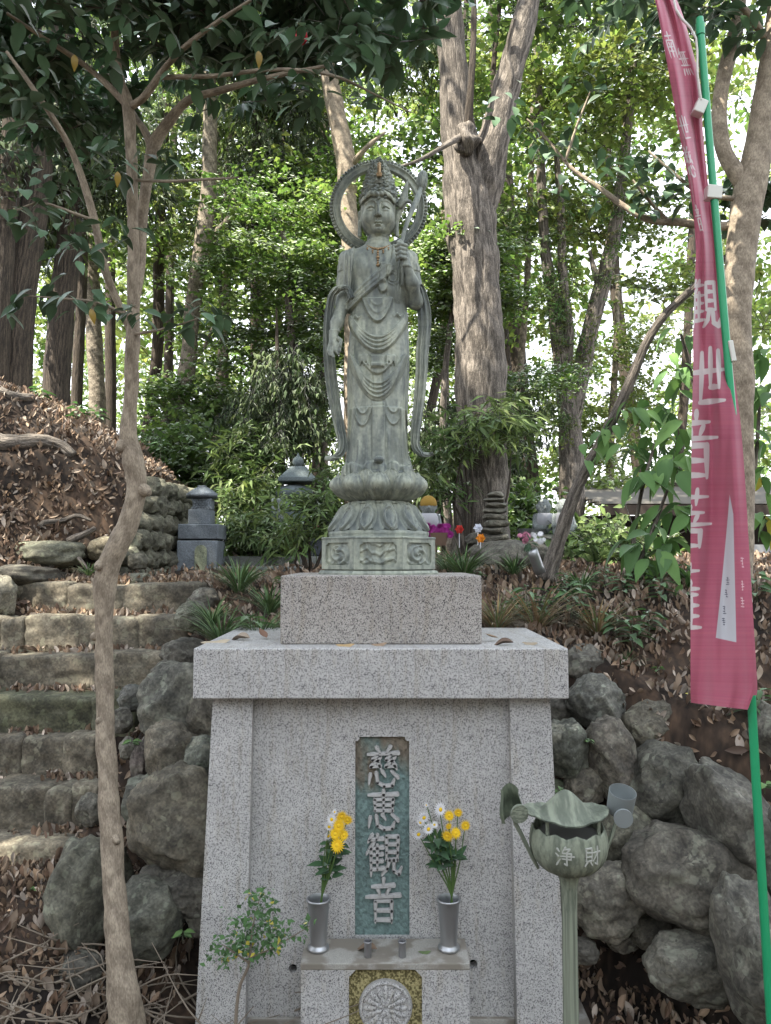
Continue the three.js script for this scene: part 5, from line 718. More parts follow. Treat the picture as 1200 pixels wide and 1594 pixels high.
{
  // stack of flat stones
  const d = 5.5, s = d / FOCAL, p = at(771, 844, d), G = thing('stone_stack', 'tower of eight flat grey stones piled on a low rock', 'stone stack', p); let y = 0;
  [[42, 13], [43, 11], [41, 11], [40, 10], [38, 9], [35, 9], [33, 8], [27, 10]].forEach(([w, h], i) => { const g = stone(w * s * 0.98, h * s * 1.12, w * s * 0.9, 300 + i, { square: 0.65, rough: 0.06, detail: 8 }); tint(g, rockTone(i * 3, [0.95, 0.95, 0.9], 0.1)); const o = part('flat_stone', rockUV(g, 0.4, i), MAT.rock, G); o.position.set(0.012 * Math.sin(i * 4), y + h * s / 2, 0); o.rotation.z = 0.03 * Math.sin(i * 3); y += h * s * 0.97; });
}
{
  // two seated stone figures with bibs, one with a knitted cap
  const bib = std({ color: C(0.36, 0.36, 0.38), roughness: 0.95 });
  function jizo(label, px, py, d, hpx, cap) {
    const s = hpx * d / FOCAL / 0.46, G = thing('stone_figure', label, 'stone figure', at(px, py, d), 'small stone figures on the terrace'); G.scale.setScalar(s);
    const f = (x, y, z) => { const q = [x, y, z]; let k = ellipsoid(q, [0, 0.09, 0.02], [0.13, 0.10, 0.11]); k = smin(k, ellipsoid(q, [0, 0.2, 0], [0.10, 0.12, 0.08]), 0.05); k = smin(k, ellipsoid(q, [0, 0.36, 0.005], [0.078, 0.098, 0.08]), 0.015); for (const e of [-1, 1]) { k = smin(k, capsule(q, [e * 0.09, 0.25, 0], [e * 0.11, 0.14, 0.05], 0.038, 0.034), 0.02); k = smin(k, capsule(q, [e * 0.11, 0.14, 0.05], [e * 0.03, 0.13, 0.10], 0.032, 0.026), 0.015); k = smin(k, ellipsoid(q, [e * 0.08, 0.36, 0], [0.014, 0.034, 0.018]), 0.008); k = smax(k, -ellipsoid(q, [e * 0.028, 0.372, 0.083], [0.016, 0.004, 0.008]), 0.006); } k = smin(k, capsule(q, [0, 0.37, 0.08], [0, 0.345, 0.09], 0.007, 0.01), 0.012); k = smax(k, -ellipsoid(q, [0, 0.318, 0.085], [0.018, 0.004, 0.01]), 0.005); return Math.max(k + 0.003 * n3(x * 40, y * 40, z * 40), -y); };
    part('body', carved(surfaceNets(f, [-0.17, -0.01, -0.13], [0.17, 0.48, 0.16], 0.008), stoneTone(0.95, 1.0, 0.98, px)), MAT.stoneGrey, G);
    const bg = new THREE.SphereGeometry(1, 24, 16, Math.PI * 0.15, Math.PI * 0.7, Math.PI * 0.28, Math.PI * 0.42).scale(0.115, 0.135, 0.125).translate(0, 0.2, 0.012); part('bib', bg, bib, G);
    if (cap) { const cg = new THREE.SphereGeometry(1, 28, 16, 0, 6.3, 0, Math.PI * 0.56).scale(0.09, 0.095, 0.092).translate(0, 0.385, 0), p = cg.attributes.position; for (let i = 0; i < p.count; i++) { const k = 1 + 0.05 * Math.sin(p.getY(i) * 300) * Math.cos(Math.atan2(p.getX(i), p.getZ(i)) * 20); p.setX(i, p.getX(i) * k); p.setZ(i, p.getZ(i) * k); } cg.computeVertexNormals(); part('knitted_cap', cg, std({ color: C(0.26, 0.16, 0.03), roughness: 1 }), G); }
  }
  jizo('seated stone figure wearing a white bib, standing behind a dark bowl', 847, 838, 6.2, 62); jizo('stone figure with white bib partly hidden by the slanting sapling', 877, 838, 6.0, 62); jizo('small stone figure in a mustard knitted cap beside the statue base', 667, 842, 5.6, 68, true);
  const bowl = single('stone_bowl', carved(new THREE.LatheGeometry([[0, 0], [0.06, 0], [0.1, 0.06], [0.115, 0.13], [0.1, 0.13], [0.08, 0.05], [0, 0.03]].map(([r, y]) => new THREE.Vector2(r, y)), 24), stoneTone(0.5, 0.5, 0.48, 5)), MAT.stoneGrey, 'dark stone bowl standing before the bibbed stone figure', 'bowl', at(828, 845, 6.1).add(V(0, -0.02, 0)));
}
{
  // flowers left at the small shrines
  const blossom = (label, px, py, d, col, n, w, h, name) => { const G = thing(name ?? 'flower_pot', label, 'flowers', at(px, py, d)), r = rand(px), s = d / FOCAL, m = petalMat(...col); for (let i = 0; i < n; i++) { const f = part('blossom', DAISY, m, G); f.position.set((r() - 0.5) * w * s, h * s * (0.45 + 0.6 * r()), (r() - 0.5) * 0.08); f.scale.setScalar(0.75 + r() * 0.6); f.rotation.set((r() - 0.5) * 1.2, (r() - 0.5) * 1.6, r() * 6); } return [G, s]; };
  { const [G, s] = blossom('pot of magenta flowers beside the statue base', 683, 846, 5.5, [0.32, 0.02, 0.22], 34, 36, 26); part('pot', new THREE.CylinderGeometry(0.07, 0.05, 0.09, 18).translate(0, 0.03, 0), std({ color: C(0.16, 0.10, 0.07), roughness: 0.9 }), G); }
  { const [G, s] = blossom('bunch of dark red flowers by the grave marker', 487, 838, 7.2, [0.25, 0.02, 0.05], 12, 24, 30); part('holder', new THREE.CylinderGeometry(0.03, 0.025, 0.12, 14).translate(0, 0.02, 0), MAT.steel, G); }
  // paper pinwheels on sticks
  const pin = (label, px, py, d, col, hpx) => { const s = d / FOCAL, G = thing('toy_pinwheel', label, 'pinwheel', at(px, py, d).add(V(0, -0.03, 0))), top = hpx * s + 0.03; part('stick', new THREE.CylinderGeometry(0.004, 0.004, top, 6).translate(0, top / 2, 0), WHITE, G); const B = new Leaves(); for (let i = 0; i < 6; i++) { const a = i / 6 * 6.283; B.leaf(aim(V(0, 0, 0), V(Math.cos(a), Math.sin(a), 0.12), V(Math.sin(a) * 0.5, -Math.cos(a) * 0.5, 1)), 0.034, 0.034, { rows: 3, fold: 0.5, stalk: 0 }); } const w = part('vanes', B.build(), petalMat(...col), G); w.position.set(0, top, 0.01); };
  pin('red pinwheel on a stick in front of the great trunk', 715, 846, 5.5, [0.6, 0.05, 0.04], 22); pin('white pinwheel on a stick beside the stone stack', 744, 846, 5.35, [0.75, 0.77, 0.85], 24); pin('orange pinwheel low beside the stone stack', 748, 848, 5.3, [0.8, 0.30, 0.02], 10);
  // steel flower tube in the leaves with pink flowers
  { const d = 4.75, a = at(841, 886, d), b = at(828, 856, d - 0.05), G = thing('flower_tube', 'leaning steel flower tube with pink and white flowers at the sapling foot', 'vase', a); const loc2 = (v) => v.clone().sub(a); part('tube', tube([V(0, -0.02, 0), loc2(b)], [0.034, 0.034], { seg: 16, step: 0.05, close: true }), MAT.steel, G); const r = rand(5), t = loc2(at(824, 845, d - 0.06)); for (let i = 0; i < 13; i++) { const pink = i < 6, f = part(pink ? 'pink_flower' : 'white_flower', DAISY, pink ? petalMat(0.62, 0.25, 0.36) : WHITE, G); f.position.copy(t).add(V((pink ? -0.02 : 0.06) + (r() - 0.5) * 0.07, (r() - 0.5) * 0.05 + 0.03, (r() - 0.5) * 0.05)); f.scale.setScalar(0.6 + r() * 0.4); f.rotation.set((r() - 0.5) * 1.5, (r() - 0.5) * 1.6, r() * 6); } const B = new Leaves(); for (let i = 0; i < 12; i++) B.leaf(aim(t, dirRand(r), V(0, 1, 0.5)), 0.06, 0.025, { rows: 3, color: [0.05, 0.10, 0.05] }); part('leaves', B.build(), MAT.leafMid, G, 'stuff'); }
}
{
  // open shed with a shallow roof beyond the broad-leaved shrubs
  const d = 9.5, G = thing('wooden_shed', 'low dark wooden shed with a pale shallow roof beyond the shrubs', 'shed', V(at(1120, 800, d).x, 1.2, -d)), roofM = std({ color: C(0.20, 0.19, 0.17), roughness: 0.8 }), wood = std({ color: C(0.045, 0.032, 0.024), roughness: 0.9 }), wallM = std({ color: C(0.33, 0.33, 0.33), roughness: 0.9 });
  const l = (px, py, z = 0) => at(px, py, d).sub(G.position).add(V(0, 0, z)); const e0 = l(925, 800), e1 = l(1075, 772);
  for (let i = 0; i < 9; i++) { const z = -i * 0.3, g = new THREE.BoxGeometry(4.2, 0.03, 0.31); part('roof_board', g, roofM, G).position.set(e0.x + 2.1, e0.y + 0.12 + i * 0.05, z + 0.15); }
  part('fascia', new THREE.BoxGeometry(4.2, 0.12, 0.05), wood, G).position.set(e0.x + 2.1, e0.y + 0.03, 0.3); for (const x of [0.25, 1.5, 2.8, 4.0]) part('post', new THREE.BoxGeometry(0.12, e0.y + 0.2, 0.12), wood, G).position.set(e0.x + x, e0.y / 2, 0.1); part('back_wall', new THREE.BoxGeometry(4.0, e0.y + 0.2, 0.08), wood, G).position.set(e0.x + 2.1, e0.y / 2, -2.2); part('low_wall', new THREE.BoxGeometry(2.4, 0.75, 0.1), wallM, G).position.set(e0.x + 3.0, 0.5, 0.2);
}

// ---------------------------------------------------------------- leaf sprays that the crowns are made of
const SPRAY = {};
{
  const make = (seed, fn) => { const B = new Leaves(); fn(B, rand(seed)); return B.build(); };
  const v = (r) => { const k = 0.75 + r() * 0.5; return [k * (0.9 + r() * 0.25), k, k * 0.9]; };
  for (let s = 0; s < 3; s++) {
    SPRAY['fine' + s] = make(10 + s, (B, r) => { for (let b = 0; b < 6; b++) { const a = b / 6 * 6.28 + r(), e = V(Math.cos(a) * 0.3, (r() - 0.5) * 0.12, Math.sin(a) * 0.3); B.twig(V(0, 0, 0), e, 0.003); for (let i = 0; i < 9; i++) { const t = 0.2 + 0.8 * r(), p = e.clone().multiplyScalar(t).add(V(gauss(r) * 0.05, gauss(r) * 0.03, gauss(r) * 0.05)); const q = r() * 6.28; B.kite(aim(p, V(Math.cos(q), -0.25 + r() * 0.3, Math.sin(q)), V(gauss(r) * 0.5, 1, gauss(r) * 0.5)), 0.05 + r() * 0.035, 0.036 + r() * 0.018, v(r), 0.2); } } });
    SPRAY['broad' + s] = make(20 + s, (B, r) => { for (let b = 0; b < 5; b++) { const a = b / 5 * 6.28 + r(), e = V(Math.cos(a) * 0.28, (r() - 0.4) * 0.22, Math.sin(a) * 0.28); B.twig(V(0, 0, 0), e, 0.0035); for (let i = 0; i < 7; i++) { const p = e.clone().multiplyScalar(0.3 + 0.7 * r()), q = r() * 6.28; B.leaf(aim(p, V(Math.cos(q), -0.4 + r() * 0.5, Math.sin(q)), V(gauss(r) * 0.6, 1, gauss(r) * 0.6)), 0.075 + r() * 0.03, 0.04, { rows: 2, bend: 0.3, color: v(r) }); } } });
    SPRAY['long' + s] = make(30 + s, (B, r) => { for (let b = 0; b < 5; b++) { const a = b / 5 * 6.28 + r(), e = V(Math.cos(a) * 0.22, 0.1 * r(), Math.sin(a) * 0.22); B.twig(V(0, 0, 0), e, 0.003); for (let i = 0; i < 8; i++) { const p = e.clone().multiplyScalar(0.3 + 0.7 * r()), q = r() * 6.28; B.leaf(aim(p, V(Math.cos(q), -0.5 + r() * 0.9, Math.sin(q)), V(gauss(r) * 0.5, 1, gauss(r) * 0.5)), 0.10 + r() * 0.05, 0.026, { rows: 2, bend: 0.45, color: v(r), tip: 1.2 }); } } });
    SPRAY['gloss' + s] = make(40 + s, (B, r) => { for (let b = 0; b < 3; b++) { const e = dirRand(r).multiplyScalar(0.16); e.y = Math.abs(e.y) * 0.3; B.twig(V(0, 0, 0), e, 0.003); for (let i = 0; i < 6; i++) { const p = e.clone().multiplyScalar(0.35 + 0.65 * r()), q = r() * 6.28, k = 0.7 + r() * 0.6; B.leaf(aim(p, V(Math.cos(q), -0.5 + r() * 0.6, Math.sin(q)), V(gauss(r) * 0.5, 1, gauss(r) * 0.5)), 0.075 + r() * 0.025, 0.042, { rows: 4, bend: 0.25, fold: 0.22, color: [0.055 * k, 0.11 * k, 0.048 * k] }); } } });
    SPRAY['hang' + s] = make(50 + s, (B, r) => { for (let b = 0; b < 4; b++) { const a = b / 4 * 6.28 + r(), e = V(Math.cos(a) * 0.2, -0.2 - 0.2 * r(), Math.sin(a) * 0.2); B.twig(V(0, 0, 0), e, 0.003); for (let i = 0; i < 12; i++) { const p = e.clone().multiplyScalar(0.15 + 0.85 * r()).add(V(gauss(r) * 0.03, gauss(r) * 0.03, gauss(r) * 0.03)), q = r() * 6.28; B.kite(aim(p, V(Math.cos(q) * 0.7, -0.8 + r() * 0.4, Math.sin(q) * 0.7), V(Math.cos(q), 0.6, Math.sin(q))), 0.07 + r() * 0.03, 0.026, v(r), 0.25); } } });
  }
}
const PAL = { maple: [[0.145, 0.25, 0.055], [0.20, 0.31, 0.07], [0.11, 0.20, 0.045]], lime: [[0.20, 0.27, 0.07], [0.25, 0.32, 0.085], [0.16, 0.235, 0.055]], mid: [[0.105, 0.17, 0.05], [0.14, 0.205, 0.06], [0.08, 0.135, 0.042]], dark: [[0.065, 0.10, 0.04], [0.085, 0.125, 0.046], [0.052, 0.085, 0.034]], white: [[1, 1, 1]] };  // the yellow-green set is lightened to stand in for sunlight on leaves
// blobs: [centre, rx, ry, rz, number]
function crown(parent, kind, mat, blobs, pal, seed, { flat = 0.35, scale = 1, name = 'crown' } = {}) {
  const r = rand(seed), lists = [[], [], []], inv = parent.position;
  for (const [c, rx, ry, rz, n] of blobs) for (let i = 0; i < n; i++) {
    const d = dirRand(r), k = Math.pow(r(), 0.45) * (1 + 0.35 * fbm(d.x * 2 + seed, d.y * 2, d.z * 2, 2)), p = V(c.x + d.x * rx * k, c.y + d.y * ry * k, c.z + d.z * rz * k).sub(inv);
    const m = new THREE.Matrix4().compose(p, new THREE.Quaternion().setFromEuler(new THREE.Euler(gauss(r) * flat * 2, r() * 6.28, gauss(r) * flat * 2)), V(1, 1, 1).multiplyScalar(scale * (0.75 + r() * 0.55)));
    const q = pal[Math.floor(r() * pal.length)], t = 0.8 + r() * 0.4; lists[i % 3].push([m, C(q[0] * t, q[1] * t, q[2] * t)]);
  }
  lists.forEach((l, i) => { if (l.length) instanced(name, SPRAY[kind + i], mat, l, parent); });
}
const wpath = (pts) => pts.map(([x, y, d]) => at(x, y, d));
function limb(name, parent, mat, pts, wid, opt = {}) { const P = wpath(pts).map((p) => p.sub(parent.position)); return part(name, tube(P, wid.map((w, i) => Math.max(0.002, w / 2 * pts[Math.min(i, pts.length - 1)][2] / FOCAL)), { seg: 12, bumps: 0.12, freq: 5, step: 0.08, ...opt }), mat, parent); }
const rootAt = (px, py, d) => { const p = at(px, py, d); return V(p.x, H(p.x, p.z) - 0.05, p.z); };

// ---------------------------------------------------------------- the great tree behind the statue
{
  const T = thing('great_tree', 'great grey forked trunk rising behind the statue', 'tree', rootAt(748, 860, 6.6));
  limb('trunk', T, MAT.barkGrey, [[750, 905, 6.6], [749, 840, 6.6], [749, 700, 6.6], [747, 560, 6.6], [741, 440, 6.6], [733, 350, 6.6], [728, 290, 6.6], [715, 215, 6.6], [706, 120, 6.6], [700, 30, 6.6], [696, -80, 6.6], [690, -260, 6.6]], [100, 88, 80, 78, 74, 80, 78, 56, 46, 42, 40, 34], { seg: 28, step: 0.035, bumps: 0.16, freq: 4 });
  limb('limb', T, MAT.barkGrey, [[742, 360, 6.6], [757, 280, 6.55], [768, 220, 6.5], [785, 150, 6.5], [806, 70, 6.5], [824, 0, 6.5], [845, -90, 6.5], [870, -220, 6.5]], [40, 56, 50, 44, 40, 36, 34, 26], { seg: 20, step: 0.04, bumps: 0.2 });
  limb('burl', T, MAT.barkGrey, [[728, 240, 6.42], [727, 222, 6.36], [726, 205, 6.36], [729, 190, 6.4]], [18, 36, 30, 12], { seg: 18, step: 0.02, bumps: 0.9, freq: 9 });
  limb('branch', T, MAT.barkDark, [[728, 205, 6.38], [733, 130, 6.3], [737, 60, 6.3], [738, -40, 6.3]], [16, 11, 10, 8]); limb('branch', T, MAT.barkGrey, [[722, 212, 6.38], [700, 222, 6.2], [670, 240, 6.1], [640, 254, 6.0], [600, 264, 6.0]], [13, 9, 7, 5, 3]); limb('branch', T, MAT.barkGrey, [[782, 165, 6.5], [796, 130, 6.4], [790, 80, 6.4], [800, 30, 6.3]], [14, 11, 9, 7]);
  crown(T, 'fine', MAT.leafThin, [[at(740, -330, 6.8), 3.0, 1.2, 2.0, 60], [at(900, -90, 7.6), 1.6, 0.7, 1.2, 40]], PAL.mid, 3, { scale: 1.5 });
}
// ---------------------------------------------------------------- camellia beside the stairs: smooth pale trunk with a kink
const CAM = [0, 1, 2, 3].map((i) => { const B = new Leaves(), k = [1, 0.72, 1.45, 1][i]; B.leaf(new THREE.Matrix4(), i === 3 ? 0.07 : 0.078, i === 3 ? 0.032 : 0.043, { rows: 6, bend: 0.22 + i * 0.06, fold: 0.2 - 0.05 * i, color: i === 3 ? [0.24, 0.155, 0.012] : [0.055 * k, 0.11 * k, 0.05 * k], cup: 0.006 }); return B.build(); });
function leafCluster(parent, p, n, reach, r, { size = 1, droop = 0.35, geos = CAM, mat = MAT.leafGloss, name = 'leaf', yellow = 0 } = {}) {
  for (let i = 0; i < n; i++) { const a = r() * 6.283, e = -droop + gauss(r) * 0.5, q = p.clone().add(dirRand(r).multiplyScalar(reach * Math.pow(r(), 0.6))), dir = V(Math.cos(a), e, Math.sin(a)), m = aim(q.sub(parent.position), dir, V(gauss(r) * 0.5, 1, gauss(r) * 0.5 + 0.25)), o = part(name, geos[r() < yellow ? geos.length - 1 : Math.floor(r() * (geos.length - 1))], mat, parent); const s = size * (0.75 + r() * 0.5); m.scale(V(s, s, s)); o.applyMatrix4(m); }
}
{
  const T = thing('camellia_tree', 'pale smooth camellia trunk with a kink growing beside the stairs', 'tree', rootAt(190, 1490, 2.92)), M = MAT.barkSmooth, o = { seg: 18, step: 0.03, bumps: 0.14, freq: 7 };
  limb('trunk', T, M, [[204, 1680, 2.88], [194, 1560, 2.9], [185, 1480, 2.93], [175, 1330, 3.02], [166, 1180, 3.12], [162, 1050, 3.19], [162, 960, 3.2], [164, 900, 3.2], [178, 860, 3.2], [202, 808, 3.2], [212, 760, 3.2], [208, 718, 3.2], [199, 682, 3.2], [203, 620, 3.2], [206, 540, 3.2], [208, 440, 3.18], [206, 330, 3.15], [203, 220, 3.1], [197, 160, 3.08], [184, 118, 3.05], [178, 50, 3.0], [176, -60, 2.95]], [58, 48, 38, 33, 29, 27, 28, 36, 34, 30, 29, 33, 27, 22, 22, 20, 17, 18, 19, 14, 12, 9], { ...o, step: 0.02, seg: 24, bumps: 0.2, freq: 9, flare: 0.1 });
  for (const [a, b, w] of [[[160, 878, 3.2], [150, 884, 3.14], 18], [[164, 1120, 3.15], [150, 1124, 3.12], 16], [[197, 690, 3.2], [184, 700, 3.16], 22], [[218, 760, 3.2], [232, 768, 3.17], 22], [[152, 990, 3.2], [142, 992, 3.17], 14], [[174, 1300, 3.03], [184, 1312, 2.99], 14]]) limb('knot', T, M, [a, [(a[0] + b[0]) / 2, (a[1] + b[1]) / 2, (a[2] + b[2]) / 2], b], [w * 1.1, w, w * 0.5], { seg: 10, step: 0.01 });
  limb('limb', T, M, [[207, 480, 3.18], [216, 420, 3.2], [222, 330, 3.24], [231, 270, 3.26], [241, 222, 3.28], [262, 190, 3.25], [290, 158, 3.2], [345, 140, 3.1], [420, 120, 3.0], [520, 100, 2.9]], [16, 18, 17, 18, 21, 16, 13, 11, 8, 5], o);
  limb('limb', T, M, [[204, 520, 3.2], [192, 490, 3.18], [165, 425, 3.12], [146, 340, 3.05], [125, 270, 3.0], [104, 220, 2.95], [60, 150, 2.85], [10, 80, 2.8]], [10, 12, 13, 12, 11, 10, 8, 5], o);
  limb('limb', T, M, [[205, 165, 3.08], [225, 150, 3.0], [252, 112, 2.95], [280, 80, 2.85], [330, 40, 2.75], [390, 0, 2.65]], [12, 12, 11, 9, 7, 5], o); limb('limb', T, M, [[198, 165, 3.08], [170, 135, 3.1], [130, 100, 3.1], [70, 60, 3.0], [10, 20, 2.9]], [10, 10, 9, 7, 5], o);
  limb('limb', T, M, [[238, 240, 3.27], [226, 205, 3.3], [212, 185, 3.35], [190, 150, 3.4], [150, 90, 3.4]], [14, 12, 10, 8, 5], o); limb('branch', T, M, [[250, 120, 2.95], [330, 118, 2.9], [430, 108, 2.85], [520, 118, 2.8], [590, 150, 2.8], [640, 175, 2.8]], [8, 7, 6, 5, 3, 2], o); limb('branch', T, M, [[206, 280, 3.14], [260, 282, 3.05], [340, 278, 3.0], [372, 276, 3.0]], [5, 5, 4, 2]); limb('branch', T, M, [[207, 520, 3.2], [240, 515, 3.05], [280, 505, 2.95], [310, 495, 2.9]], [5, 4, 3, 2]); limb('branch', T, M, [[190, 488, 3.18], [150, 470, 3.0], [100, 465, 2.9], [40, 460, 2.85]], [6, 5, 4, 2]); limb('branch', T, M, [[150, 345, 3.05], [110, 330, 2.9], [60, 315, 2.8], [20, 330, 2.75]], [6, 5, 4, 2]);
  const r = rand(99), spots = [ // px, py, distance, leaves, reach
    [70, 300, 2.75, 10, 0.09], [60, 345, 2.7, 12, 0.1], [100, 355, 2.72, 8, 0.08], [25, 330, 2.75, 8, 0.09], [95, 395, 2.75, 6, 0.07], [140, 385, 2.9, 5, 0.06], [60, 455, 2.85, 8, 0.09], [115, 460, 2.88, 8, 0.08], [150, 465, 2.95, 5, 0.06], [20, 475, 2.85, 6, 0.08], [185, 485, 3.0, 5, 0.06], [215, 490, 2.95, 6, 0.06], [175, 360, 2.95, 8, 0.08], [200, 355, 2.95, 4, 0.05], [290, 480, 2.9, 8, 0.07], [320, 485, 2.9, 7, 0.07], [300, 510, 2.9, 6, 0.06], [340, 490, 2.9, 4, 0.05], [165, 215, 3.0, 8, 0.08], [185, 265, 3.0, 7, 0.07], [230, 250, 3.1, 5, 0.06], [265, 245, 3.05, 5, 0.06], [150, 250, 3.0, 6, 0.07],
    [40, 30, 2.6, 9, 0.12], [120, 20, 2.65, 9, 0.12], [200, 30, 2.7, 8, 0.1], [260, 40, 2.6, 8, 0.1], [330, 40, 2.6, 9, 0.12], [410, 40, 2.6, 9, 0.12], [480, 50, 2.65, 9, 0.12], [545, 60, 2.7, 8, 0.12], [590, 100, 2.75, 7, 0.1], [440, 110, 2.75, 7, 0.09], [500, 140, 2.8, 7, 0.08], [470, 160, 2.8, 6, 0.07], [520, 100, 2.75, 7, 0.09], [570, 145, 2.8, 5, 0.07], [380, 100, 2.8, 6, 0.09], [300, 110, 2.9, 6, 0.09], [160, 70, 2.8, 7, 0.1], [70, 90, 2.8, 7, 0.1], [60, 180, 2.85, 6, 0.09], [20, 130, 2.8, 6, 0.09],
  ];
  for (const [x, y, d, n, reach] of spots) leafCluster(T, at(x, y, d), n, reach, r);
  for (const [x, y, d] of [[402, 76, 2.6], [140, 478, 2.86], [183, 264, 2.9], [116, 82, 2.7]]) { const f = part('yellow_leaf', CAM[3], MAT.leafGloss, T); f.applyMatrix4(aim(at(x, y, d).sub(T.position), V(gauss(r) * 0.5, -1, 0.1), V(0.5, 0.2, 1))); f.scale.setScalar(0.8); }
  crown(T, 'gloss', MAT.leafGloss, [[at(60, -20, 2.9), 0.75, 0.26, 0.5, 34], [at(250, -30, 2.95), 0.7, 0.26, 0.5, 34], [at(430, -20, 2.95), 0.6, 0.24, 0.45, 32], [at(560, 10, 3.0), 0.36, 0.24, 0.4, 22], [at(60, 130, 3.5), 0.5, 0.32, 0.4, 24], [at(30, 60, 3.3), 0.5, 0.3, 0.4, 22], [at(330, 70, 3.3), 0.55, 0.16, 0.4, 26], [at(480, 60, 3.2), 0.45, 0.18, 0.4, 24], [at(100, 200, 3.5), 0.35, 0.3, 0.3, 16]], PAL.white, 6);
  const fl = thing('camellia_flower', 'single red camellia bloom half hidden among the dark leaves', 'flower', at(470, 62, 2.72)); for (let i = 0; i < 9; i++) { const a = i * 2.4, q = part('petal', new THREE.SphereGeometry(0.02, 10, 8, 0, 6.3, 0, 1.4).scale(1, 0.5, 1), petalMat(0.42, 0.02, 0.03), fl); q.position.set(Math.cos(a) * 0.008, Math.sin(a) * 0.008, 0.003 * i); q.rotation.set(Math.PI / 2 + Math.sin(a) * 0.7, 0, Math.cos(a) * 0.7); }
}
// ---------------------------------------------------------------- smooth forked tree behind the banner, with a bough of dark leaves
{
  const T = thing('smooth_tree', 'smooth tan forked tree standing behind the red banner', 'tree', rootAt(1150, 1100, 4.15)), M = MAT.barkSmooth, o = { seg: 18, step: 0.04, bumps: 0.1, freq: 5 };
  limb('trunk', T, M, [[1140, 1180, 4.1], [1142, 1080, 4.12], [1150, 900, 4.15], [1156, 760, 4.2], [1152, 640, 4.2], [1150, 590, 4.2], [1146, 520, 4.2], [1151, 430, 4.2], [1158, 350, 4.2], [1168, 290, 4.2], [1180, 230, 4.2], [1192, 150, 4.2], [1205, 60, 4.2], [1220, -60, 4.2]], [64, 50, 40, 36, 38, 48, 44, 46, 46, 50, 42, 38, 34, 28], o);
  limb('limb', T, M, [[1170, 305, 4.2], [1148, 272, 4.2], [1128, 238, 4.2], [1120, 190, 4.2], [1124, 130, 4.2], [1140, 70, 4.2], [1150, 20, 4.2], [1155, -60, 4.2]], [30, 27, 25, 24, 23, 24, 20, 16], o); limb('limb', T, M, [[1190, 60, 4.2], [1172, 30, 4.1], [1150, 5, 4.0], [1120, -30, 3.9]], [12, 12, 11, 9], o);
  limb('bough', T, M, [[1160, 350, 4.2], [1110, 352, 4.25], [1060, 346, 4.3], [1010, 342, 4.3], [970, 320, 4.35], [930, 290, 4.4], [890, 262, 4.45], [850, 215, 4.5], [820, 185, 4.5]], [14, 14, 13, 11, 9, 8, 6, 4, 3], o); limb('branch', T, M, [[1150, 310, 4.2], [1090, 300, 4.15], [1040, 262, 4.15], [1010, 235, 4.2]], [8, 7, 5, 3]); limb('branch', T, M, [[1040, 345, 4.3], [1000, 300, 4.2], [985, 280, 4.2]], [7, 5, 3]); limb('branch', T, M, [[880, 250, 4.45], [900, 190, 4.4], [920, 140, 4.4]], [5, 4, 2]);
  const r = rand(55); for (const [x, y, d, n] of [[770, 175, 4.5, 5], [800, 165, 4.5, 7], [830, 195, 4.5, 8], [860, 225, 4.5, 8], [845, 240, 4.5, 6], [880, 200, 4.45, 7], [900, 140, 4.4, 6], [925, 115, 4.4, 6], [920, 150, 4.4, 5], [890, 290, 4.4, 7], [920, 300, 4.4, 7], [945, 240, 4.35, 6], [985, 270, 4.2, 8], [1000, 300, 4.2, 9], [1030, 260, 4.15, 8], [1040, 295, 4.15, 9], [1010, 320, 4.2, 7], [970, 255, 4.3, 6], [1060, 310, 4.15, 8], [1060, 265, 4.15, 6], [1075, 240, 4.1, 5], [990, 235, 4.3, 5], [1165, 60, 4.0, 6], [1130, 20, 3.9, 8], [1170, 20, 3.9, 8], [1090, 20, 3.9, 6], [1040, 25, 4.0, 5]]) leafCluster(T, at(x, y, d), n, 0.13, r, { size: 1.2 });
  crown(T, 'gloss', MAT.leafGloss, [[at(1100, -60, 4.0), 0.8, 0.35, 0.6, 60], [at(1190, 300, 4.5), 0.3, 0.3, 0.3, 14], [at(960, -160, 4.6), 0.8, 0.3, 0.6, 40]], PAL.white, 16, { scale: 1.15 });
}
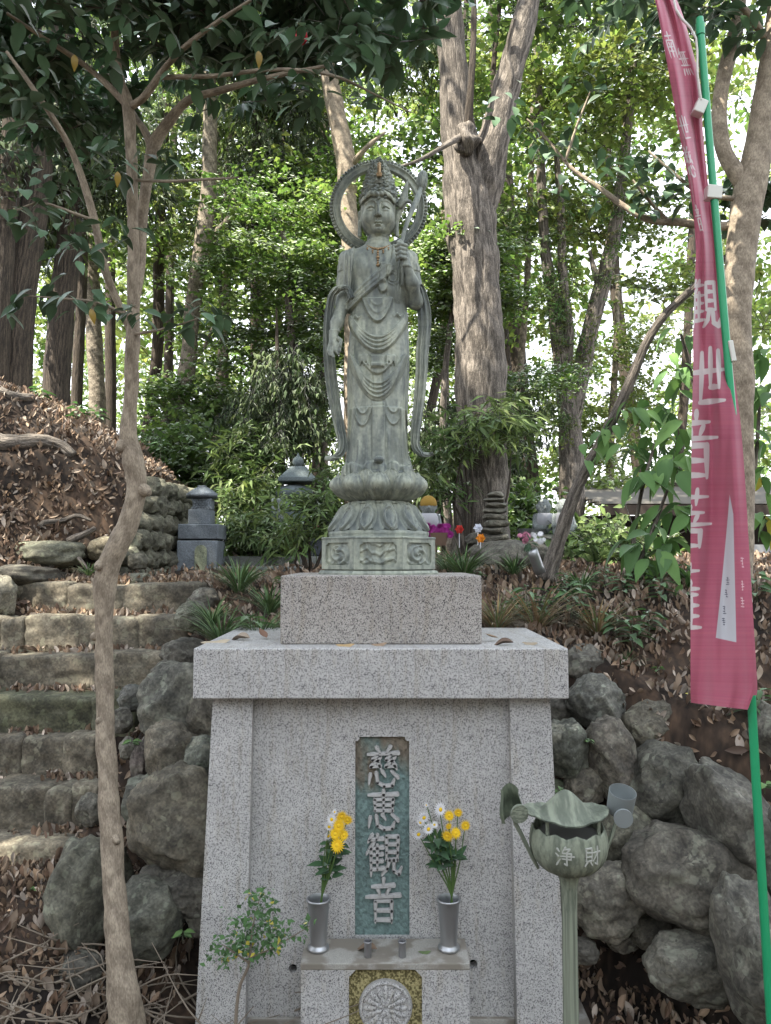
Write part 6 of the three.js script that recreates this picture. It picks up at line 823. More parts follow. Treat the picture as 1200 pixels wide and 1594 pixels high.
// ---------------------------------------------------------------- slanting sapling and the broad-leaved shrubs
const BIG = [0, 1, 2, 3].map((i) => { const B = new Leaves(), c = [[0.105, 0.215, 0.055], [0.075, 0.16, 0.045], [0.14, 0.26, 0.07], [0.36, 0.32, 0.05]][i]; B.leaf(new THREE.Matrix4(), 0.165, 0.07, { rows: 7, bend: 0.3 + 0.08 * i, fold: 0.22, color: c, cup: 0.008 }); return B.build(); });
{
  const T = thing('slanting_sapling', 'slim grey sapling slanting up across the bright gap', 'tree', rootAt(860, 885, 4.85));
  limb('trunk', T, MAT.barkGrey, [[852, 905, 4.85], [858, 880, 4.85], [872, 836, 4.83], [890, 780, 4.8], [908, 740, 4.8], [935, 690, 4.75], [960, 640, 4.7], [985, 585, 4.65], [1008, 530, 4.6], [1035, 490, 4.55], [1075, 452, 4.5], [1130, 400, 4.45]], [34, 26, 22, 20, 18, 17, 16, 16, 14, 13, 12, 9], { seg: 14, step: 0.03, bumps: 0.12, freq: 8 });
  const r = rand(12), big = { size: 0.85, droop: 0.6, geos: BIG, mat: MAT.leafMid }; for (const [x, y, n] of [[975, 620, 4], [1000, 640, 5], [1020, 620, 4], [945, 680, 6], [975, 700, 7], [1005, 695, 7], [920, 700, 5], [1035, 680, 5], [960, 650, 4]]) leafCluster(T, at(x, y, 4.65), n, 0.10, r, big);
  function shrub(name, label, px, py, d, stems, spots, seed, size = 1) { const S2 = thing(name, label, 'shrub', rootAt(px, py, d), 'broad-leaved shrubs on the bank'), q = rand(seed); for (const s of stems) limb('stem', S2, MAT.barkGrey, s, s.map((_, i) => 9 - 6 * i / s.length), { seg: 7 }); for (const [x, y, dd, n, rc] of spots) leafCluster(S2, at(x, y, dd), n, rc ?? 0.11, q, { ...big, size, yellow: 0.03 }); return S2; }
  shrub('broadleaf_shrub', 'broad leaved shrub with drooping pale green leaves in front of the shed', 980, 900, 4.6, [[[975, 930, 4.6], [985, 850, 4.6], [1000, 760, 4.6], [1020, 690, 4.55]], [[975, 920, 4.6], [1010, 840, 4.5], [1040, 760, 4.45]]], [[985, 735, 4.55, 4], [1010, 815, 4.5, 5], [1040, 840, 4.45, 8], [990, 840, 4.5, 5], [1060, 790, 4.45, 9], [1035, 730, 4.5, 8], [1060, 720, 4.5, 8], [1065, 670, 4.5, 8], [1050, 880, 4.4, 7], [1010, 860, 4.45, 5]], 21, 1.15);
  shrub('broadleaf_shrub', 'tall dark leaved shrub rising behind the tan tree and banner', 1110, 880, 4.75, [[[1110, 920, 4.75], [1100, 760, 4.7], [1080, 600, 4.65], [1060, 520, 4.6]], [[1120, 920, 4.75], [1170, 760, 4.6], [1185, 600, 4.6]]], [[1065, 560, 4.6, 7], [1060, 590, 4.6, 7], [1050, 640, 4.6, 7], [1185, 540, 4.5, 8], [1190, 600, 4.5, 9], [1180, 680, 4.5, 9], [1185, 740, 4.45, 9], [1130, 700, 4.8, 8], [1190, 500, 4.5, 7], [1060, 510, 4.6, 5], [1160, 620, 4.7, 6], [1190, 800, 4.4, 7]], 22, 0.95);
  shrub('broadleaf_shrub', 'low leafy shrub hugging the bank below the banner foot', 1090, 980, 4.3, [[[1080, 1000, 4.3], [1090, 940, 4.3], [1100, 900, 4.3]]], [[1060, 930, 4.2, 7, 0.09], [1100, 920, 4.2, 7, 0.09], [1150, 940, 4.1, 6, 0.09], [1020, 960, 4.2, 5, 0.08], [1075, 890, 4.3, 6]], 23, 0.65);
}
// ---------------------------------------------------------------- the wood behind
function woodTree(name, label, mat, pts, wid, blobs, kind, pal, seed, opt = {}, group) {
  const [bx, by, bd] = pts[0], T = thing(name, label, 'tree', rootAt(bx, by, bd), group), foot = T.position.clone(); const P = wpath(pts).map((p) => p.sub(T.position)); if (P[0].y > 0) P.unshift(V(P[0].x, -0.05, P[0].z)), wid = [wid[0] * 1.1, ...wid], pts = [pts[0], ...pts];
  part('trunk', tube(P, wid.map((w, i) => w / 2 * pts[i][2] / FOCAL), { seg: 12, bumps: 0.14, freq: 4, step: 0.1 }), mat, T);
  for (const b of opt.branches ?? []) limb('branch', T, mat, b[0], b[1]);
  if (blobs.length) crown(T, kind, opt.leaf ?? MAT.leafThin, blobs, pal, seed, opt); return T;
}
const bl = (px, py, d, rx, ry, n) => [at(px, py, d), rx, ry, rx, n];
woodTree('halo_tree', 'brown leaning trunk seen through the halo ring', MAT.barkSmooth, [[556, 860, 8.2], [552, 640, 8.2], [549, 420, 8.2], [541, 320, 8.2], [538, 250, 8.2], [524, 180, 8.2], [508, 90, 8.2], [498, -20, 8.2], [490, -160, 8.2]], [40, 34, 30, 30, 32, 30, 26, 24, 20], [bl(500, -60, 8.4, 1.5, 0.7, 40), bl(420, 60, 9.0, 1.0, 0.6, 30)], 'broad', PAL.mid, 31, { scale: 1.3, branches: [[[[545, 260, 8.2], [570, 230, 8.0], [600, 205, 8.0]], [12, 8, 4]]] });
woodTree('birch_tree', 'pale mottled trunk curving up from the foot of the hillside', MAT.barkPale, [[238, 700, 9.0], [262, 668, 9.0], [282, 622, 9.0], [293, 560, 9.0], [299, 490, 9.0], [308, 420, 9.0], [320, 340, 9.0], [326, 260, 9.0], [326, 150, 9.0], [322, 20, 9.0], [320, -120, 9.0]], [34, 32, 28, 26, 25, 25, 26, 24, 22, 18, 14], [bl(320, -60, 9, 1.6, 0.7, 36), bl(400, 120, 9.4, 0.9, 0.5, 30)], 'hang', PAL.mid, 32, { scale: 1.4, branches: [[[[318, 385, 9], [335, 362, 9], [356, 340, 9], [366, 300, 9]], [12, 10, 9, 6]], [[[300, 560, 9], [318, 540, 8.9], [330, 510, 8.9]], [8, 6, 4]]] });
{
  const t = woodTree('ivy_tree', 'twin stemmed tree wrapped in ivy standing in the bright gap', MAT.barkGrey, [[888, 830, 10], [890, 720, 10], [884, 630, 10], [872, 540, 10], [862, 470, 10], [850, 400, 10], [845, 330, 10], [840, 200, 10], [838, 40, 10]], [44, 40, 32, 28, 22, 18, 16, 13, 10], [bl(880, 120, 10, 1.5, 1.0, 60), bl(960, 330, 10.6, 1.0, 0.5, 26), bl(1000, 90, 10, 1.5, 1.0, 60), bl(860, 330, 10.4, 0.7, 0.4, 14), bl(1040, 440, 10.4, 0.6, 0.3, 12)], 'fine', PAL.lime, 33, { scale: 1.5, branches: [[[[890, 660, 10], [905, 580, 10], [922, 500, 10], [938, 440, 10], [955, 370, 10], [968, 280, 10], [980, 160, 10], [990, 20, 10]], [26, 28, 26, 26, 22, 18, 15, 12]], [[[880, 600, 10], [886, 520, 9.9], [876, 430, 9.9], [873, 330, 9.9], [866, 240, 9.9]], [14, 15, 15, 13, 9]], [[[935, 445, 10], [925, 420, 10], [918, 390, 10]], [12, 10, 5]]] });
  const r = rand(8), pl = []; const stems = [[[884, 700], [872, 540], [850, 420]], [[890, 660], [922, 500], [955, 370], [975, 220]], [[882, 560], [875, 430], [870, 300]]]; for (const s of stems) for (let i = 0; i < 70; i++) { const k = r() * (s.length - 1), a = s[Math.floor(k)], b = s[Math.floor(k) + 1], f = k % 1, p = at(lerp(a[0], b[0], f) + gauss(r) * 14, lerp(a[1], b[1], f), 9.85 + gauss(r) * 0.15).sub(t.position); pl.push([new THREE.Matrix4().compose(p, new THREE.Quaternion().setFromEuler(new THREE.Euler(r() * 3, r() * 6, r() * 3)), V(0.42, 0.42, 0.42)), C(0.05 + r() * 0.05, 0.09 + r() * 0.07, 0.02)]); } instanced('ivy', SPRAY.broad0, MAT.leafMid, pl, t);
}
woodTree('cedar_tree', 'dark shaggy cedar trunk on the hilltop by the camellia boughs', MAT.barkDark, [[88, 600, 7.6], [95, 500, 7.6], [104, 400, 7.6], [112, 300, 7.6], [108, 180, 7.6], [100, 60, 7.6], [92, -100, 7.6]], [42, 40, 38, 36, 36, 34, 30], [bl(110, 100, 7.8, 1.3, 0.9, 90), bl(150, 250, 7.9, 0.7, 0.5, 50), bl(60, 300, 7.8, 0.5, 0.6, 40)], 'hang', PAL.dark, 34, { scale: 1.2, leaf: MAT.leafMid });
woodTree('cedar_tree', 'stout grey cedar trunk at the hillside edge', MAT.barkDark, [[22, 600, 7.0], [28, 500, 7.0], [40, 400, 7.0], [58, 290, 7.0], [66, 180, 7.0], [74, 60, 7.0], [80, -100, 7.0]], [54, 50, 46, 42, 42, 40, 36], [bl(10, 220, 7.2, 0.8, 0.8, 60), bl(60, 120, 7.2, 0.9, 0.6, 60)], 'hang', PAL.dark, 35, { scale: 1.1, leaf: MAT.leafMid });
woodTree('cedar_tree', 'leaning brown cedar trunk cut off by the picture edge', MAT.barkDark, [[-8, 600, 6.8], [-2, 500, 6.8], [6, 360, 6.8], [20, 220, 6.8], [30, 60, 6.8], [36, -100, 6.8]], [40, 38, 36, 36, 34, 30], [bl(-40, 250, 6.8, 0.7, 0.9, 40)], 'hang', PAL.dark, 36, { leaf: MAT.leafMid });
const slim = [[152, 640, 10, 26, -1], [228, 700, 11, 20, 3], [172, 640, 13, 18, 0], [333, 760, 10.5, 16, 2], [362, 800, 12, 16, -2], [392, 800, 13, 14, 2], [432, 820, 10, 12, 1], [460, 760, 14, 20, 0], [494, 800, 11, 22, 1], [506, 780, 13, 14, -1], [650, 800, 10, 16, 6], [676, 820, 8.6, 12, 8], [694, 780, 12, 14, 0], [808, 820, 12, 24, -3], [830, 800, 14, 30, -4], [786, 800, 11, 12, 4], [260, 700, 14, 16, 1], [120, 600, 9.5, 18, 2], [715, 800, 14, 20, 1], [1000, 780, 15, 22, -5], [1050, 780, 14, 16, 3]];
const slimLabel = ['thick dark trunk between the cedars and the birch', 'thin dark trunk just beside the foot of the birch', 'far dark trunk glimpsed behind the camellia stem', 'pale thin trunk rising behind the stone lantern', 'dark thin trunk rising behind the narrow leaved bush', 'far thin trunk among the maple layers', 'thin pale stem close behind the young fir', 'far dark trunk above the stupa roof', 'sturdy dark trunk between the stupa and the statue skirt', 'pale narrow trunk close beside the sturdy one behind the statue', 'dark leaning trunk showing past the statue scarf', 'thin dark stem leaning towards the great trunk', 'pale thin trunk half hidden by the great trunk', 'dark trunk between the great trunk and the ivy tree', 'broad dark trunk behind the bibbed stone figures', 'thin pale stem touching the edge of the great trunk', 'far dark trunk beyond the birch', 'dark narrow trunk between the two cedars', 'far pale trunk hidden behind the great trunk base', 'far dark trunk leaning in the bright gap by the sapling', 'far thin trunk above the shed roof'];
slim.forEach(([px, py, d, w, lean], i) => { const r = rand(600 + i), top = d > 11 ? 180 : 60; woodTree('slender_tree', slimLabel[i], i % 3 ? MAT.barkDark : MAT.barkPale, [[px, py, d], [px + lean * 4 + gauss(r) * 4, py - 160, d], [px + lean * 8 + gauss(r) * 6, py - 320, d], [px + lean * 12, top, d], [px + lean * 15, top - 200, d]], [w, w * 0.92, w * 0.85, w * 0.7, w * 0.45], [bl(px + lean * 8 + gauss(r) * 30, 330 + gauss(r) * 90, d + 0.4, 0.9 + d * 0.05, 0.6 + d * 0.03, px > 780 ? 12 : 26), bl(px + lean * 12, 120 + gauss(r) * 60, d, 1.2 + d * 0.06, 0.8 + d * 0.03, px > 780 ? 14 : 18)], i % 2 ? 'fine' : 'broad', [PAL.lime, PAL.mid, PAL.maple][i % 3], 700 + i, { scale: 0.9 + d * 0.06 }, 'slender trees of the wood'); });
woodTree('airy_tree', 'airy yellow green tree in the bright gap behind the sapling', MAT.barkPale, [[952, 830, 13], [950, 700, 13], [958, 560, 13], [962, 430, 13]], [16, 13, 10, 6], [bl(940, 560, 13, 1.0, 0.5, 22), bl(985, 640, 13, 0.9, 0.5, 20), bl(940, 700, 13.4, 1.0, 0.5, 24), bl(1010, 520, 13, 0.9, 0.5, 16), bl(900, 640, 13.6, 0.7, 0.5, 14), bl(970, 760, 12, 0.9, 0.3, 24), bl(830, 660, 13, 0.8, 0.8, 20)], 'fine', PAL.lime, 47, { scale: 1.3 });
// bright maples and dark evergreens of the understorey
woodTree('maple_tree', 'young maple with layered bright green leaves beside the great trunk', MAT.barkGrey, [[700, 850, 7.4], [690, 640, 7.4], [705, 480, 7.3], [720, 420, 7.2]], [14, 11, 8, 5], [bl(725, 400, 7.0, 0.42, 0.14, 60), bl(690, 390, 7.2, 0.4, 0.12, 44), bl(735, 440, 7.0, 0.32, 0.10, 36), bl(690, 470, 7.3, 0.35, 0.14, 36), bl(780, 470, 7.4, 0.3, 0.14, 20), bl(670, 540, 7.6, 0.3, 0.3, 36), bl(830, 590, 7.6, 0.5, 0.2, 24)], 'fine', PAL.maple, 41, { flat: 0.12, scale: 0.8 });
woodTree('maple_tree', 'spreading maple with airy green layers to the left of the statue', MAT.barkGrey, [[470, 860, 8.6], [462, 660, 8.6], [450, 480, 8.5], [440, 360, 8.4]], [20, 16, 12, 8], [bl(460, 350, 8.6, 1.1, 0.3, 50), bl(410, 430, 8.8, 1.2, 0.34, 56), bl(490, 430, 8.4, 0.6, 0.25, 30), bl(430, 510, 9.0, 1.2, 0.36, 56), bl(500, 540, 8.8, 0.6, 0.36, 34), bl(380, 590, 9.2, 1.2, 0.4, 50), bl(560, 330, 8.8, 0.5, 0.25, 22), bl(480, 290, 9.2, 0.8, 0.3, 30), bl(340, 640, 9.4, 0.9, 0.4, 36), bl(470, 660, 9.4, 0.8, 0.5, 40)], 'fine', PAL.maple, 42, { flat: 0.15 });
woodTree('fir_sapling', 'dark young fir with drooping layers behind the shrub', MAT.barkDark, [[438, 860, 8], [436, 700, 8], [432, 560, 8], [430, 480, 8]], [12, 10, 7, 3], [bl(432, 560, 8, 0.3, 0.2, 16), bl(425, 610, 8, 0.45, 0.2, 22), bl(440, 660, 8, 0.5, 0.22, 26), bl(400, 640, 8.2, 0.4, 0.3, 16), bl(470, 600, 8.2, 0.35, 0.3, 16)], 'hang', PAL.dark, 43, { flat: 0.12, leaf: MAT.leafMid });
woodTree('fir_sapling', 'dark evergreen sapling filling the shade beneath the great trunk', MAT.barkDark, [[690, 860, 7.8], [688, 720, 7.8], [684, 620, 7.8]], [10, 8, 3], [bl(690, 650, 7.8, 0.4, 0.3, 40), bl(700, 720, 7.6, 0.4, 0.3, 40), bl(780, 700, 7.6, 0.4, 0.4, 40), bl(800, 620, 8, 0.35, 0.4, 24)], 'hang', PAL.dark, 44, { flat: 0.2, leaf: MAT.leafMid });
woodTree('weeping_tree', 'dark hanging evergreen foliage high behind the halo', MAT.barkDark, [[400, 840, 9.8], [398, 500, 9.8], [400, 200, 9.8], [402, 60, 9.8]], [22, 18, 14, 8], [bl(420, 240, 9.6, 0.8, 0.6, 70), bl(470, 250, 9.6, 0.6, 0.5, 40), bl(430, 150, 9.6, 1.0, 0.4, 40), bl(640, 60, 9.6, 0.8, 0.5, 34), bl(370, 330, 9.6, 0.6, 0.4, 24)], 'hang', PAL.dark, 45, { leaf: MAT.leafMid, scale: 1.1 });
// shrubs by the stupa and the statue
function bush(label, px, py, d, blobs, kind, pal, seed, opt = {}) { const G = thing('leafy_bush', label, 'bush', rootAt(px, py, d)), r = rand(seed); const st = []; for (let i = 0; i < 7; i++) { const b = blobs[i % blobs.length][0].clone().sub(G.position); st.push(tube([V(gauss(r) * 0.04, 0, gauss(r) * 0.04), b.clone().multiplyScalar(0.5).add(V(gauss(r) * 0.1, 0, 0)), b.add(V(gauss(r) * 0.15, 0.1, gauss(r) * 0.15))], [0.014, 0.010, 0.004], { seg: 6, step: 0.1 })); } part('stems', merge(st), MAT.barkDark, G); crown(G, kind, opt.leaf ?? MAT.leafMid, blobs, pal, seed, { name: 'foliage', ...opt }); return G; }
bush('dense narrow leaved bush between the stone lantern and the stupa', 400, 880, 6.8, [bl(395, 775, 7.6, 0.3, 0.3, 40), bl(385, 835, 7.0, 0.2, 0.16, 22), bl(425, 840, 7.0, 0.18, 0.14, 18), bl(400, 715, 8.0, 0.34, 0.25, 34), bl(365, 760, 8.0, 0.25, 0.3, 26), bl(500, 800, 8.2, 0.3, 0.4, 20)], 'long', PAL.mid, 51);
bush('thin twiggy bush close to the statue base', 485, 890, 5.6, [bl(480, 800, 5.6, 0.2, 0.22, 12), bl(465, 840, 5.6, 0.2, 0.14, 10), bl(500, 760, 5.7, 0.12, 0.2, 6)], 'long', PAL.mid, 52, { scale: 0.75 });
bush('leafy undergrowth around the foot of the great trunk', 730, 850, 6.1, [bl(690, 690, 6.2, 0.2, 0.25, 9), bl(745, 690, 6.1, 0.3, 0.2, 5), bl(685, 740, 6.2, 0.16, 0.25, 8), bl(790, 690, 6.3, 0.16, 0.25, 8), bl(750, 640, 6.1, 0.22, 0.12, 4)], 'long', PAL.mid, 53, { scale: 0.9 });
bush('yellow green bush glowing in the sun beyond the hill edge', 300, 760, 8.6, [bl(270, 690, 8.6, 0.45, 0.3, 40), bl(310, 720, 8.6, 0.4, 0.3, 40), bl(290, 640, 9, 0.5, 0.3, 30)], 'fine', PAL.maple, 54, { leaf: MAT.leafThin });
bush('bright bush in sunlight under the shed roof', 950, 860, 7, [bl(930, 866, 7, 0.3, 0.16, 22), bl(985, 856, 7, 0.3, 0.18, 20), bl(905, 872, 6.6, 0.3, 0.12, 18)], 'broad', PAL.mid, 55, { leaf: MAT.leafThin });
bush('green bush beside the bibbed stone figures', 915, 890, 6, [bl(915, 840, 6, 0.2, 0.18, 18), bl(890, 860, 6, 0.16, 0.12, 12), bl(960, 870, 5.6, 0.3, 0.15, 18)], 'broad', PAL.mid, 56);
bush('small sunlit bush behind the pinwheels', 812, 840, 7.4, [bl(812, 800, 7.4, 0.16, 0.25, 24), bl(800, 830, 7.4, 0.2, 0.14, 16)], 'fine', PAL.maple, 57, { leaf: MAT.leafThin });
// trees to the left and behind the viewer that shade the forecourt
[[-1.7, 1.0, -4.3, 2.2, 9.5, [-5.9, 0.2]], [0.1, 1.6, -3.5, 2.2, 10, [-4.6, 2.2]], [1.7, 1.0, -3.6, 2.1, 11, [-2.9, 2.6]], [-3.7, 1.5, -5.9, 1.7, 10, [-8.6, -1.4]], [-0.6, 0.4, -2.0, 1.8, 10, [-5.0, 3.6]], [-0.2, 2.2, -6.3, 1.5, 9.5, [-5.4, -0.6]]].forEach(([x, y, z, rad, t, foot], i) => {
  const c = V(x, y, z).addScaledVector(SUN, t), b = V(foot[0], H(foot[0], foot[1]) - 0.1, foot[1]), T = thing('shade_tree', ['tall tree beside the forecourt shading the stairs', 'tall tree beside the forecourt shading the statue', 'tall tree behind the forecourt shading the boulder wall', 'tall tree on the hillside shading the cedars', 'tall tree at the forecourt entrance shading the altar', 'tall tree near the stairs shading the shrubs behind the statue'][i], 'tree', b, 'shade trees beside the forecourt'), k = c.clone().sub(b);
  part('trunk', tube([V(0, 0, 0), V(k.x * 0.2, k.y * 0.4, k.z * 0.2), V(k.x * 0.6, k.y * 0.8, k.z * 0.6), k], [0.22, 0.17, 0.12, 0.05], { seg: 12, bumps: 0.12, step: 0.2 }), MAT.barkDark, T); crown(T, 'broad', MAT.leafMid, [[c, rad, 1.0, rad * 0.9, Math.round([24, 140, 120, 30, 105, 90][i] * rad)]], PAL.mid, 900 + i, { scale: 2.0 });
});
// trees at the viewer's back that close off the low sky there
[[-7, 5.5, 'leaning tree at the back of the forecourt towards the hill'], [-3.4, 7.6, 'stout tree at the back of the forecourt path'], [0.6, 8.6, 'tall tree straight across the forecourt from the altar'], [4.2, 7.2, 'bushy tree across the forecourt from the boulder wall'], [7.4, 4.6, 'wide tree beside the forecourt past the banner pole'], [6.8, -0.6, 'low wide tree on the bank past the banner']].forEach(([x, z, label], i) => {
  const b = V(x, H(x, z) - 0.1, z), T = thing('forecourt_tree', label, 'tree', b, 'trees around the forecourt'); part('trunk', tube([V(0, 0, 0), V(0.1, 2, 0.1), V(-0.1, 4.5, 0)], [0.2, 0.15, 0.07], { seg: 12, bumps: 0.12, step: 0.2 }), MAT.barkDark, T);
  crown(T, 'broad', MAT.leafMid, [[V(x, b.y + 2.4, z), 2.0, 1.6, 1.4, 90], [V(x + 0.3, b.y + 4.4, z), 1.9, 1.4, 1.4, 70]], PAL.mid, 960 + i, { scale: 2.8 });
});
// far-off wood: one mass of leaves
{
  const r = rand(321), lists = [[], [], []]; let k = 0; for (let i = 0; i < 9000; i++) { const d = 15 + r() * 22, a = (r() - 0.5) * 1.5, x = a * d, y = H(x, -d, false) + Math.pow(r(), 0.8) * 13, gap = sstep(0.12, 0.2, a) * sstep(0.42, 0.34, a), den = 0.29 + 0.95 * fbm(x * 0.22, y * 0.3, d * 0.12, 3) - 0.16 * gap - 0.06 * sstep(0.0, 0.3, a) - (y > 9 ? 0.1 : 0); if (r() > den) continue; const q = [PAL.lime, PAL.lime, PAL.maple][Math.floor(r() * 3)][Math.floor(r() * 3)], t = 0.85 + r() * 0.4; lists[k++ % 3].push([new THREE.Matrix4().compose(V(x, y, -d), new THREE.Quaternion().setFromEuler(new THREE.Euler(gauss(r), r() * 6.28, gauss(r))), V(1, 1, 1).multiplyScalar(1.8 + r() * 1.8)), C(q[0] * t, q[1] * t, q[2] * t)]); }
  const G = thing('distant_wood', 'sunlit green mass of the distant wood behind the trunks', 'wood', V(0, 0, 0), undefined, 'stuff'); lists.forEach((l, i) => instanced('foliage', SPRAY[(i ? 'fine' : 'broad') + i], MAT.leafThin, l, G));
}

// ---------------------------------------------------------------- dead leaves, grass, weeds and brushwood
const DEAD = [0, 1, 2, 3].map((i) => { const B = new Leaves(); B.leaf(new THREE.Matrix4().makeRotationX(-Math.PI / 2), 0.082, 0.032, { rows: 6, bend: [0.28, -0.35, 0.1, -0.15][i], fold: [0.5, 0.25, -0.4, 0.7][i], cup: 0.02 * (i - 1), stalk: -0.5, color: [1, 1, 1] }); return B.build(); });
const DEADC = [[0.25, 0.185, 0.13], [0.15, 0.095, 0.062], [0.30, 0.24, 0.185], [0.20, 0.135, 0.088], [0.10, 0.065, 0.046], [0.25, 0.175, 0.115], [0.34, 0.285, 0.235]];
const onMonument = (x, z) => Math.abs(x - MX) < 0.82 && z < -2.84 && z > -3.97;
{
  const r = rand(2024), lists = [[], [], [], []], near = [];
  const place = (x, z, y, n, s) => { const m = aim(V(x, y, z), V(gauss(r), gauss(r) * 0.22, gauss(r)).addScaledVector(n, gauss(r) * 0.25), n.clone().add(V(gauss(r) * 0.45, gauss(r) * 0.3, gauss(r) * 0.45))); m.scale(V(s, s, s)); return m; };
  for (let i = 0; i < 46000; i++) {
    const t = r(), d = t < 0.6 ? 2.2 + r() * 3.2 : t < 0.8 ? 4.6 + r() * 4.4 : 4.7 + r() * 2.6, half = d * 0.56 + 0.3, x = t < 0.8 ? (r() * 2 - 1) * half : -1.8 - r() * 2.2, z = -d; if (onMonument(x, z)) continue;
    const hill = H(x, z) > 1.95, den = 0.72 + 0.5 * fbm(x * 1.3, 2, z * 1.3, 3) + (hill ? 0.2 : 0); if (r() > den) continue;
    if (d > 2.95 && d < 3.7 && x > 0.75 && H(x, z) > 0.35 && r() < 0.55) continue;
    const n = normalAt(x, z), s = 0.38 + r() * r() * 0.85, c = DEADC[Math.floor(r() * DEADC.length)], k = (0.75 + r() * 0.5) * (0.7 + 0.6 * r()), m = place(x, z, H(x, z) + 0.008 + r() * 0.03, n, s); lists[i % 4].push([m, C(c[0] * k, c[1] * k, c[2] * k), d]);
  }
  // leaves caught on the treads, mostly against the riser behind
  STEPS.forEach(([h, d, joints], k) => { const xa = at(joints[0], 1000, d).x, xb = at(joints[joints.length - 1], 1000, d).x; for (let i = 0; i < 210; i++) { const x = lerp(xa, xb, r()), dz = k ? 0.04 + 0.17 * Math.sqrt(r()) : 0.05 + 0.3 * r(), c = DEADC[Math.floor(r() * DEADC.length)], q = 0.7 + r() * 0.6; if (fbm(x * 2.3, k * 5, 1, 2) < -0.12) continue; lists[i % 4].push([place(x, -d - dz, EYE + h + 0.004 + r() * 0.02, V(0, 1, 0), 0.4 + r() * 0.55), C(c[0] * q, c[1] * q, c[2] * q), 9]); } });
  // the nearest leaves are things of their own
  const mats = DEADC.map((c) => new THREE.MeshStandardMaterial({ color: C(...c), roughness: 0.8, side: THREE.DoubleSide }));
  lists.forEach((l, i) => { l.sort((a, b) => a[2] - b[2]); const own = l.filter(([m, , d]) => { const e = m.elements, px = 600 + FOCAL * e[12] / d; return d < 3.6 && px > 0 && px < 1200 && d > 2.75; }).slice(0, 55); for (const q of own) { const o = shade(new THREE.Mesh(DEAD[i], mats[Math.floor(r() * mats.length)])); o.name = numbered('fallen_leaf'); o.applyMatrix4(q[0]); scene.add(o); tag(o, 'curled brown dead leaf lying on the forecourt soil', 'leaf', 'dead leaves on the forecourt'); l.splice(l.indexOf(q), 1); } });
  const G = thing('leaf_litter', 'brown dead leaves carpeting the soil, steps and hillside', 'leaf litter', V(0, 0, 0), undefined, 'stuff'); lists.forEach((l, i) => instanced('leaves', DEAD[i], MAT.litter, l, G));
  // leaves that lie on the granite and the altar
  const lone = (label, x, y, z, s, ry, col, v = 0) => { const o = single('fallen_leaf', DEAD[v], new THREE.MeshStandardMaterial({ color: C(...col), roughness: 0.75, side: THREE.DoubleSide }), label, 'leaf', V(x, y, z)); o.rotation.set(0.1, ry, 0.15); o.scale.setScalar(s); };
  const sy = EYE - 0.343 + 0.012; const P = (px, d) => at(px, 1000, d).x;
  lone('tan leaf in the middle of the slab at the foot of the statue block', P(537, 3.06), sy, -3.06, 1.0, 1.3, [0.40, 0.28, 0.14], 2); lone('dark brown crumpled leaf on the slab beside the statue block', P(782, 3.1), sy, -3.1, 1.1, 1.5, [0.13, 0.085, 0.06], 0); lone('pale leaf near the slab end above the boulders', P(825, 3.12), sy, -3.12, 0.9, 0.9, [0.33, 0.27, 0.19], 2); lone('brown leaf with curled edge left of the dark one', P(765, 3.25), sy, -3.25, 0.9, 2.1, [0.25, 0.17, 0.1], 1); lone('thin dry leaf against the front of the statue block', P(590, 3.08), sy, -3.08, 0.8, 1.7, [0.28, 0.2, 0.13], 2); lone('grey brown leaf on the slab near the grass clump', P(372, 3.3), sy, -3.3, 1.3, 1.2, [0.3, 0.24, 0.18], 0); lone('large tan leaf on the slab corner by the boulders', P(335, 3.2), sy, -3.2, 1.5, 1.6, [0.42, 0.35, 0.25], 2); lone('reddish leaf beside the grass clump on the slab', P(410, 3.35), sy, -3.35, 1.0, 0.5, [0.2, 0.11, 0.07], 1);
  lone('brown leaf lying behind the incense tube on the altar', at(569, 1463, 2.98).x, 0.446, -2.985, 1.1, 1.35, [0.17, 0.12, 0.08], 0); lone('small green leaf lying on the altar top', at(661, 1466, 2.96).x, 0.442, -2.97, 0.6, 1.5, [0.09, 0.13, 0.05], 2); lone('large brown leaf on the plinth beside the altar', at(420, 1562, 2.98).x, 0.118, -2.99, 1.6, 1.4, [0.3, 0.19, 0.12], 0); lone('yellow leaf on the bank above the boulders', P(1078, 3.55), H(P(1078, 3.55), -3.55) + 0.05, -3.55, 0.9, 1.4, [0.55, 0.48, 0.10], 2);
}
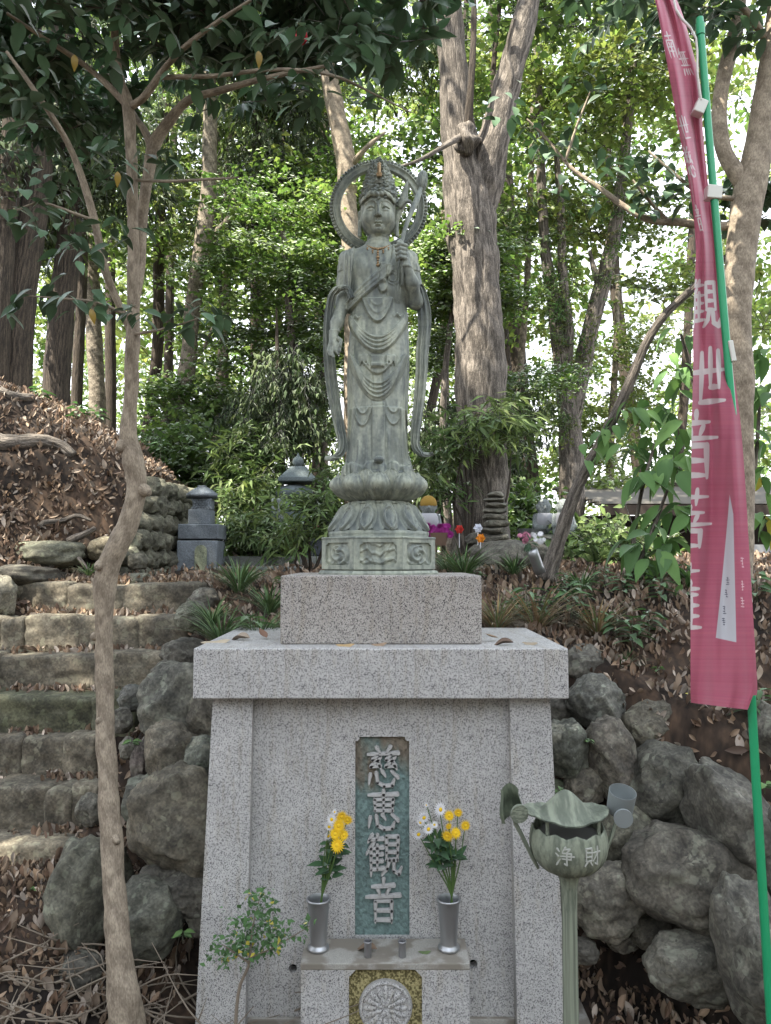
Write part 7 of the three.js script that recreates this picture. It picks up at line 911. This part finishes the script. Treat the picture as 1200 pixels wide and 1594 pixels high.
{
  // grass clumps
  const tuft = (seed, n, L, lean, cols) => { const B = new Leaves(), r = rand(seed); for (let i = 0; i < n; i++) { const a = r() * 6.283, c = cols[Math.floor(r() * cols.length)], k = 0.7 + r() * 0.6, e = lean * (0.3 + r()); B.leaf(aim(V(Math.cos(a) * 0.03 * r(), 0, Math.sin(a) * 0.03 * r()), V(Math.cos(a) * e, 1, Math.sin(a) * e), V(-Math.cos(a), e, -Math.sin(a))), L * (0.6 + r() * 0.6), 0.007 + r() * 0.004, { rows: 5, bend: 0.35 + r() * 0.45, fold: 0.1, stalk: 0, tip: 1, color: [c[0] * k, c[1] * k, c[2] * k] }); } return B.build(); };
  const greens = [[0.07, 0.13, 0.035], [0.05, 0.10, 0.03], [0.10, 0.16, 0.05]], tawny = [[0.26, 0.18, 0.08], [0.18, 0.12, 0.06], [0.12, 0.14, 0.05]], A = tuft(1, 110, 0.24, 0.6, greens), Bt = tuft(2, 100, 0.28, 0.7, tawny), Cc = tuft(3, 70, 0.16, 0.8, greens);
  const put = (label, px, py, d, geo, s, group) => { const p = at(px, py, d), o = single('grass_tuft', geo, MAT.grass, label, 'grass tuft', V(p.x, Math.max(H(p.x, -d) - 0.01, p.y - 0.06), -d), group); o.scale.setScalar(s); o.rotation.y = px; };
  put('thick green grass clump behind the slab next to the boulders', 345, 990, 3.95, A, 1.0); put('drooping grass clump against the side of the statue block', 405, 985, 3.85, A, 0.85); put('green grass clump under the kerb stones', 372, 915, 4.9, A, 1.15); put('small grass clump at the top of the stair bank', 330, 960, 4.3, A, 0.8); put('grass clump beside the stone rubble at the stair end', 420, 940, 4.2, A, 0.9); put('green tussock between the statue base and the stone stack', 722, 888, 4.9, A, 1.1); put('grass tussock growing beside the red pinwheel', 700, 884, 5.1, A, 0.9); put('tawny dry tussock on the bank beyond the slab', 835, 985, 4.1, Bt, 1.1); put('dry grass tuft hanging over the boulders', 775, 990, 4.0, Bt, 0.9); put('sparse grass tuft under the leaning flower tube', 800, 880, 5.0, Cc, 1.1); put('short weeds on the boulder wall crest', 970, 1052, 3.85, Cc, 0.7); put('brown tuft on the bank below the low shrub', 930, 975, 4.1, Bt, 0.9); put('grass tuft by the looped root at the stair top', 138, 882, 5.1, Cc, 0.7); put('green grass tuft at the bank crest near the sapling', 905, 905, 4.6, Cc, 1.1);
  // leafy weeds
  const weed = (seed, n, L, W, h, col) => { const B = new Leaves(), r = rand(seed); for (let i = 0; i < n; i++) { const a = i * 2.4 + r(), y = h * (0.3 + 0.7 * i / n), c = 0.75 + r() * 0.5; B.leaf(aim(V(0, y, 0), V(Math.cos(a), 0.25 - r() * 0.3, Math.sin(a)), V(0, 1, 0.3)), L * (0.7 + r() * 0.5), W, { rows: 4, bend: 0.3, fold: 0.2, color: [col[0] * c, col[1] * c, col[2] * c] }); } B.twig(V(0, -0.02, 0), V(0, h, 0), 0.003, [0.08, 0.10, 0.04]); return B.build(); };
  const W = [weed(4, 9, 0.075, 0.03, 0.07, [0.08, 0.17, 0.04]), weed(5, 14, 0.09, 0.03, 0.14, [0.06, 0.14, 0.035]), weed(6, 7, 0.05, 0.035, 0.04, [0.10, 0.19, 0.05])], rr = rand(17);
  [[850, 950, 4.2, 1], [870, 935, 4.3, 1], [890, 945, 4.3, 1], [905, 930, 4.4, 1], [820, 945, 4.2, 1], [780, 960, 4.1, 2], [800, 955, 4.15, 1], [925, 960, 4.2, 0], [960, 985, 4.0, 1], [985, 1000, 3.9, 1], [1010, 985, 4.0, 1], [1025, 1030, 3.75, 2], [940, 915, 4.6, 1], [970, 940, 4.4, 1], [770, 930, 4.5, 2], [740, 890, 4.8, 0], [695, 892, 4.8, 2], [1075, 1205, 3.3, 2], [915, 1140, 3.4, 2], [1125, 1160, 3.5, 2], [1180, 1120, 3.4, 1], [1190, 1210, 3.1, 2], [870, 1220, 3.35, 2], [1000, 920, 4.5, 1], [1140, 1010, 4.0, 1], [1180, 980, 4.0, 1], [440, 900, 4.6, 0], [390, 970, 3.8, 0], [455, 930, 4.3, 2], [205, 1145, 3.75, 2], [55, 1385, 3.5, 2], [285, 1440, 3.1, 2], [250, 700, 6.5, 1], [120, 690, 6.2, 1], [60, 650, 6.3, 1], [150, 660, 6.6, 1], [880, 910, 4.6, 1], [1030, 950, 4.2, 1]].forEach(([px, py, d, k], i) => { const p = at(px, py, d), o = single('leafy_weed', W[k], MAT.leafMid, ['low weed with a ring of light green leaves on the bank', 'leafy upright weed growing through the dead leaves', 'tiny bright green seedling among stones and litter'][k], 'weed', V(p.x, Math.max(H(p.x, -d) - 0.005, p.y - 0.05), -d), ['ring-leaved weeds', 'upright weeds', 'tiny seedlings'][k]); o.rotation.y = rr() * 6; o.scale.setScalar((k === 2 ? 0.5 : 0.8) + rr() * (k === 2 ? 0.3 : 0.6)); });
}
{
  // brushwood heap of pale dead twigs at the camellia's foot
  const r = rand(71), c = at(170, 1560, 2.95), G = thing('brushwood', 'tangle of pale dead twigs around the camellia foot', 'twigs', V(c.x, H(c.x, c.z), c.z)); const list = [];
  for (let i = 0; i < 95; i++) { const x = -0.55 + r() * 1.15, z = -0.25 + r() * 0.5, a = r() * 6.283, L = 0.15 + r() * 0.35, e = r() * 0.75, p0 = V(x, H(c.x + x, c.z + z) - G.position.y + 0.01, z), p1 = p0.clone().add(V(Math.cos(a) * L * 0.5, L * e * 0.5, Math.sin(a) * L * 0.4)), p2 = p0.clone().add(V(Math.cos(a + 0.4) * L, L * e * (0.7 + r() * 0.5), Math.sin(a + 0.4) * L * 0.7)); list.push(tube([p0, p1, p2], [0.005 * (0.6 + r() * 0.7), 0.0035, 0.0015], { seg: 5, step: 0.07 })); if (r() < 0.6) list.push(tube([p1, p1.clone().add(V(gauss(r) * 0.08, 0.08 * r() + 0.02, gauss(r) * 0.08))], [0.0028, 0.001], { seg: 4, step: 0.06 })); }
  part('twigs', merge(list), MAT.deadwood, G, 'stuff');
  // the small green bush in front of the monument's pillar
  const sc = at(392, 1500, 2.8), S = thing('small_bush', 'small fresh green bush with tiny leaves in front of the granite pillar', 'bush', V(sc.x, H(sc.x, sc.z), sc.z)), B = new Leaves(), q = rand(31), st = [];
  const l = (px, py, z) => at(px, py, 2.8 - z).sub(S.position); st.push(tube([V(-0.06, -0.03, 0), l(372, 1540, 0), l(388, 1500, 0.02), l(392, 1450, 0.02), l(405, 1395, 0)], [0.007, 0.006, 0.005, 0.003, 0.0015], { seg: 6, step: 0.04 }), tube([l(388, 1500, 0.02), l(360, 1480, 0.05), l(345, 1470, 0.06)], [0.004, 0.003, 0.0012], { seg: 5, step: 0.04 }), tube([l(390, 1490, 0.02), l(420, 1478, 0.02), l(460, 1455, 0.03), l(482, 1442, 0.04)], [0.004, 0.0025, 0.002, 0.001], { seg: 5, step: 0.04 })); part('stems', merge(st), MAT.deadwood, S);
  for (const [px, py, rx, ry, n] of [[405, 1405, 22, 24, 70], [390, 1440, 34, 24, 110], [420, 1440, 24, 26, 80], [365, 1470, 28, 22, 100], [345, 1490, 22, 14, 50], [400, 1475, 34, 18, 90], [430, 1465, 20, 14, 40], [478, 1442, 10, 8, 14], [455, 1458, 14, 6, 12]]) for (let i = 0; i < n; i++) { const p = l(px + gauss(q) * rx, py + gauss(q) * ry, gauss(q) * 0.09), k = 0.7 + q() * 0.6; B.kite(aim(p, dirRand(q), V(gauss(q) * 0.6, 1, gauss(q) * 0.6)), 0.019 + q() * 0.013, 0.013 + q() * 0.006, q() < 0.05 ? [0.5, 0.42, 0.05] : [0.07 * k, 0.16 * k, 0.045 * k], 0.1); } part('foliage', B.build(), MAT.leafMid, S, 'stuff');
  // a shed branch of red-brown cedar needles
  const cb = at(965, 1490, 3.05), K = thing('cedar_frond', 'fallen red brown cedar frond lying among the leaves', 'branch', V(cb.x, H(cb.x, cb.z) + 0.015, cb.z)), D = new Leaves(), w = rand(3); for (let i = 0; i < 26; i++) { const t = i / 26, p = V(-0.14 + 0.3 * t, 0.01 + 0.02 * Math.sin(t * 3), 0.03 * Math.sin(t * 2)), s = i % 2 ? 1 : -1; for (let j = 0; j < 5; j++) D.leaf(aim(p, V(0.9 + gauss(w) * 0.2, 0.12 + gauss(w) * 0.2, s * (0.3 + w() * 0.5)), V(0, 1, 0)), 0.09 + w() * 0.03, 0.004, { rows: 2, stalk: 0, color: [0.16, 0.06, 0.035] }); } part('needles', D.build(), MAT.litter, K, 'stuff'); part('twig', tube([V(-0.2, 0, 0), V(0, 0.02, 0.02), V(0.16, 0.02, 0.03)], [0.005, 0.004, 0.002], { seg: 5 }), MAT.deadwood, K);
}

renderer.render(scene, camera);
